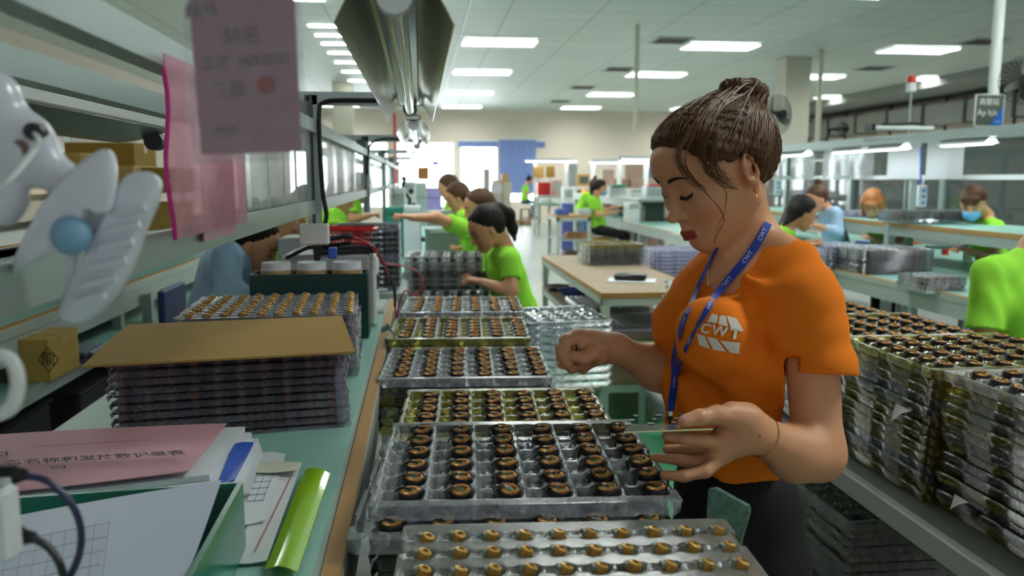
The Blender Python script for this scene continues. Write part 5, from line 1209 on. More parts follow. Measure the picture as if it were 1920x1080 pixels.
sk.rc(H(0.076, 0.014, 0.028), H(0.070, 0.040, 0.030), .007, .006, .016).rc(H(0.076, -0.014, 0.028), H(0.070, -0.040, 0.030), .007, .006, .016)  # brow
for sg in (1, -1):
    sk.el(H(0.091, 0.031 * sg, 0.012), hr((0.011, 0.016, 0.009)), .014, 's', R=HR)       # socket
    sk.el(H(0.072, 0.031 * sg, 0.008), hr((0.0135, 0.0145, 0.0125)), .005, R=HR)         # lidded eyeball
    sk.rc(H(0.0845, 0.020 * sg, 0.004), H(0.080, 0.043 * sg, 0.004), .0014, .0012, .002) # lash line rim
    sk.el(H(0.0915, 0.0125 * sg, -0.029), hr((0.009, 0.0075, 0.0075)), .007, R=HR)        # nostril wing
    sk.el(H(0.097, 0.006 * sg, -0.0365), hr((0.0045, 0.003, 0.002)), .003, 's', R=HR)
sk.rc(H(0.083, 0, 0.016), H(0.099, 0, -0.021), .0056, .0076, .010)     # nose bridge
sk.el(H(0.1035, 0, -0.026), hr((0.0092, 0.0100, 0.0085)), .007, R=HR)    # nose tip
sk.rc(H(0.088, 0, -0.048), H(0.088, 0, -0.058), .007, .007, .012)      # philtrum
for sg in (1, -1):
    sk.rc(H(0.0955, 0.003 * sg, -0.0585), H(0.083, 0.021 * sg, -0.0635), .0048, .0025, .004)   # upper lip
    sk.rc(H(0.0935, 0.002 * sg, -0.0685), H(0.082, 0.018 * sg, -0.0655), .0058, .0026, .004)   # lower lip
sk.rc(H(0.101, 0.010, -0.0638), H(0.101, -0.010, -0.0638), .0012, .0012, .002, 's')
sk.el(H(0.092, 0, -0.078), hr((.006, .014, .004)), .006, 's', R=HR)
# ears
for sg in (1, -1):
    e_x = HR @ V(.90, .43 * sg, 0); e_z = HR[:, 2]; e_o = np.cross(e_x, e_z) * (-1 if sg > 0 else 1); e_o = e_o if (HR.T @ e_o)[1] * sg > 0 else -e_o
    E_ = lambda x, z, o: H(.000, .0745 * sg, -.002) + (e_x * x * 1.08 + e_z * z * 1.08 + e_o * (o + .003)) * HS
    ring_ = [E_(.008, .008, .004), E_(.007, .022, .007), E_(-.003, .031, .009), E_(-.013, .026, .011), E_(-.017, .012, .012), E_(-.015, -.004, .011), E_(-.009, -.017, .008), E_(-.003, -.026, .006)]
    sk.rc(E_(-.003, .014, .001), E_(-.003, -.010, .000), .013, .010, .006)
    sk.chain(ring_, [.0028, .0032, .0034, .0034, .0034, .0036, .0045, .0062], .003)
    sk.rc(E_(.007, .004, .005), E_(.007, -.006, .005), .0035, .0035, .003)
    sk.el(E_(-.003, .002, .013), hr((.0080, .0080, .0105)), .003, 's')
# --- neck, chest, arms
NB = V(*oy(1404, 462, 1.42)); CH = V(*oy(1405, 560, 1.40))
sk.rc(H(-0.030, 0, -0.030), NB, .045, .047, .03).rc(H(-0.010, 0, -0.055), NB + V(-.015, -.01, -.03), .036, .042, .03).rc(V(*oy(1415, 440, 1.40)), V(*oy(1490, 485, 1.33)), .032, .030, .03)
LS, RS = V(*oy(1515, 562, 1.285)), V(*oy(1348, 552, 1.54))
sk.rc(NB + V(.02, 0, -.045), LS + V(-.012, .01, -.006), .042, .042, .03).rc(NB + V(0, 0, -.045), RS, .042, .040, .03)
LE, LW = V(*oy(1534, 852, 1.235)), V(*oy(1418, 812, 1.165))
sk.rc(LS, LE, .045, .039, .03).rc(LE + V(-.004, 0, .002), V(*oy(1492, 850, 1.21)), .040, .040, .03).rc(V(*oy(1492, 850, 1.21)), LW, .040, .0265, .03)
RE, RW = V(*oy(1310, 735, 1.50)), V(*oy(1152, 652, 1.42))
sk.rc(RS, RE, .043, .038, .03).rc(RE, V(*oy(1230, 690, 1.46)), .038, .036, .03).rc(V(*oy(1230, 690, 1.46)), RW, .036, .0235, .03)
sk.rc(CH, V(*oy(1400, 640, 1.41)), .09, .09, .05)
# --- left hand (near): thumb over the plate, palm, index under it, two fingers below
def chain_px(pts, rs, k=.006, flat=None): sk.chain([V(*oy(a, b, y)) for a, b, y in pts], rs, k, flat)
PALM0, PALM1 = V(*oy(1395, 806, 1.16)), V(*oy(1352, 838, 1.155))
sk.rc(LW, PALM0, .0265, .031, .02, flat=((0.15, -1, .35), .8)).rc(PALM0, PALM1, .031, .026, .02, flat=((0.15, -1, .35), .75))
sk.rc(V(*oy(1398, 785, 1.155)), V(*oy(1372, 775, 1.15)), .022, .018, .02)
chain_px([(1385, 785, 1.15), (1345, 778, 1.135), (1312, 783, 1.125), (1284, 790, 1.12)], [.0185, .0135, .0112, .0098], .008)   # thumb
chain_px([(1350, 832, 1.15), (1318, 826, 1.135), (1282, 822, 1.13), (1250, 818, 1.14)], [.0135, .0100, .0088, .0072], .005)   # index under plate
chain_px([(1352, 845, 1.17), (1322, 850, 1.19), (1286, 842, 1.21), (1250, 842, 1.225)], [.0125, .0098, .0086, .0072], .004)   # middle
chain_px([(1350, 856, 1.165), (1312, 868, 1.16), (1275, 862, 1.17), (1228, 858, 1.19)], [.0125, .0098, .0085, .0070], .004)   # ring
chain_px([(1352, 856, 1.15), (1322, 884, 1.13), (1282, 893, 1.125), (1246, 891, 1.13)], [.0125, .0098, .0086, .0072], .005)   # little
# --- right hand (far): fist-like pinch
RP = V(*oy(1108, 652, 1.405))
sk.rc(RW, RP, .0245, .029, .02, flat=((0.1, -1, .2), .85)).rc(RP, V(*oy(1082, 640, 1.40)), .029, .022, .02)
chain_px([(1122, 668, 1.385), (1108, 672, 1.368), (1090, 681, 1.36), (1072, 692, 1.358)][0:1] + [(1112, 660, 1.372), (1096, 672, 1.362), (1076, 668, 1.357)], [.016, .0125, .0112, .0095], .008)  # thumb
chain_px([(1084, 632, 1.395), (1062, 640, 1.378), (1056, 664, 1.368), (1066, 682, 1.363)], [.0145, .0118, .0100, .0085], .005)   # index curled
chain_px([(1078, 638, 1.41), (1054, 655, 1.402), (1055, 680, 1.392), (1076, 690, 1.385)], [.0135, .0115, .0100, .0085], .004)   # middle
chain_px([(1084, 648, 1.42), (1060, 670, 1.415), (1072, 690, 1.405), (1098, 684, 1.398)], [.013, .0110, .0096, .0082], .004)   # ring
chain_px([(1096, 660, 1.425), (1078, 680, 1.422), (1092, 692, 1.412), (1112, 680, 1.405)], [.012, .0098, .0088, .0075], .004)   # little
wo_ = thing('person', 'woman in orange T-shirt with blue lanyard holding a clear plate over the trays', 'person', (0.58, 1.42, 0))
def near(pts, r, soft=.004):
    P = [np.array(p) for p in pts]
    def fn(W): d = np.min([np.linalg.norm(W - p, axis=1) for p in P], 0); return 1 - sstep(d, r, r + soft)
    return fn
def lipmask(W):
    Q = ((W - HC) @ HR) / HS; d = ((Q[:, 1] / .0215) ** 2 + ((Q[:, 2] + .0638) / .0105) ** 2); return (1 - sstep(d, .75, 1.05)) * (Q[:, 0] > .078)
def blush(W):
    Q = ((W - HC) @ HR) / HS; d = np.linalg.norm(Q - V(.062, .04, -.02), axis=1); e = np.linalg.norm(Q - V(-.002, .08, 0), axis=1); return .45 * (1 - sstep(d, .005, .035)) + .5 * (1 - sstep(e, .01, .03))
TN = V(*oy(1281, 784, 1.112))
body = sk.build('body', M_skin, wo_, h=0.0026, attrs={'lip': lipmask, 'blush': blush, 'nail': near([TN], .006, .003)}, relax=1)

# brows, lashes, nail
def onhead(y, z, off=.0006):
    """drop a point onto the face from the front"""
    lo, hi = 0.03, 0.125
    X = np.array([H(x, y, z) for x in np.linspace(hi, lo, 160)]); d = sk.ev(X); i = int(np.argmax(d < 0)); return X[i] + HR[:, 0] * off
br = MB(); la = MB()
for sg in (1, -1):
    n = 13; up_ = []; dn = []
    for i in range(n):
        u = i / (n - 1); y = (0.013 + .036 * u) * sg; zc = 0.0335 + .006 * math.sin(u * 2.2) - .004 * u * u; hw = .0040 * (1 - .75 * u) * min(1, .5 + 3 * u)
        up_.append(tuple(onhead(y, zc + hw, .0012))); dn.append(tuple(onhead(y, zc - hw, .0012)))
    br.sheet([dn, up_] if sg > 0 else [up_, dn], 0.0008)
    a_ = []; b_ = []
    for i in range(12):
        u = i / 11; y = (0.019 + .026 * u) * sg; z = .0045 - .0035 * math.sin(u * PI) + .003 * u
        p = onhead(y, z, .0006); a_.append(tuple(p)); b_.append(tuple(p + HR[:, 0] * (.0030 + .002 * u) + HR[:, 2] * (-.0040) + HR[:, 1] * sg * .003 * u))
    if sg > 0: la.sheet([a_, b_], 0.0010)
    la.tube(a_, .0012, 5)
def loc_to(mb): mb.v = [tuple(np.array(v) - np.array(wo_.location)) for v in mb.v]; return mb
loc_to(br).build('eyebrows', mat('eyebrow_dark', '22150f', rough=.7), wo_, smooth=True)
loc_to(la).build('eyelashes', mat('eyelash_black', '100b0a', rough=.6), wo_, smooth=True)

# --- hair: cap, swept back to a bun, fringe wisps
hs = Sdf()
hs.el(H(-0.020, 0, 0.042), hr((0.096, 0.080, 0.083)), .01, R=HR)
hs.el(H(-0.050, 0, 0.020), hr((0.070, 0.075, 0.075)), .03, R=HR)
hs.el(H(0.034, 0.0, 0.080), hr((0.045, 0.058, 0.034)), .03, R=HR)
for sg in (1, -1): hs.rc(H(0.035, .062 * sg, .06), H(-.03, .072 * sg, .02), .016, .018, .03)
hs.plane(H(0.066, 0, 0.072), HR @ V(0.93, 0, -0.50), .012)
hs.plane(H(-0.02, 0, -0.028), HR @ V(0.45, 0, -0.89), .01)
hs.el(H(0.060, 0.058, 0.000), hr((0.060, 0.05, 0.045)), .012, 's', R=HR).el(H(0.060, -0.058, 0.0), hr((0.060, 0.05, 0.045)), .012, 's', R=HR)
hs.el(H(-0.001, 0.090, -0.002), hr((0.023, 0.030, 0.037)), .008, 's', R=HR)
BUN = V(*oy(1394, 206, 1.405))
bn = [V(*oy(a, b, y)) for a, b, y in ((1358, 182, 1.40), (1364, 164, 1.385), (1384, 160, 1.375), (1396, 174, 1.38), (1410, 162, 1.39), (1424, 174, 1.41), (1420, 196, 1.42), (1406, 210, 1.41), (1388, 210, 1.385), (1370, 200, 1.40))]
hs.chain(bn, [.009, .012, .011, .009, .012, .014, .014, .012, .012, .011], .008)
hs.rc(BUN, H(-0.045, 0, .085), .016, .030, .02)
def groove(X):
    a = np.arctan2((X - BUN)[:, 2], (X - BUN)[:, 0]); b = np.arctan2((X - BUN)[:, 1], (X - BUN)[:, 2]); return .0012 * np.sin(46 * a + 3 * np.sin(9 * b)) + .0009 * np.sin(70 * b + 12 * a)
hair = hs.build('hair', M_hair, wo_, h=0.0025, disp=groove, relax=0)
# strands over the cap from the hairline to the bun, and loose wisps
st = MB()
rs_ = random.Random(3)
def hsurf(p, off):
    d = p - H(-.015, 0, .045); d = d / np.linalg.norm(d); T = np.linspace(.04, .15, 90); X = H(-.015, 0, .045) + d[None] * T[:, None]; e = hs.ev(X); i = int(np.argmax(e > 0)); return X[i] + d * off
for k in range(230):
    a = rs_.uniform(-1.75, 1.75); up = rs_.uniform(0.0, 1)
    if k % 3 == 0: s0 = H(.066 * math.cos(a * .5), .075 * math.sin(a * .9), .075 + .01 * up)
    else: s0 = H(-.03 + .07 * rs_.uniform(-1, 1), .08 * (1 if k % 2 else -1) * (1 if rs_.random() < .8 else -1), rs_.uniform(-.01, .06))
    pts = []
    for i in range(9):
        u = i / 8; p = s0 * (1 - u) + BUN * u + HR[:, 1] * .006 * math.sin(u * 6 + k); p = p + HR[:, 2] * .03 * math.sin(u * PI) * .5
        pts.append(hsurf(p, rs_.uniform(-.0004, .0016)) if u < .93 else p)
    st.tube(pts, [.0011 * (1 - .3 * abs(2 * i / 8 - 1)) for i in range(9)], 4)
def wisp(pts, r0=.0012, n=1, spread=.002):
    for q in range(n):
        P = [V(*oy(a, b, y)) + V(*(rs_.uniform(-spread, spread) for _ in range(3))) for a, b, y in pts]; out = []
        for i in range(len(P) - 1):
            p0, p1, p2, p3 = P[max(i - 1, 0)], P[i], P[i + 1], P[min(i + 2, len(P) - 1)]
            for k in range(6): t = k / 6; out.append(.5 * ((2 * p1) + (p2 - p0) * t + (2 * p0 - 5 * p1 + 4 * p2 - p3) * t * t + (3 * p1 - p0 - 3 * p2 + p3) * t ** 3))
        out.append(P[-1]); N = len(out); st.tube(out, [r0 * (1 - .75 * i / N) for i in range(N)], 4)
yf = 1.285
wisp([(1300, 240, 1.30), (1270, 290, 1.295), (1290, 330, 1.285), (1320, 355, 1.28)], .0006, 26, .006)
wisp([(1310, 235, 1.30), (1285, 300, 1.29), (1310, 345, 1.275), (1345, 385, 1.27), (1357, 410, 1.268), (1350, 430, 1.27), (1337, 455, 1.275)], .0007, 3, .0015)
wisp([(1330, 290, 1.28), (1335, 330, 1.272), (1358, 352, 1.27), (1362, 372, 1.268), (1358, 400, 1.266), (1343, 435, 1.27), (1340, 470, 1.28)], .0007, 2, .001)
wisp([(1325, 240, 1.285), (1315, 290, 1.28), (1330, 320, 1.275), (1360, 345, 1.27), (1378, 350, 1.27)], .0006, 26, .006)
wisp([(1340, 250, 1.28), (1340, 300, 1.272), (1352, 325, 1.27), (1370, 340, 1.27)], .0006, 22, .006)
wisp([(1345, 245, 1.285), (1330, 290, 1.278), (1336, 318, 1.274), (1350, 338, 1.272)], .0006, 20, .007)
wisp([(1420, 350, 1.36), (1425, 370, 1.36), (1432, 378, 1.36)], .0006, 6, .005)
loc_to(st).build('hair_strands', M_hair2, wo_, smooth=True)

# --- T-shirt
def oyv(a, b, y): return V(*oy(a, b, y))
FB = V(-0.80, -0.60, 0); LB_ = V(.60, -.80, 0)              # body forward, body left
BR = rotm(FB)
ts = Sdf()
WA = oyv(1365, 800, 1.415)
ts.el(oyv(1400, 585, 1.415), (0.098, 0.158, 0.125), .05, R=BR)            # rib cage
ts.el(oyv(1390, 700, 1.42), (0.098, 0.138, 0.13), .05, R=BR)
ts.el(oyv(1372, 830, 1.42), (0.098, 0.135, 0.12), .06, R=BR)             # waist/hip
ts.el(oyv(1335, 622, 1.315), (0.055, 0.062, 0.060), .05, R=BR).el(oyv(1280, 614, 1.44), (0.050, 0.058, 0.058), .05, R=BR)   # bust
ts.rc(NB + V(.012, -.005, -.040), LS + V(-.014, .012, -.008), .050, .050, .05).rc(NB + V(-.012, .0, -.040), RS + V(.01, 0, -.005), .048, .038, .05)
SH0 = LS; SH1 = oyv(1542, 690, 1.25)
ts.rc(SH0, SH1, .052, .0525, .035).rc(SH1, oyv(1538, 760, 1.24), .0525, .0535, .01)
ts.rc(RS, oyv(1345, 640, 1.53), .040, .044, .035)
# neckline
ts.rc(oyv(1448, 462, 1.375), oyv(1495, 486, 1.33), .022, .030, .05).rc(oyv(1362, 486, 1.46), oyv(1345, 510, 1.48), .020, .026, .04)
ts.el(NB + V(-.004, -.004, .034), (.058, .053, .052), .010, 's', R=BR)
dn_ = (LE - LS) / np.linalg.norm(LE - LS)
# drape folds
for a_, b_, r_, k_ in (((1310, 665, 1.325), (1420, 745, 1.325), .010, .06), ((1340, 650, 1.305), (1450, 700, 1.30), .009, .06), ((1450, 600, 1.285), (1500, 650, 1.25), .010, .025), ((1470, 640, 1.27), (1465, 840, 1.32), .012, .03), ((1275, 720, 1.385), (1335, 850, 1.36), .010, .05), ((1250, 700, 1.42), (1262, 850, 1.40), .010, .03), ((1400, 520, 1.31), (1470, 560, 1.275), .006, .02)): ts.rc(oyv(*a_), oyv(*b_), r_, r_ * .7, k_)
def cut_all(X): return 0
# hem planes: body hem only below; sleeve hem handled by a separate cut shape
class TS(Sdf):
    def ev(s, X, prims=None):
        d = Sdf.ev(s, X, prims)
        hem = (oyv(1380, 888, 1.36)[2] - X[:, 2]) + .006 * np.sin(X[:, 0] * 45) * np.sin(X[:, 1] * 30)
        d = np.maximum(d, hem)
        # sleeve hem (only near the arm, outside the trunk)
        c = oyv(1535, 700, 1.25); q = (X - c) @ (dn_ + V(-.10, 0, 0.0)); side = (X - oyv(1472, 700, 1.27)) @ (V(.92, -.40, 0))
        d = np.maximum(d, np.minimum(q, side + 0.0))
        # hollow the sleeve mouth
        t = np.clip(((X - LS) @ (LE - LS)) / ((LE - LS) @ (LE - LS)), 0, 1.2); ar = np.linalg.norm(X - LS - t[:, None] * (LE - LS), axis=1) - .0475
        ar = np.maximum(ar, -(q + .03)); ar = np.maximum(ar, -side)
        d = np.maximum(d, -ar)
        return d
ts.__class__ = TS
def wrinkle(X): 
    q = (X - CH) @ BR
    return .0018 * np.sin(q[:, 2] * 70 + q[:, 1] * 35 + 2 * np.sin(q[:, 1] * 22)) * np.sin(q[:, 1] * 31 + 1) + .001 * np.sin(q[:, 2] * 120 - q[:, 1] * 60)
shirt = ts.build('t_shirt', M_shirt, wo_, h=0.0036, disp=wrinkle, relax=2)
# --- trousers
tr = Sdf(); HP = oyv(1378, 905, 1.43)
tr.el(HP + V(0, 0, -.01), (0.092, 0.118, 0.10), .04, R=BR).el(HP + V(.01, .0, -.10), (0.100, 0.125, 0.12), .05, R=BR)
for sg in (1, -1):
    h0 = HP + LB_ * .065 * sg + V(.01, 0, -.16); kn = h0 + FB * .03 + V(0, 0, -.32); an = kn + V(.03, .01, -.36)
    tr.rc(h0, kn, .075, .056, .04).rc(kn, an, .060, .045, .03)
tr.build('trousers', M_trou, wo_, h=0.008)
shs = Sdf()
for sg in (1, -1):
    an = HP + LB_ * .065 * sg + V(.05, .01, -.84) + FB * .03; an[2] = .055
    shs.rc(an, an + FB * .12 + V(0, 0, -.02), .045, .036, .02, flat=((0, 0, 1), .8))
shs.build('shoes', M_white, wo_, h=0.006)

# --- lanyard, necklace, ring of print
def raycast(S, px, py, y0=1.05, y1=1.62, off=.0015):
    d = V(*ray(px, py)); T = np.linspace(y0 / d[1], y1 / d[1], 260); X = V(0, 0, CAMZ) + d[None] * T[:, None]; e = S.ev(X); i = int(np.argmax(e < 0))
    if e[i] >= 0: return None
    a, b = T[i - 1], T[i]
    for _ in range(6):
        m_ = (a + b) / 2
        if S.ev((V(0, 0, CAMZ) + d * m_)[None])[0] < 0: b = m_
        else: a = m_
    return V(0, 0, CAMZ) + d * (b) - d / np.linalg.norm(d) * off
def surf(px, py, off=.002):
    a = raycast(ts, px, py, off=off); b = raycast(sk, px, py, off=off)
    if a is None: return b
    if b is None: return a
    return a if np.linalg.norm(a - V(0, 0, CAMZ)) < np.linalg.norm(b - V(0, 0, CAMZ)) else b
def cr(P, n=8):
    out = []
    for i in range(len(P) - 1):
        p0, p1, p2, p3 = [np.array(P[j], float) for j in (max(i - 1, 0), i, i + 1, min(i + 2, len(P) - 1))]
        for k in range(n): t = k / n; out.append(.5 * ((2 * p1) + (p2 - p0) * t + (2 * p0 - 5 * p1 + 4 * p2 - p3) * t * t + (3 * p1 - p0 - 3 * p2 + p3) * t ** 3))
    out.append(np.array(P[-1], float)); return out
M_lan = mat('blue_lanyard_ribbon', '1c3fb4', rough=.5, var=.06, spec=.6)
ly = MB(); LT = []; W3 = np.array(wo_.location)
def strap(ctrl, widths, texts=(), off_=.0055):
    C = cr(ctrl); Wd = [w_[0] for w_ in cr([(w_,) for w_ in widths])]
    L_, R_, M_ = [], [], []
    for i, c in enumerate(C):
        a = C[max(i - 1, 0)]; b = C[min(i + 1, len(C) - 1)]; t = (b - a) / (np.linalg.norm(b - a) + 1e-9); n = np.array([-t[1], t[0]])
        w_ = Wd[i] / 2; pl, pr_ = c + n * w_, c - n * w_
        l, r, m_ = surf(*pl, off_), surf(*pr_, off_), surf(*c, off_)
        for q in (l, r, m_):
            if q is None: return
        L_.append(l); R_.append(r); M_.append(m_)
    def sm(A):
        A = np.array(A)
        for _ in range(10): A[1:-1] = (A[:-2] + 2 * A[1:-1] + A[2:]) / 4
        return A
    L_, R_ = sm(L_), sm(R_)
    ly.sheet([[tuple(v) for v in L_], [tuple(v) for v in R_]], 0.0012)
    vs, fs = text_mesh('CWT', 1.0, bold=.01)
    for idx, sc, flip in texts:
        i = int(idx * (len(C) - 1)); i = min(max(i, 1), len(C) - 2)
        o_ = (L_[i] + R_[i]) / 2; ax = L_[i + 1] - L_[i - 1]; ax /= np.linalg.norm(ax); ay = (L_[i] - R_[i]); ay /= np.linalg.norm(ay)
        ax, ay = (-ax, ay * 1) if flip else (ax, -ay)
        vw = -np.array(ray(*C[i])); vw /= np.linalg.norm(vw)
        if np.dot(np.cross(ax, ay), vw) < 0: ay = -ay
        lt = MB(); LT.append(lt); lt.add([tuple(o_ + ax * v[0] * sc + ay * v[1] * sc + vw * .0022) for v in vs], fs)
s1 = [(1441, 418), (1425, 448), (1402, 482), (1370, 520), (1340, 556), (1322, 588), (1307, 612)]
s1b = [(1307, 612), (1292, 640), (1278, 668), (1268, 700)]
s2 = [(1346, 466), (1330, 492), (1312, 530), (1298, 566), (1282, 600), (1270, 640), (1262, 672), (1263, 700)]
s3 = [(1265, 694), (1264, 720), (1260, 745), (1257, 770)]
strap(s1, [15, 15, 15, 14.5, 13, 10, 5], [(.13, .0105, 1), (.35, .0105, 1), (.56, .0105, 1), (.77, .010, 1)])
strap(s1b, [4, 6, 8, 9], [(.35, .006, 1)])
strap(s2, [5, 5, 7, 8, 9, 8, 8, 8], [(.40, .0065, 1), (.58, .0065, 1), (.78, .006, 1)])
strap(s3, [10, 13, 13, 12], [(.3, .0085, 1)])
lan = loc_to(ly).build('lanyard', M_lan, wo_, smooth=True)
for lt in LT: loc_to(lt).build('lanyard_print', mat('lanyard_letters', 'dfe4f2', rough=.6), lan)
hk = MB(); p = surf(1257, 775, .004); hk.box(tuple(p), (.007, .004, .008)); lan2 = loc_to(hk).build('metal_crimp', M_steel, lan)
hk = MB(); p = surf(1256, 784, .005); hk.box(tuple(p), (.009, .005, .008), bev=.001); q = surf(1256, 796, .006); hk.cyl(tuple(p), tuple(q), .002, n=8); loc_to(hk).build('plastic_hook', M_black, lan)
nk = MB(); C = [surf(a, b, .0015) for a, b in cr([(1338, 470), (1334, 490), (1328, 510), (1329, 536)], 6)] ; nk.tube([tuple(c) for c in C if c is not None], .0005, 5)
C2 = [surf(a, b, .0015) for a, b in cr([(1329, 536), (1345, 526), (1362, 512)], 5)]; nk.tube([tuple(c) for c in C2 if c is not None], .0005, 5)
M_gold = mat('gold', 'd8a848', rough=.2, metal=1.0)
p = surf(1329, 538, .003); nk.lathe([(0.0001, .003), (.002, .002), (.0028, 0), (.002, -.002), (.0001, -.003)], c=tuple(p), n=10); loc_to(nk).build('necklace', M_gold, wo_, smooth=True)
ea = MB(); p = H(-0.003, .0850, -.031); ea.lathe([(0.0001, .002), (.002, 0), (.0001, -.002)], c=tuple(p), n=8); ea.lathe([(0.0001, .003), (.0024, 0), (.0001, -.003)], c=tuple(p + V(0, 0, -.008)), n=8); loc_to(ea).build('earring', M_gold, wo_, smooth=True)
# bracelet round the left wrist
bl = MB(); ax = (LW - V(*oy(1492, 850, 1.21))); ax /= np.linalg.norm(ax); cc = V(*oy(1427, 815, 1.17)); e1 = np.cross(ax, V(0, 0, 1)); e1 /= np.linalg.norm(e1); e2 = np.cross(ax, e1)
rr_ = []
for k in range(24):
    dirv = e1 * math.cos(2 * PI * k / 24) + e2 * math.sin(2 * PI * k / 24); T = np.linspace(.005, .06, 80); e = sk.ev(cc + dirv[None] * T[:, None]); rr_.append(cc + dirv * (T[int(np.argmax(e > 0))] + .0012))
bl.tube(rr_, .0007, 5, True)
p = surf(1425, 818, .003); q = surf(1421, 856, .003); bl.tube([p, (p + q) / 2, q], .0011, 5)
for c in (p, q): bl.lathe([(0.0001, .0028), (.0022, 0), (.0001, -.0028)], c=tuple(c), n=8)
loc_to(bl).build('bracelet', M_gold, wo_, smooth=True)
# shirt print: two rows of slanted panels and CWT, laid on the cloth
lg = MB()
def onshirt(px, py): 
    q = raycast(ts, px, py, off=.0042); return q
def panel(poly):
    P = [np.array(p, float) for p in poly]; n = 9
    a, b, c, d = P; V_ = []; F_ = []
    for i in range(n + 1):
        for j in range(n + 1):
            u, v = i / n, j / n; p = (a * (1 - v) + b * v) * (1 - u) + (d * (1 - v) + c * v) * u; w_ = onshirt(*p)
            V_.append(tuple(w_ if w_ is not None else (0, 0, 0)))
    for i in range(n):
        for j in range(n): F_.append((i * (n + 1) + j, i * (n + 1) + j + 1, (i + 1) * (n + 1) + j + 1, (i + 1) * (n + 1) + j))
    lg.add(V_, F_)
def Z(x, y): return (1280 + x / 9.82, 570 + y / 9.82)
for q in ([Z(545, 172), Z(655, 210), Z(630, 352), Z(450, 325)], [Z(685, 215), Z(790, 215), Z(835, 415), Z(655, 372)], [Z(815, 215), Z(990, 262), Z(1125, 498), Z(885, 440)],
          [Z(258, 550), Z(405, 585), Z(500, 825), Z(305, 760)], [Z(445, 605), Z(620, 640), Z(800, 880), Z(565, 845)], [Z(690, 675), Z(1058, 715), Z(1040, 915), Z(875, 900)]): panel(q)
def shirt_letters(s, px, py, sx_, sy_, slope, shear):
    vs, fs = text_mesh(s, 1.0, shear=shear, bold=.03); out = []
    for v in vs:
        x = px + v[0] * sx_; y = py - v[1] * sy_ + v[0] * sx_ * slope; w_ = onshirt(x, y); out.append(tuple(w_ if w_ is not None else (0, 0, 0)))
    lg.add(out, fs)
shirt_letters('C', 1320, 616, 26, 26, .2, .35); shirt_letters('W', 1347, 621, 27, 27, .2, .25); shirt_letters('T', 1377, 627, 34, 27, .15, .15)
loc_to(lg).build('shirt_print', mat('white_shirt_print', 'e8e4d8', rough=.8), shirt)
# --- plate in her hand, coil in the other
pl = thing('clear_plate', 'thin clear plate held flat in her left hand above the trays', 'plate', tuple(oy(1255, 806, 1.15)))
P = [V(*oy(1180, 808, 1.10)), V(*oy(1330, 806, 1.10)), V(*oy(1352, 796, 1.26)), V(*oy(1168, 800, 1.26))]
zc = np.mean([q[2] for q in P]); 
P = [V(*oy(1170, 812, 1.10)), V(*oy(1335, 806, 1.11)), V(*oy(1350, 797, 1.20)), V(*oy(1178, 798, 1.22))]
b = MB(); L3 = np.array(pl.location); b.add([tuple(q - L3) for q in P] + [tuple(q - L3 + V(0, 0, .0022)) for q in P], [(3, 2, 1, 0), (4, 5, 6, 7), (0, 1, 5, 4), (1, 2, 6, 5), (2, 3, 7, 6), (3, 0, 4, 7)])
b.build('plate_sheet', clear('plate_clear', (.75, .82, .76), haze=.32, hazecol=(.6, .68, .62), rough=.1), pl)
b = MB(); b.tube([P[0] - L3 + V(0, -.0008, .001), P[1] - L3 + V(0, -.0008, .001)], .0013, 5); b.build('yellowish_edge', mat('pale_edge', 'c9d3a0', rough=.4), pl)
b = MB()
for k in range(9): q = P[0] * (1 - (k + 1) / 11) + P[1] * ((k + 1) / 11) + V(0, .03 + .02 * (k % 3), .003); b.box(tuple(q - L3), (.006 + .004 * (k % 2), .008, .0015))
b.build('plate_print', M_core, pl)
hc = copy_tree(COIL, None, tuple(oy(1070, 650, 1.372)), None, 'amber coil pinched between thumb and index finger of the woman'); hc.rotation_euler = (.9, -.5, .3); hc.scale = (.62, .62, .8); hc['category'] = 'coil'
if 'group' in hc: del hc['group']

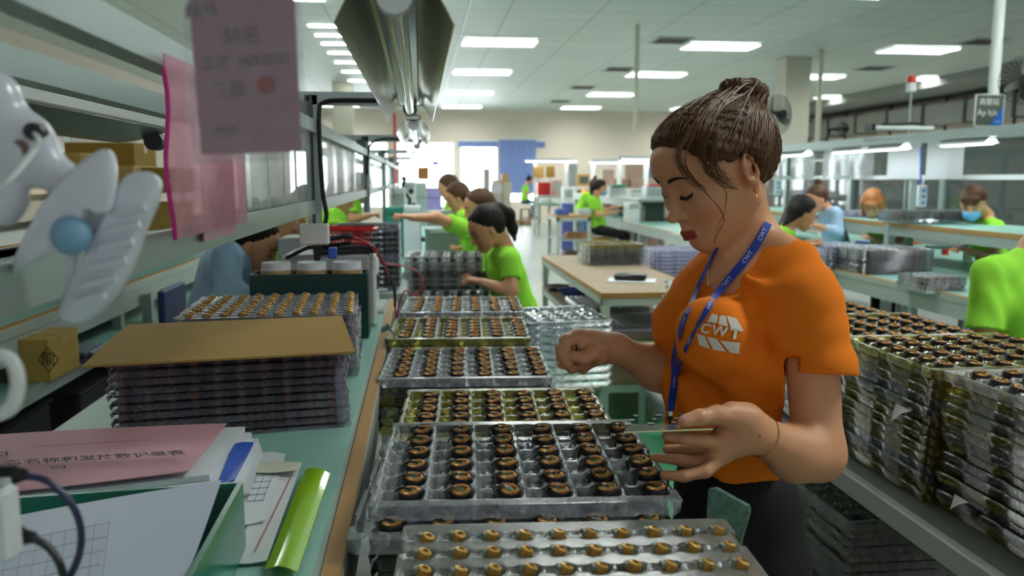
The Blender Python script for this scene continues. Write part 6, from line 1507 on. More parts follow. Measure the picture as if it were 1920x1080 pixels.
# ================================================================ the other workers
M_greenT = mat('lime_cotton', 'a2ec4a', rough=.85, var=.04, scale=5, bump=.3, bscale=14, spec=.2)
M_denim = mat('light_denim', 'a4c0dc', rough=.9, var=.12, scale=20, bump=.4, bscale=30, spec=.2)
M_denimd = mat('dark_jeans', '27405e', rough=.9, var=.1)
M_hairb = mat('black_hair', '120d0b', rough=.55, var=.3, scale=30, col2='1e1512', bump=.8, bscale=160, stretch=(1, 1, .2), spec=.3)
M_hairo = mat('auburn_hair', '8a4e1e', rough=.4, var=.3, scale=30, col2='b87434', bump=.8, bscale=160, stretch=(1, 1, .2), spec=.5)
M_mask = mat('surgical_mask_blue', '6fb6e4', rough=.8)
def worker(lab, y, head, yaw, pitch=.3, hair='pony', hm=None, shirt=None, neck=None, sh=None, hip=None, arms=(), legs=None, mask=False, lany=False, hs_=1.0, fringe=False, tor=1.0, sleeve=1, trous=None):
    """head, neck, hip: (px, py[, y]); sh: the two shoulders; arms: per arm [shoulder, elbow, wrist, tip]; yaw: facing angle (0 = +X, pi = -X)"""
    P = lambda q: V(*oy(q[0], q[1], q[2] if len(q) > 2 else y))
    h = max(.004, min(.012, y * .0011)); Hc = P(head); fw = V(math.cos(yaw), math.sin(yaw), -pitch); R_ = rotm(fw); s_ = hs_
    G = lambda x, y_, z: Hc + R_ @ (V(x, y_, z) * s_)
    q = lambda v: np.array(v) * s_
    S = Sdf()
    S.el(G(-.012, 0, .045), q((.094, .074, .080)), .01, R=R_).el(G(.018, 0, 0), q((.070, .064, .083)), .03, R=R_).el(G(.042, 0, -.048), q((.040, .044, .050)), .03, R=R_).el(G(.064, 0, -.086), q((.016, .02, .014)), .03, R=R_)
    if y < 8:
        S.rc(G(.080, 0, .016), G(.100, 0, -.024), .007, .010, .010)
        for sg in (1, -1):
            S.el(G(.090, .031 * sg, .010), q((.010, .015, .009)), .014, 's', R=R_); S.el(G(-.002, .076 * sg, 0), q((.016, .007, .030)), .006, R=R_)
            S.rc(G(.070, .012 * sg, -.064), G(.080, .004 * sg, -.064), .010, .010, .010)
    nb = P(neck); S.rc(G(-.045, 0, -.03), nb, .048, .050, .03)
    shs_ = [P(a) for a in sh]
    for a in shs_: S.rc(nb + V(0, 0, -.04), a, .045, .042, .03)
    T = Sdf(); hp = P(hip); ax = shs_[0] - shs_[1]; mid = (shs_[0] + shs_[1]) / 2; half = np.linalg.norm(ax) / 2
    l_ = ax / (np.linalg.norm(ax) + 1e-9); l_[2] = 0; l_ /= np.linalg.norm(l_) + 1e-9; B_ = np.stack([np.cross(l_, V(0, 0, 1)), l_, V(0, 0, 1)], 1)
    up = hp - mid
    for u, rx, ry, rz in ((.22, .098, half * .92, .12), (.5, .098, half * .86, .13), (.78, .10, half * .86, .13), (.98, .115, half * .95, .11)): T.el(mid + up * u, (rx * tor, max(ry, .11) * tor, rz), .05, R=B_)
    T.rc(nb + V(0, 0, -.05), shs_[0], .052, .050, .05).rc(nb + V(0, 0, -.05), shs_[1], .052, .050, .05)
    T.el(nb + V(0, 0, .035), (.060, .060, .055), .006, 's')
    hemz = hp[2] - .10
    for i, arm in enumerate(arms):
        A = [P(a) for a in arm]; s0, e0, w0 = A[0], A[1], A[2]
        S.rc(s0, e0, .040, .035, .03).rc(e0, w0, .035, .023, .03)
        d = (A[3] - w0) if len(A) > 3 else (w0 - e0) / np.linalg.norm(w0 - e0) * .15
        L_ = np.linalg.norm(d); d = d / (L_ + 1e-9); k1 = w0 + d * min(.085, L_ * .5)
        sd = np.cross(d, V(0, 0, 1)); sd /= np.linalg.norm(sd) + 1e-9; up_ = np.cross(sd, d)
        S.rc(w0, k1, .022, .024, .015, flat=(up_, .7))
        for f in range(4):
            o_ = sd * (.0255 - .017 * f); ln = (.068, .075, .070, .055)[f]; a1 = k1 + o_ + d * ln * .55 - up_ * .006; a2 = a1 + d * ln * .40 - up_ * (.018 + .004 * f)
            S.rc(k1 + o_ * .9, a1, .0105, .0092, .004).rc(a1, a2, .0092, .0075, .003)
        tb = w0 + d * .03 + sd * .028; S.rc(tb, tb + d * .045 + sd * .012, .012, .010, .006).rc(tb + d * .045 + sd * .012, tb + d * .075 + sd * .002, .010, .008, .003)
        if sleeve == 1: T.rc(s0, s0 + (e0 - s0) * .62, .053, .056, .03)
        else: T.rc(s0, e0, .054, .050, .03).rc(e0, e0 + (w0 - e0) * .55, .050, .042, .03)
    root = thing('person', lab, 'person', (float(hp[0]), float(hp[1]), 0))
    S.build('body', M_skin2, root, h=h)
    def fold(X): return .003 * np.sin(X[:, 2] * 38 + 5 * np.sin(X[:, 0] * 17)) * np.sin(X[:, 0] * 29 + X[:, 1] * 23)
    class T2(Sdf):
        def ev(s, X, prims=None):
            d = np.maximum(Sdf.ev(s, X, prims), hemz - X[:, 2])
            if sleeve == 1:
                for arm in arms:
                    s0, e0 = P(arm[0]), P(arm[1]); dd = (e0 - s0) / np.linalg.norm(e0 - s0); qq = (X - s0) @ dd; ln = np.linalg.norm(e0 - s0); perp = np.linalg.norm((X - s0) - qq[:, None] * dd, axis=1)
                    cut = np.maximum(qq - ln * .58, perp - .075); cut = np.maximum(cut, -(qq - ln * .58) * 0 + cut); near_ = (perp < .085) & (qq > ln * .58) & (qq < ln * .58 + .13) & (np.linalg.norm(X - (s0 + dd * ln * .72), axis=1) < .13)
                    tr_ = s.trunk(X); d = np.where(near_ & (tr_ > .004), np.maximum(d, qq - ln * .58), d)
            return d
        def trunk(s, X):
            return np.min([Sdf._ev(p, X) for p in s.p[:4]], 0)
    T.__class__ = T2
    T.build('denim_shirt' if shirt is M_denim else 't_shirt', shirt or M_greenT, root, h=h * 1.05, disp=fold)
    # hair
    Hh = Sdf(); hm = hm or M_hairb
    Hh.el(G(-.022, 0, .052), q((.100, .084, .086)), .01, R=R_).el(G(-.050, 0, .015), q((.070, .074, .078)), .03, R=R_)
    if hair == 'long':
        Hh.rc(G(-.06, .03, 0), G(-.07, .04, -.17), .055, .035, .03).rc(G(-.06, -.03, 0), G(-.07, -.04, -.17), .055, .035, .03)
        for sg in (1, -1): Hh.rc(G(.02, .07 * sg, .03), G(.01, .072 * sg, -.08), .020, .016, .02)
    elif hair == 'bob':
        for sg in (1, -1): Hh.rc(G(.03, .065 * sg, .05), G(.035, .07 * sg, -.07), .026, .022, .03).rc(G(-.03, .07 * sg, .02), G(-.02, .07 * sg, -.08), .030, .026, .03)
        Hh.rc(G(-.07, 0, .02), G(-.07, 0, -.09), .06, .045, .03).rc(G(.075, .03, .075), G(.09, .03, .035), .018, .010, .02).rc(G(.075, -.03, .075), G(.09, -.03, .035), .018, .010, .02).rc(G(.08, 0, .075), G(.095, 0, .035), .018, .010, .02)
    elif hair == 'pony':
        Hh.rc(G(-.095, 0, .09), G(-.125, 0, .07), .024, .026, .02).chain([G(-.125, 0, .07), G(-.155, 0, .01), G(-.140, 0, -.07), G(-.120, .0, -.135)], np.array([.026, .034, .028, .008]) * s_, .02)
    elif hair == 'lowpony':
        Hh.chain([G(-.10, 0, .02), G(-.13, 0, -.03), G(-.11, 0, -.11), G(-.10, 0, -.16)], [.03, .034, .024, .008], .02)
    elif hair == 'bun':
        Hh.el(G(-.08, 0, .145), q((.035, .035, .030)), .012).rc(G(-.05, 0, .09), G(-.08, 0, .13), .03, .02, .02)
    if fringe:
        for q_ in (-.045, -.02, .005, .03, .05): Hh.rc(G(.070, q_, .085), G(.088 - abs(q_) * .3, q_, .042), .016, .009, .015)
    elif hair != 'bob': Hh.plane(G(.062, 0, .078), R_ @ V(.88, 0, -.66), .02)
    Hh.el(G(.066, 0, -.025), q((.060, .058, .056)), .012, 's', R=R_)
    if hair not in ('long', 'bob'):
        for sg in (1, -1): Hh.el(G(.058, .058 * sg, .0), q((.060, .05, .046)), .012, 's', R=R_).el(G(0, .09 * sg, -.004), q((.020, .022, .034)), .006, 's', R=R_)
    Hh.build('hair', hm, root, h=h * .95, disp=lambda X: .0015 * np.sin(300 * X[:, 0] + 5 * np.sin(60 * X[:, 2])))
    rl = np.array(root.location)
    def part(mb, nm, m, par=root): mb.v = [tuple(np.array(v) - rl) for v in mb.v]; return mb.build(nm, m, par, smooth=True)
    if y < 8:
        f_ = MB()
        for sg in (1, -1): f_.tube([tuple(G(.091, .016 * sg, .030)), tuple(G(.088, .032 * sg, .035)), tuple(G(.076, .050 * sg, .031))], .0028, 5)
        part(f_, 'eyebrows', M_hairb); f_ = MB()
        for sg in (1, -1): f_.tube([tuple(G(.087, .020 * sg, .004)), tuple(G(.087, .032 * sg, .001)), tuple(G(.078, .045 * sg, .004))], .0024, 5)
        part(f_, 'eyelashes', M_hairb)
        if not mask: f_ = MB(); f_.tube([tuple(G(.083, -.019, -.066)), tuple(G(.094, 0, -.064)), tuple(G(.083, .019, -.066))], [.002, .0055, .002], 6); part(f_, 'lips', mat('lips', 'a6504a', rough=.5))
    if mask:
        Mk = Sdf(); Mk.el(G(.060, 0, -.052), q((.050, .060, .050)), .02, R=R_).rc(G(.085, 0, -.03), G(.098, 0, -.03), .018, .012, .02); Mk.plane(G(.03, 0, 0), R_ @ V(-1, 0, 0)); Mk.plane(G(0, 0, -.012), R_ @ V(0, 0, 1)); Mk.build('face_mask', M_mask, root, h=h * .8)
        f_ = MB()
        for sg in (1, -1): f_.tube([tuple(G(.05, .062 * sg, -.03)), tuple(G(.0, .079 * sg, .01))], .0015, 4)
        part(f_, 'mask_strap', M_paper)
    if lany:
        f_ = MB(); fr = V(math.cos(yaw), math.sin(yaw), 0); lf = V(-math.sin(yaw), math.cos(yaw), 0)
        base = mid + fr * .07; bot = mid + up * .55 + fr * .118
        for sg in (1, -1): f_.tube([tuple(nb - fr * .05 + V(0, 0, .01)), tuple(nb + lf * .058 * sg + V(0, 0, -.0)), tuple(nb + lf * .055 * sg + fr * .075 + V(0, 0, -.07)), tuple(bot + lf * .012 * sg + V(0, 0, .1)), tuple(bot)], .0055, 5)
        part(f_, 'lanyard', M_lan)
    if legs:
        Lg = Sdf()
        Lg.el(hp + V(0, 0, -.04), (.13, .16, .10), .04, R=B_)
        for lg_ in legs:
            A = [P(a) for a in lg_]
            if len(A) > 2: Lg.chain(A, [.085, .062, .042], .03)
        Lg.build('trousers', trous or M_trou, root, h=h * 1.2)
        sh_ = Sdf()
        for lg_ in legs: a = P(lg_[2]); a[2] = max(a[2] - .04, .04); sh_.rc(a, a + V(math.cos(yaw), math.sin(yaw), 0) * .13, .042, .034, .02)
        sh_.build('shoes', mat('shoe_brown', '7a5a3c', rough=.6), root, h=h)
    else:
        Lg = Sdf(); Lg.el(hp + V(0, 0, -.06), (.14, .17, .12), .04, R=B_); fr = V(math.cos(yaw), math.sin(yaw), 0)
        for sg in (1, -1):
            a = hp + l_ * .08 * sg + V(0, 0, -.09); kn = a + fr * .36; Lg.rc(a, kn, .085, .065, .03).rc(kn, V(kn[0], kn[1], .08), .060, .045, .03)
        Lg.build('trousers', trous or M_trou, root, h=max(h * 1.4, .009))
    return root
def stool(x, y, z, lab, m):
    t = thing('stool', lab, 'stool', (x, y, 0)); MB().box((0, 0, z - .015), (.3, .3, .03), bev=.01).build('seat', m, t)
    for sx_ in (-1, 1):
        for sy_ in (-1, 1): MB().cyl((sx_ * .15, sy_ * .15, 0), (sx_ * .12, sy_ * .12, z - .03), .016).build('leg', m, t, smooth=True)
    MB().tube([(-.135, -.135, z * .4), (.135, -.135, z * .4), (.135, .135, z * .4), (-.135, .135, z * .4)], .01, 6, True).build('rung', m, t)
    return t
M_yst = mat('yellow_stool', 'd8a828', rough=.5); M_bst = mat('brown_stool', '5a4632', rough=.6)
PI_ = math.pi
# ponytailed worker nearest
worker('worker in green T-shirt with black ponytail and blue lanyard bent over trays', 4.45, (912, 432, 4.42), PI_ + .35, .55, 'pony', sh=((952, 486, 4.30), (925, 470, 4.62)), neck=(946, 462, 4.46), hip=(972, 590, 4.5), hs_=1.0,
       arms=[[(958, 492, 4.28), (958, 545, 4.22), (905, 530, 4.2), (878, 522, 4.22)], [(930, 480, 4.62), (925, 520, 4.68), (895, 515, 4.6), (872, 512, 4.55)]], lany=True)
worker('worker with brown hair, green T-shirt, arm stretched far out to the left', 5.5, (897, 392, 5.5), PI_ + .15, .25, 'lowpony', hm=M_hair, sh=((872, 432, 5.35), (912, 440, 5.7)), neck=(905, 425, 5.55), hip=(915, 520, 5.6),
       arms=[[(868, 428, 5.35), (818, 408, 5.2), (772, 408, 5.1), (744, 402, 5.05)], [(905, 445, 5.7), (900, 475, 5.75), (870, 468, 5.6), (855, 462, 5.55)]], lany=True)
worker('dark-haired worker leaning behind the reaching worker, hair loose', 7.0, (858, 372, 7.0), PI_ + .1, .5, 'long', hm=M_hair, sh=((872, 405, 6.85), (868, 402, 7.15)), neck=(868, 395, 7.0), hip=(880, 470, 7.1), arms=[[(870, 408, 6.85), (862, 440, 6.8), (838, 435, 6.8), (825, 432, 6.8)]])
worker('farthest long-haired worker on the left bench, green T-shirt, head bowed', 8.0, (840, 353, 8.0), PI_ + .1, .45, 'long', hm=M_hair, sh=((852, 382, 7.85), (850, 380, 8.2)), neck=(848, 375, 8.0), hip=(858, 440, 8.1), arms=[[(852, 385, 7.85), (845, 412, 7.8), (822, 405, 7.8), (812, 400, 7.8)], [(850, 385, 8.2), (845, 410, 8.2), (825, 404, 8.2), (815, 400, 8.2)]])
# left side of the left bench
worker('worker in pale blue denim shirt bowed over the bench on the left', 3.35, (476, 462, 3.35), -.15, .55, 'bun', hm=M_hairb, shirt=M_denim, sleeve=2, sh=((428, 478, 3.2), (440, 470, 3.52)), neck=(447, 468, 3.36), hip=(408, 590, 3.4),
       arms=[[(425, 480, 3.2), (430, 560, 3.15), (478, 548, 3.2), (500, 545, 3.2)], [(440, 475, 3.52), (445, 548, 3.55), (485, 540, 3.5), (502, 538, 3.5)]])
worker('green-shirted worker just behind the denim worker, face lowered', 4.1, (520, 425, 4.1), -.1, .6, 'long', hm=M_hairb, sh=((488, 458, 3.95), (495, 452, 4.25)), neck=(500, 450, 4.1), hip=(478, 540, 4.15), arms=[[(488, 462, 3.95), (492, 512, 3.9), (525, 508, 3.9), (540, 505, 3.9)]], lany=True)
worker('third green-shirted worker on the left, yellowish lanyard side', 4.9, (543, 412, 4.9), -.1, .5, 'long', hm=M_hair, sh=((520, 440, 4.75), (525, 436, 5.05)), neck=(528, 434, 4.9), hip=(515, 515, 4.95), arms=[[(520, 445, 4.75), (524, 490, 4.7), (550, 486, 4.7), (565, 484, 4.7)]])
worker('fourth green-shirted worker seen under the lower rail by the instruments', 5.8, (578, 385, 5.8), -.1, .4, 'lowpony', sh=((556, 415, 5.65), (560, 410, 5.95)), neck=(562, 408, 5.8), hip=(550, 480, 5.85), arms=[[(556, 418, 5.65), (560, 455, 5.6), (585, 450, 5.6), (598, 448, 5.6)]])
worker('green worker seated beyond the first post, facing right', 7.0, (676, 355, 7.0), -.05, .5, 'lowpony', sh=((655, 380, 6.85), (658, 378, 7.15)), neck=(662, 374, 7.0), hip=(648, 440, 7.05), arms=[[(655, 384, 6.85), (662, 412, 6.8), (690, 405, 6.8), (702, 402, 6.8)]])
worker('green worker half hidden by the first frame post', 6.2, (640, 372, 6.2), -.05, .5, 'long', sh=((622, 402, 6.05), (626, 398, 6.35)), neck=(628, 394, 6.2), hip=(618, 470, 6.25), arms=[[(622, 405, 6.05), (628, 436, 6.0), (652, 430, 6.0), (664, 428, 6.0)]])
# far middle
worker('far worker in green T-shirt and jeans seated on a brown stool', 25.0, (993, 339, 25.0), -.1, .4, 'bun', sh=((984, 350, 24.85), (987, 350, 25.2)), neck=(987, 347, 25.0), hip=(984, 374, 25.0), arms=[[(985, 352, 24.85), (989, 365, 24.8), (999, 362, 24.8)]], legs=[[(985, 377, 24.9), (999, 380, 24.9), (1000, 405, 24.9)], [(985, 377, 25.2), (1001, 380, 25.2), (998, 405, 25.2)]], trous=M_denimd, tor=1.1)
p = oy(985, 412, 25.0); stool(p.x, 25.0, .5, 'brown stool under the far worker in jeans', M_bst)
worker('worker in green T-shirt wearing a blue face mask, black trousers', 12.4, (1126, 353, 12.4), -.05, .3, 'lowpony', mask=True, sh=((1112, 374, 12.25), (1116, 373, 12.6)), neck=(1117, 370, 12.4), hip=(1124, 425, 12.45), arms=[[(1112, 378, 12.25), (1120, 403, 12.2), (1152, 398, 12.2), (1165, 394, 12.2)], [(1116, 378, 12.6), (1130, 395, 12.6), (1155, 388, 12.6), (1168, 386, 12.6)]], legs=[[(1126, 432, 12.3), (1168, 440, 12.3), (1190, 485, 12.3)], [(1126, 432, 12.6), (1165, 440, 12.6), (1180, 480, 12.6)]])
p = oy(1128, 480, 12.45); stool(p.x, 12.45, .50, 'yellow stool under the blue-masked worker', M_yst)
worker('worker in green leaning forward behind the masked one', 14.2, (1116, 350, 14.2), -.3, .5, 'bun', hm=M_hair, sh=((1099, 366, 14.05), (1106, 362, 14.4)), neck=(1107, 361, 14.2), hip=(1088, 398, 14.2), arms=[[(1100, 370, 14.05), (1110, 388, 14.0), (1125, 395, 14.0)]], legs=[[(1088, 402, 14.1), (1095, 420, 14.1), (1090, 452, 14.1)], [(1088, 402, 14.4), (1098, 420, 14.4), (1095, 452, 14.4)]], trous=mat('blue_jeans', '5a86b8', rough=.9))
# right side
worker('worker in green with black bobbed hair bent over, left end of the right benches', 5.6, (1503, 402, 5.6), -.1, .45, 'long', sh=((1462, 438, 5.45), (1466, 430, 5.8)), neck=(1474, 430, 5.6), hip=(1440, 520, 5.65), arms=[[(1462, 442, 5.45), (1475, 480, 5.35), (1510, 462, 5.3), (1530, 455, 5.3)], [(1466, 436, 5.8), (1480, 470, 5.8), (1512, 456, 5.7), (1530, 450, 5.7)]])
worker('worker in denim shirt with hair in a top bun behind the shelf', 6.9, (1530, 376, 6.9), PI_ + .35, .45, 'bun', hm=M_hair, shirt=M_denim, sleeve=2, sh=((1565, 398, 6.75), (1545, 396, 7.1)), neck=(1552, 393, 6.95), hip=(1572, 470, 7.0), arms=[[(1568, 402, 6.75), (1572, 438, 6.7), (1535, 424, 6.65), (1520, 420, 6.65)]], lany=True)
worker('auburn-haired worker with head bowed low behind the shelf', 6.9, (1636, 384, 6.7), PI_ + .9, .9, 'bob', hm=M_hairo, sh=((1688, 430, 6.7), (1625, 418, 7.1)), neck=(1655, 400, 6.95), hip=(1672, 480, 7.1), arms=[[(1690, 432, 6.7), (1685, 462, 6.55), (1640, 448, 6.4), (1612, 436, 6.3)]])
worker('worker in green wearing a pale blue mask at the far right bench', 5.7, (1824, 382, 5.7), PI_ + .75, .6, 'lowpony', hm=M_hair, fringe=True, mask=True, sh=((1868, 425, 5.6), (1822, 420, 5.95)), neck=(1850, 404, 5.8), hip=(1868, 520, 5.9), arms=[[(1868, 430, 5.6), (1862, 485, 5.45), (1815, 470, 5.3), (1785, 462, 5.25)]], lany=True)
worker('large worker in green seen from behind at the right picture edge', 2.5, (1998, 385, 2.5), 1.2, .3, 'bun', sh=((2035, 512, 2.5), (1858, 512, 2.5)), neck=(1942, 462, 2.5), hip=(1935, 760, 2.55), arms=[[(1855, 515, 2.5), (1838, 690, 2.45), (1900, 770, 2.55)]], tor=1.3)

# ================================================================ right-hand benches: upper shelf and loads
us = thing('upper_shelf', 'yellow-edged teal shelf on posts above the right bench', 'shelf', (3.95, 6.2, 0))
MB().box((0, 0, 1.045), (0.70, 6.6, 0.03), bev=.003).build('shelf_board', M_greym, us); MB().box((0, 0, 1.062), (.66, 6.58, .004)).build('shelf_mat', M_teal, us)
MB().box((-.352, 0, 1.05), (.012, 6.6, .034)).build('edge_strip', M_edge, us); MB().box((-.345, 0, 1.00), (.02, 6.6, .06)).build('shelf_apron', M_greym, us)
for yy in (-2.0, -.15, 3.0): MB().box((-.33, yy, .53), (.06, .06, 1.04)).build('post', M_alu, us); MB().box((.33, yy, .53), (.05, .05, 1.04)).build('post', M_alu, us)
e_ = MB(); rail(e_, (-.34, -.15, 1.10), (.34, -.15, 1.10), .03, .04); e_.build('end_rail', M_alu, us); MB().box((-.36, -.15, 1.10), (.012, .05, .05)).build('end_cap', M_black, us)
def tray_px(px0, px1, pyb, pyt, y, lab, m, short='', n=4, d_=.36, cat='tray', name='coil_tray', fillc=None):
    a, b = oy(px0, pyb, y), oy(px1, pyb, y); top = oy(px0, pyt, y).z; w_ = b.x - a.x; ph = (top - a.z) / n
    for j in range(n):
        o = put(name, BIGLO[m], ((a.x + b.x) / 2 + rnd.uniform(-.006, .006), y + d_ / 2 + rnd.uniform(-.006, .006), top - j * ph), rnd.uniform(-.01, .01), 'topmost ' + lab if j == 0 else '%s tray from the top of the %s' % (ORD[j], short), cat, None if j == 0 else 'trays under the topmost ' + lab)
        o.scale = (w_ / TW, d_ / TD, min(1.0, ph / .023) * 1.0)
    if fillc:
        q = MB()
        for j in range(n):
            for c in range(int(w_ / .05)):
                for r in range(2): q.box((a.x + .03 + c * .05, y + .05 + r * .06, top - j * ph - ph * .45), (.032, .04, ph * .5))
        tag(q.build('stacked_parts', fillc, None), 'parts inside the ' + lab, 'parts', None, 'stuff')
M_bpart = mat('brownish_parts', '8a7462', rough=.6, var=.2, scale=40)
tray_px(1560, 1640, 508, 462, 5.6, 'clear empty tray pile at the left of the brown tray stack', 'lilac', 'clear pile left of the brown stack', 6)
tray_px(1622, 1752, 519, 470, 5.2, 'clear tray of the big brownish stack on the right bench', 'clear', 'big brownish stack on the right bench', 9, .5, fillc=M_bpart)
tray_px(1735, 1812, 552, 522, 4.4, 'small tray at the near end of the right bench', 'clear', 'small pile at the near right bench end', 4, .3, fillc=M_bpart)
tray_px(1685, 1835, 418, 396, 5.75, 'tray of the row on the yellow-edged upper shelf', 'clear', 'tray row on the upper shelf', 4, .3, fillc=mat('tan_parts', 'a58a6c', rough=.6, var=.2, scale=40))
tray_px(1580, 1650, 410, 396, 6.9, 'flat tray row on the upper shelf beyond the post', 'lilac', 'flat pile beyond the shelf post', 3, .3)
# crumpled white tissues
def tissue(px, py, y, s_, lab, zz=None):
    c = oy(px, py, y); g = [[(s_ * (i - 2) * .5, s_ * (j - 2) * .35, .012 * math.sin(i * 2.1 + j) + .010 * (i % 2)) for j in range(5)] for i in range(5)]
    tag(MB().sheet(g, .002).build('tissue', M_paper, None, loc=tuple(c), smooth=True), lab, 'tissue')
tissue(1735, 416, 5.60, .07, 'crumpled white tissue on the upper shelf in front of the trays'); tissue(1606, 497, 5.45, .05, 'white tissue lying by the brown tray stack'); tissue(1560, 488, 5.85, .05, 'small white paper near the clear tray pile')
# parts in trays before the workers
def pile(px, py, z, w_, d_, m, lab, n=60, r=.012, trayc=None, cat='parts'):
    p = oz(px, py, z); q = MB()
    for i in range(n): a = rnd.uniform(0, 6.28); rr_ = math.sqrt(rnd.random()); c = (w_ / 2 * rr_ * math.cos(a), d_ / 2 * rr_ * math.sin(a), .012 + rnd.random() * .03 * (1 - rr_)); q.box(c, (r * rnd.uniform(1, 2.4), r, r * .8), bev=.001, rz=rnd.uniform(0, 3))
    tag(q.build('component_heap', m, None, loc=(p.x, p.y, z)), lab, cat, None, 'stuff')
    if trayc: t = MB(); t.box((0, 0, .004), (w_ * 1.15, d_ * 1.15, .008)); [t.box((sg * w_ * .57, 0, .018), (.008, d_ * 1.15, .03)) or t.box((0, sg * d_ * .57, .018), (w_ * 1.15, .008, .03)) for sg in (-1, 1)]; tag(t.build('parts_tray', trayc, None, loc=(p.x, p.y, z)), 'shallow tray under the ' + lab, 'tray')
M_or = mat('orange_coils', 'd9773a', rough=.4, var=.3, scale=80); M_pk = mat('pinkish_coils', 'd08a72', rough=.5, var=.3, scale=80)
pile(1695, 457, .758, .30, .34, M_or, 'heap of orange coils before the auburn-haired worker', 120)
pile(1540, 436, .758, .34, .5, M_pk, 'heap of pinkish coils before the denim bun-haired worker', 120, trayc=M_white)
pile(1230, 412, .758, .35, .5, M_pk, 'heap of pink coils on the far bench left of her face', 60, .02, trayc=M_white)
pile(1165, 397, .758, .3, .4, M_or, 'orange parts in front of the blue-masked worker', 40, .02)
bt = oz(1650, 460, .757); tag(MB().box((0, 0, .02), (.36, .30, .035), bev=.008).build('blue_tray', mat('lilac_blue_tray', '6f82d6', rough=.4), None, loc=tuple(bt)), 'blue-lilac tray behind the orange coil heap', 'tray')
bt = oy(1672, 400, 6.2); tag(MB().box((0, 0, .03), (.16, .12, .05), bev=.008).build('blue_box', M_blueF, None, loc=(bt.x, 6.2, 1.066)), 'small blue box on the upper shelf by the end rail', 'box')
bt = oz(1768, 466, .757); tag(MB().box((0, 0, .012), (.26, .16, .022), bev=.004).build('green_case', mat('dark_green_case', '2c5a50', rough=.5), None, loc=tuple(bt)), 'dark green flat case by the masked worker', 'case')
bt = oz(1772, 478, .757); tag(MB().cyl((0, 0, 0), (0, 0, .05), .028, n=14).build('red_cup', M_red, None, loc=tuple(bt), smooth=True), 'small red container near the second shelf post', 'container')
# hanging power strips with blue sockets
for px, pyt, pyb, y, lb in ((1727, 347, 388, 5.9, 'white hanging power strip with blue sockets beside the masked worker'), (1457, 336, 366, 7.6, 'white hanging power strip with blue sockets at the left of the right frame')):
    a = ox(px, pyb, XF - .05); b = ox(px, pyt, XF - .05); t = thing('power_strip', lb, 'power strip', tuple(a)); h_ = b.z - a.z
    MB().box((0, 0, h_ / 2), (.075, .03, h_), bev=.006).build('strip_body', M_white, t)
    for k in range(3): MB().box((.005, -.017, h_ * (.2 + .28 * k)), (.036, .006, h_ * .16), bev=.002).build('socket', mat('cyan_socket', '5aa7dc', rough=.4), t)
    MB().tube([(0, 0, h_), (.01, 0, h_ + .05), (0, 0, 1.41 - a.z)], .005, 6).build('cord', M_paper, t)
o = MB().tube([ox(1727, 345, 3.9), ox(1726, 320, 3.9), ox(1727, 275, 3.9)], .007, 6).build('blue_wiring', M_blueF, None, smooth=True); tag(o, 'blue cord running up the frame above the power strip', 'wiring')
# instrument with black cable on top of the frame
p = oy(1690, 240, 7.0); tt = thing('cable_tray', 'white tray with a black cable on top of the right frame', 'tray', (p.x, 7.0, p.z - .02)); MB().box((0, 0, .02), (.55, .12, .03), bev=.004).build('tray_body', M_white, tt); MB().box((-.29, 0, .02), (.035, .13, .06), bev=.004).build('end_block', M_black, tt)
MB().tube([(-.2, -.03, .045), (-.05, 0, .05), (.1, -.02, .06), (.22, .0, .045)], .012, 6).build('black_cable', M_rubber, tt, smooth=True)
# lower bench cross pieces / stored things beneath (dark)
for k, (x, y, lb) in enumerate(((3.3, 4.6, 'grey crate on the floor under the near end of the right bench'), (3.3, 6.6, 'grey crate on the floor under the middle of the right bench'), (3.3, 8.6, 'grey crate on the floor under the far end of the right bench'))):
    t = thing('crate', lb, 'crate', (x, y, 0)); MB().box((0, 0, .15), (.4, .5, .3), bev=.01).build('crate_body', mat('dark_crate', '4c5654', rough=.6), t); MB().box((-.205, 0, .24), (.012, .2, .04), bev=.003).build('handle', M_greym, t)

# ================================================================ middle distance: far lamp frames, cartons, machines
def frame_bay(name, lab, x0, x1, y, z1, lamps=2, shelfz=1.15, grp=None):
    t = thing(name, lab, 'frame', ((x0 + x1) / 2, y, 0)); w_ = x1 - x0
    for sg in (-1, 1): MB().box((sg * w_ / 2, 0, z1 / 2), (.06, .06, z1)).build('post', M_white, t)
    MB().box((0, 0, z1), (w_ + .06, .06, .06)).build('top_rail', M_alu, t); MB().box((0, 0, shelfz), (w_, .25, .05)).build('shelf', M_white, t); MB().box((0, -.1, .76), (w_ + .2, .7, .05)).build('worktop', M_teal, t)
    return t
fb_ = [('lamp_rack', 'far lamp frame with an orange-brown panel left of centre', oy(1003, 340, 21).x, oy(1062, 340, 21).x, 21.0, oy(1030, 300, 21).z), ('lamp_rack', 'white lamp frame behind the masked worker, left bay', oy(1146, 340, 14.6).x, oy(1200, 340, 14.6).x, 16.2, oy(1170, 302, 16.2).z), ('lamp_rack', 'white lamp frame close to her forehead, right bay', oy(1206, 340, 13).x, oy(1262, 340, 13).x, 14.6, oy(1230, 296, 14.6).z)]
for a in fb_: frame_bay(*a)
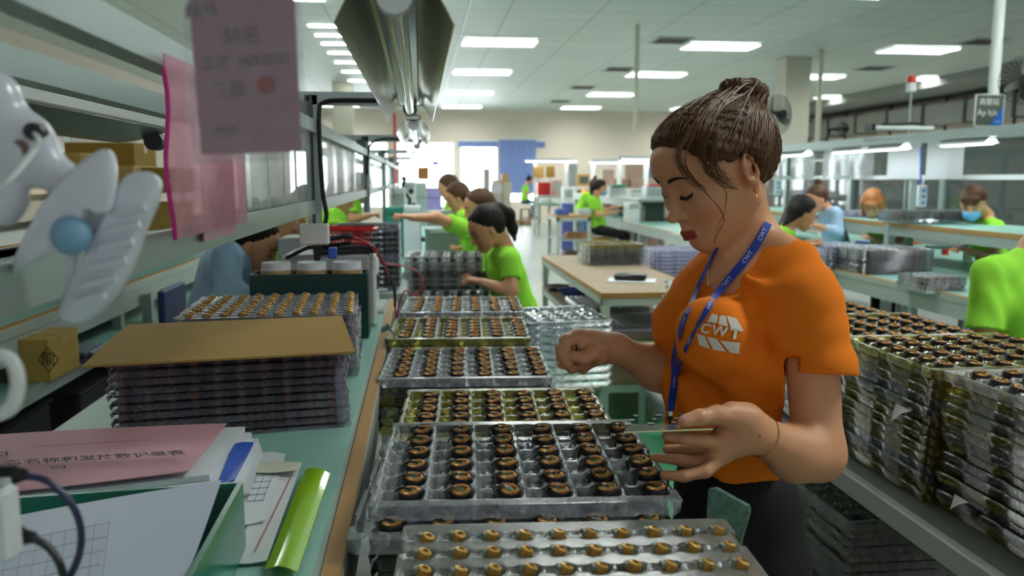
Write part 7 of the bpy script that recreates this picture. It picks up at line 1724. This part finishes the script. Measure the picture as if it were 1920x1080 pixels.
for i, (px, py, y, L_, lb) in enumerate(((1020, 303, 20.8, 1.0, 'glowing lamp at the top left of the far frame'), (1048, 301, 20.8, .9, 'glowing lamp at the top right of the far frame'), (1150, 300, 15.5, 1.0, 'glowing lamp over the left bay behind the masked worker'), (1178, 303, 15.0, 1.0, 'second glowing lamp over the bay behind the masked worker'), (1215, 302, 14, 1.0, 'glowing lamp nearest to her forehead'), (1240, 296, 13.4, .8, 'glowing lamp half hidden behind her forehead'))):
    fy = 21.0 if y > 18 else (16.2 if y > 14.9 else 14.6); p = oy(px, py, fy); zf_ = fb_[0][5] if fy == 21 else (fb_[1][5] if fy == 16.2 else fb_[2][5]); o = lit_lamp((p.x, fy - .12, zf_ - .04), L_, PI / 2, lb, .16); MB().box((.08, 0, .05), (.12, .03, .03)).build('hanger', M_greym, o)
def flat(px0, px1, pyb, pyt, y, m, name, lab, cat, th=.03, par=None):
    a, b = oy(px0, pyb, y), oy(px1, pyt, y); a2 = oy(px0, pyb, y); w_ = b.x - a.x; h_ = b.z - a.z
    o = tag(MB().box((0, 0, 0), (w_, th, h_), bev=.004).build(name, m, None, loc=((a.x + b.x) / 2, y, (a.z + b.z) / 2)), lab, cat)
    if cat in ('panel', 'sign'): MB().box((0, .03, (0 - o.location.z) / 2), (.03, .02, o.location.z)).build('support_pole', M_greym, o)
    return o
M_tan = mat('tan_panel', 'd9ae62', rough=.6)
flat(1000, 1019, 334, 311, 20.9, M_tan, 'notice_panel', 'orange-tan panel hanging at the left of the far frame', 'panel'); flat(1024, 1040, 333, 311, 20.9, mat('ochre_panel', 'b08a3c', rough=.6), 'notice_panel', 'ochre panel right of the orange-tan one in the far frame', 'panel')
flat(1066, 1082, 350, 308, 20.0, mat('grey_panel', 'a8b2b4', rough=.6), 'notice_panel', 'tall grey panel right of the far frame', 'panel'); flat(783, 804, 337, 313, 24, mat('brown_panel', 'a06c2c', rough=.7), 'notice_panel', 'brown panel near the left bright windows', 'panel')
flat(810, 823, 310, 302, 24.0, mat('violet_sign', '8d72e8', rough=.6), 'small_sign', 'small violet sign in front of the bright window', 'sign', .02)
def gbox(px0, px1, pyb, pyt, y, m, name, lab, cat, d_=.3, extra=None, down=None):
    a, b = oy(px0, pyb, y), oy(px1, pyt, y); t = thing(name, lab, cat, ((a.x + b.x) / 2, y + d_ / 2, a.z)); w_, h_ = b.x - a.x, b.z - a.z
    MB().box((0, 0, h_ / 2), (w_, d_, h_), bev=min(.01, h_ * .1)).build(name.split('_')[-1] + '_body', m, t); MB().box((0, -d_ / 2 - .004, h_ * .5), (w_ * .75, .008, h_ * .6), bev=.001).build('front_panel', extra or M_greym, t)
    if down is not None and a.z - down > .002: MB().box((0, 0, -(a.z - down) / 2), (w_ * .98, d_ * .96, a.z - down)).build('lower_body', m, t)
    return t
gbox(1008, 1020, 356, 342, 20.2, M_red, 'red_bin', 'left one of two small red bins on the far bench', 'bin', extra=M_red, down=1.0); gbox(1021, 1033, 357, 342, 20.2, M_red, 'red_bin', 'right one of two small red bins on the far bench', 'bin', extra=M_red, down=1.0)
gbox(1038, 1054, 362, 338, 19.9, mat('pinkish_cabinet', 'c8a89c', rough=.5), 'small_cabinet', 'pinkish small cabinet next to the red bins', 'cabinet', down=1.0)
steel_table('high_stand', 'high grey stand under the red bins and pinkish cabinet', oy(1005, 350, 20.2).x, oy(1058, 350, 20.2).x, 19.8, 20.6, 1.0, M_greym)
gbox(1084, 1106, 349, 326, 19, M_tan, 'tan_box', 'tan box with a dark front on the white cabinet', 'box', extra=M_alud, down=0)
gbox(1056, 1080, 374, 350, 18.5, M_white, 'white_cabinet', 'white cabinet left of the glowing heater', 'cabinet', down=0)
ht = gbox(1078, 1110, 384, 350, 18.0, M_white, 'oven_machine', 'white oven with a glowing orange opening beside the workers', 'oven', extra=M_black, down=0)
MB().lathe([(.02, 0), (.07, .06), (.05, .16), (.0, .24)], n=10, c=(0, -.17, .10)).build('glowing_part', emis('oven_glow', 'ff6a20', 3.0), ht, smooth=True)
gbox(1054, 1076, 392, 381, 16.0, mat('blue_crate', '5a66a8', rough=.5), 'blue_crate', 'blue crate on the floor side of the far bench', 'crate', extra=mat('blue_crate', '5a66a8'), down=0)
# cartons behind the right frames
for i, (a, b, yb_, yt_, y, c, lb) in enumerate(((1139, 1152, 392, 318, 17.0, 'a98d7a', 'tall brown carton stack left of the white frame post'), (1158, 1180, 395, 335, 17.3, '9b7f6b', 'brown carton block behind the left white bay'), (1182, 1206, 396, 300, 17.3, 'b39a88', 'high brown carton wall behind the right white bay'), (1206, 1250, 392, 334, 16.6, 'a88c7c', 'wide brown carton block near her forehead'))):
    gbox(a, b, yb_, yt_, y, mat('carton_' + c, c, rough=.8), 'carton_block', lb, 'cartons', .5, down=0, extra=mat('carton_' + c, c))
# stuff on the far-right middle bench
gbox(1143, 1176, 362, 350, 13.6, mat('frosted_bin', 'dfe8e6', rough=.5), 'storage_bin', 'white bin with a teal lid on the bench behind the masked worker', 'bin', extra=M_white, down=1.103)
flat(1146, 1172, 350, 346, 13.55, mat('teal_lid', '2d8f74', rough=.5), 'bin_lid', 'teal lid on the white storage bin', 'lid', .28)
gbox(1182, 1206, 362, 354, 13.0, M_white, 'flat_carton', 'flat white carton right of the teal-lidded bin', 'box', down=1.103); gbox(1212, 1248, 368, 350, 12.2, mat('frosted_tub', 'c2cfd4', rough=.3), 'storage_tub', 'frosted grey tub next to her brow', 'tub', down=1.103); gbox(1216, 1240, 350, 346, 12.3, M_red, 'red_pouch', 'red pouch on the frosted tub', 'pouch', .15, extra=M_red)
bench('workbench', 'far bench where the seated worker in jeans is busy', 3.6, 5.2, 18.2, 25.2, .80, mtop=M_greym, edge_side=-1)
bench('workbench', 'white raised bench behind the masked worker with bins on it', 3.2, 4.6, 12.0, 17.2, 1.10, mtop=M_white, edge_side=-1, medge=M_white)
# little white stool and case on the far bench right
gbox(1178, 1200, 392, 380, 12.0, M_white, 'white_stand', 'small white stand on the far bench right of the masked worker', 'stand', down=.757); gbox(1210, 1246, 394, 376, 12.4, mat('green_case2', '54665a', rough=.5), 'green_crate', 'greenish crate on the far bench by her nose', 'crate', extra=mat('green_case2', '54665a'), down=.757)
# trolley of parts in the middle
tp = steel_table('parts_trolley', 'small grey trolley with bins of parts beside the masked worker', oy(1044, 440, 12.0).x, oy(1108, 440, 12.0).x, 12.0, 12.9, .86, M_edge, .05, [(.50, M_greym), (.22, M_greym)], None, .03, M_greym)
for i, (px, py, c, lb) in enumerate(((1052, 398, '4a66b0', 'blue parts bin on the small grey trolley top'), (1072, 432, 'b0794a', 'brown parts heap box on the trolley middle shelf, left'), (1096, 430, 'c08a5c', 'brown parts heap box on the trolley middle shelf, right'), (1068, 452, '6a5a58', 'dark parts box on the trolley lowest shelf'), (1094, 398, 'b8c8c4', 'pale parts dish on the trolley top'))):
    z_ = .861 if i in (0, 4) else (.511 if i < 3 else .231); p = oy(px, py, 12.35); m = mat('bin_' + c, c, rough=.5, var=.3, scale=20)
    t = thing('parts_bin', lb, 'bin', (p.x, 12.35, z_)); MB().box((0, 0, .04), (.19, .3, .08), bev=.01).build('bin_body', m, t); MB().box((0, 0, .083), (.16, .26, .01)).build('bin_contents', m, t)
# pallet of cartons against the blue blind
k = 0
pal = thing('pallet', 'low dark pallet under the grey cartons at the back', 'pallet', (oy(935, 400, 25.5).x, 25.5, 0)); MB().box((0, 0, .10), (1.9, .9, .1)).build('pallet_deck', M_ply, pal)
for xx in (-.8, 0, .8): MB().box((xx, 0, .025), (.12, .9, .05)).build('pallet_block', M_ply, pal)
for (a, b, yb_, yt_, c, lb) in ((908, 919, 396, 316, 'a9a7a4', 'tall narrow column of grey cartons at the left of the pallet'), (908, 922, 398, 368, 'c9b8a0', 'beige carton at the foot of the tall column'), (922, 940, 397, 362, 'b5b0a8', 'grey carton at the middle foot of the pallet'), (923, 942, 362, 345, 'c9c7d0', 'pale lilac carton in the middle of the pallet'), (925, 941, 345, 337, 'cfc0a8', 'flat beige carton on the middle pile'), (943, 958, 397, 366, 'b8b0a0', 'lower right beige-grey carton on the pallet'), (943, 959, 366, 342, 'c0b7a8', 'upper right beige-grey carton on the pallet'), (942, 955, 342, 326, 'b99a68', 'tan-topped carton at the top right of the pallet')):
    gbox(a, b, yb_, yt_, 25.2, mat('carton_' + c, c, rough=.8), 'carton', lb, 'box', .5, extra=mat('carton_' + c, c), down=(.151 if yb_ > 395 else None)); k += 1
# left bench mid distance: microscope-like machines, teal box, trays
gbox(738, 760, 405, 352, 6.9, M_white, 'white_machine', 'white upright machine with black knobs beyond the second post', 'machine', .25, down=.803)
mm = thing('black_instrument', 'black stereo instrument arms on the left bench middle distance', 'instrument', tuple(oy(765, 400, 7.3)))
MB().tube([(0, 0, 0), (.02, 0, .12), (-.05, 0, .22), (-.02, 0, .3)], .015, 6).build('instrument_arm', M_black, mm, smooth=True)
for q in ((-.06, .12), (.03, .19), (-.03, .3), (.05, .07)): MB().cyl((q[0], -.03, q[1]), (q[0], .03, q[1]), .024, n=12).build('instrument_knob', M_black, mm, smooth=True)
gbox(722, 790, 401, 389, 6.4, mat('teal_case', '2f9080', rough=.5), 'teal_case', 'long teal case on the left bench beyond the tall dark stack', 'case', .3, extra=mat('teal_case', '2f9080'), down=.803)
gbox(756, 788, 398, 386, 6.1, M_paper, 'white_carton', 'white carton in front of the teal case under the stretched hand', 'box', .2, extra=M_paper, down=.803)
gbox(800, 828, 372, 352, 11.4, mat('lilac_carton', 'a79ad8', rough=.6), 'lilac_trays', 'lilac tray pile far along the left bench', 'trays', .4, extra=mat('lilac_carton', 'a79ad8'), down=.803)
gbox(774, 800, 372, 342, 10.5, M_greym, 'grey_machine', 'grey machine farther along the left bench', 'machine', .4, down=.803)
gbox(752, 780, 360, 340, 9.0, M_white, 'white_machine', 'low white machine behind the black instrument', 'machine', .3, down=.803)
gbox(800, 868, 408, 396, 7.0, mat('steel_tray', '93a09e', rough=.35, metal=.5), 'steel_tray', 'flat steel tray in front of the bowed brown-haired workers', 'tray', .3, down=.803)
gbox(797, 862, 440, 428, 5.7, mat('steel_tray', '93a09e'), 'steel_tray', 'steel tray with parts under the stretched arm', 'tray', .3, down=.803)
# dark tray stack behind the red basket (upright trays)
ds = thing('tray_cabinet', 'pale bench stand carrying the dark upright tray stack behind the red basket', 'stand', (oy(700, 500, 4.3).x - .02, 4.3, 0)); xw = oy(757, 500, 4.1).x - oy(630, 500, 4.1).x
MB().box((0, 0, .83), (xw + .06, .6, .04), bev=.003).build('stand_top', M_greym, ds); [MB().box((sx_ * xw / 2, sy_ * .25, .40), (.04, .04, .8)).build('leg', M_alu, ds) for sx_ in (-1, 1) for sy_ in (-1, 1)]
zt_ = oy(690, 425, 4.1).z
for j in range(11):
    put('coil_tray', BIGLO['lilac' if j in (0, 5, 6) else 'clear'], (ds.location.x, 4.3, zt_ - j * .028), rnd.uniform(-.015, .015), 'topmost tray of the dark stack behind the red basket' if j == 0 else '%s tray from the top of the dark stack behind the red basket' % ORD[j], 'tray', None if j == 0 else 'trays in the dark stack behind the basket').scale = (xw / TW, 1, 1)
q = MB()
for j in range(11):
    for c in range(11):
        q.box((ds.location.x - xw / 2 + .02 + c * (xw - .04) / 10, 4.14, zt_ - .012 - j * .028), (.024, .03, .016))
        if j == 0: [q.box((ds.location.x - xw / 2 + .02 + c * (xw - .04) / 10, 4.2 + r * .055, zt_ - .004), (.022, .03, .012)) for r in range(5)]
tag(q.build('stacked_parts', mat('dark_parts', '2c2430', rough=.5, var=.3, scale=50), None), 'dark parts seen in the stack behind the red basket', 'parts', None, 'stuff')
# slim louvred lamp strip on the ceiling, left
t = thing('ceiling_lamp', 'row of slim bright bars in the ceiling between the pink card and the big lamp', 'ceiling lamp', (-1.35, 14, ZC - .01))
for k, yy in enumerate((9.8, 10.8, 12.6, 13.4, 14.2, 15.2, 16.4, 17.8, 19.4)): MB().box((0, yy - 14, 0), (.42, .07, .012)).build('light_bar', M_panel, t)
# tray flaps, green acrylic sheet by the front tray
ac = thing('acrylic_sheet', 'small greenish clear acrylic sheet standing between front tray and woman', 'acrylic sheet', tuple(oy(1365, 965, 1.06)))
P4 = [oy(a, b, 1.06) - ac.location for a, b in ((1328, 918), (1340, 916), (1402, 950), (1404, 962), (1388, 1018), (1362, 1336), (1300, 1336))]
b_ = MB(); n6 = len(P4); b_.add([tuple(p) for p in P4] + [tuple(p + Vector((.006, .006, 0))) for p in P4], [tuple(range(n6))[::-1], tuple(range(n6, 2 * n6))] + [(i, (i + 1) % n6, n6 + (i + 1) % n6, n6 + i) for i in range(n6)]); b_.build('sheet', clear('green_acrylic', (.55, .75, .65), haze=.3, hazecol=(.35, .55, .47), rough=.08), ac)


for k, (x, y, z, w_, d_, h_, lb) in enumerate(((-1.60, 2.75, 0, .5, .7, .60, 'black crate added to darken under the low teal shelf, nearest'), (-1.60, 3.75, 0, .5, .8, .55, 'black crate added to darken under the low teal shelf, middle'), (-1.60, 4.9, 0, .5, .9, .60, 'black crate added to darken under the low teal shelf, farthest'), (-1.90, 2.75, .702, .3, .8, .15, 'added black carton darkening the low teal shelf behind the kraft box'), (-1.90, 4.4, .702, .3, 1.2, .14, 'added black carton darkening the back of the low teal shelf, farther one'))):
    t = thing('added_crate', lb, 'crate', (x, y, z)); m = mat('shade_black_crate', '1d201f', rough=.7)  # black boxes added so the space around the low shelf reads as dark
    MB().box((0, 0, h_ / 2), (w_, d_, h_), bev=.01).build('crate_body', m, t); MB().box((0, 0, h_ + .004), (w_ + .02, d_ + .02, .012), bev=.003).build('crate_lid', m, t)
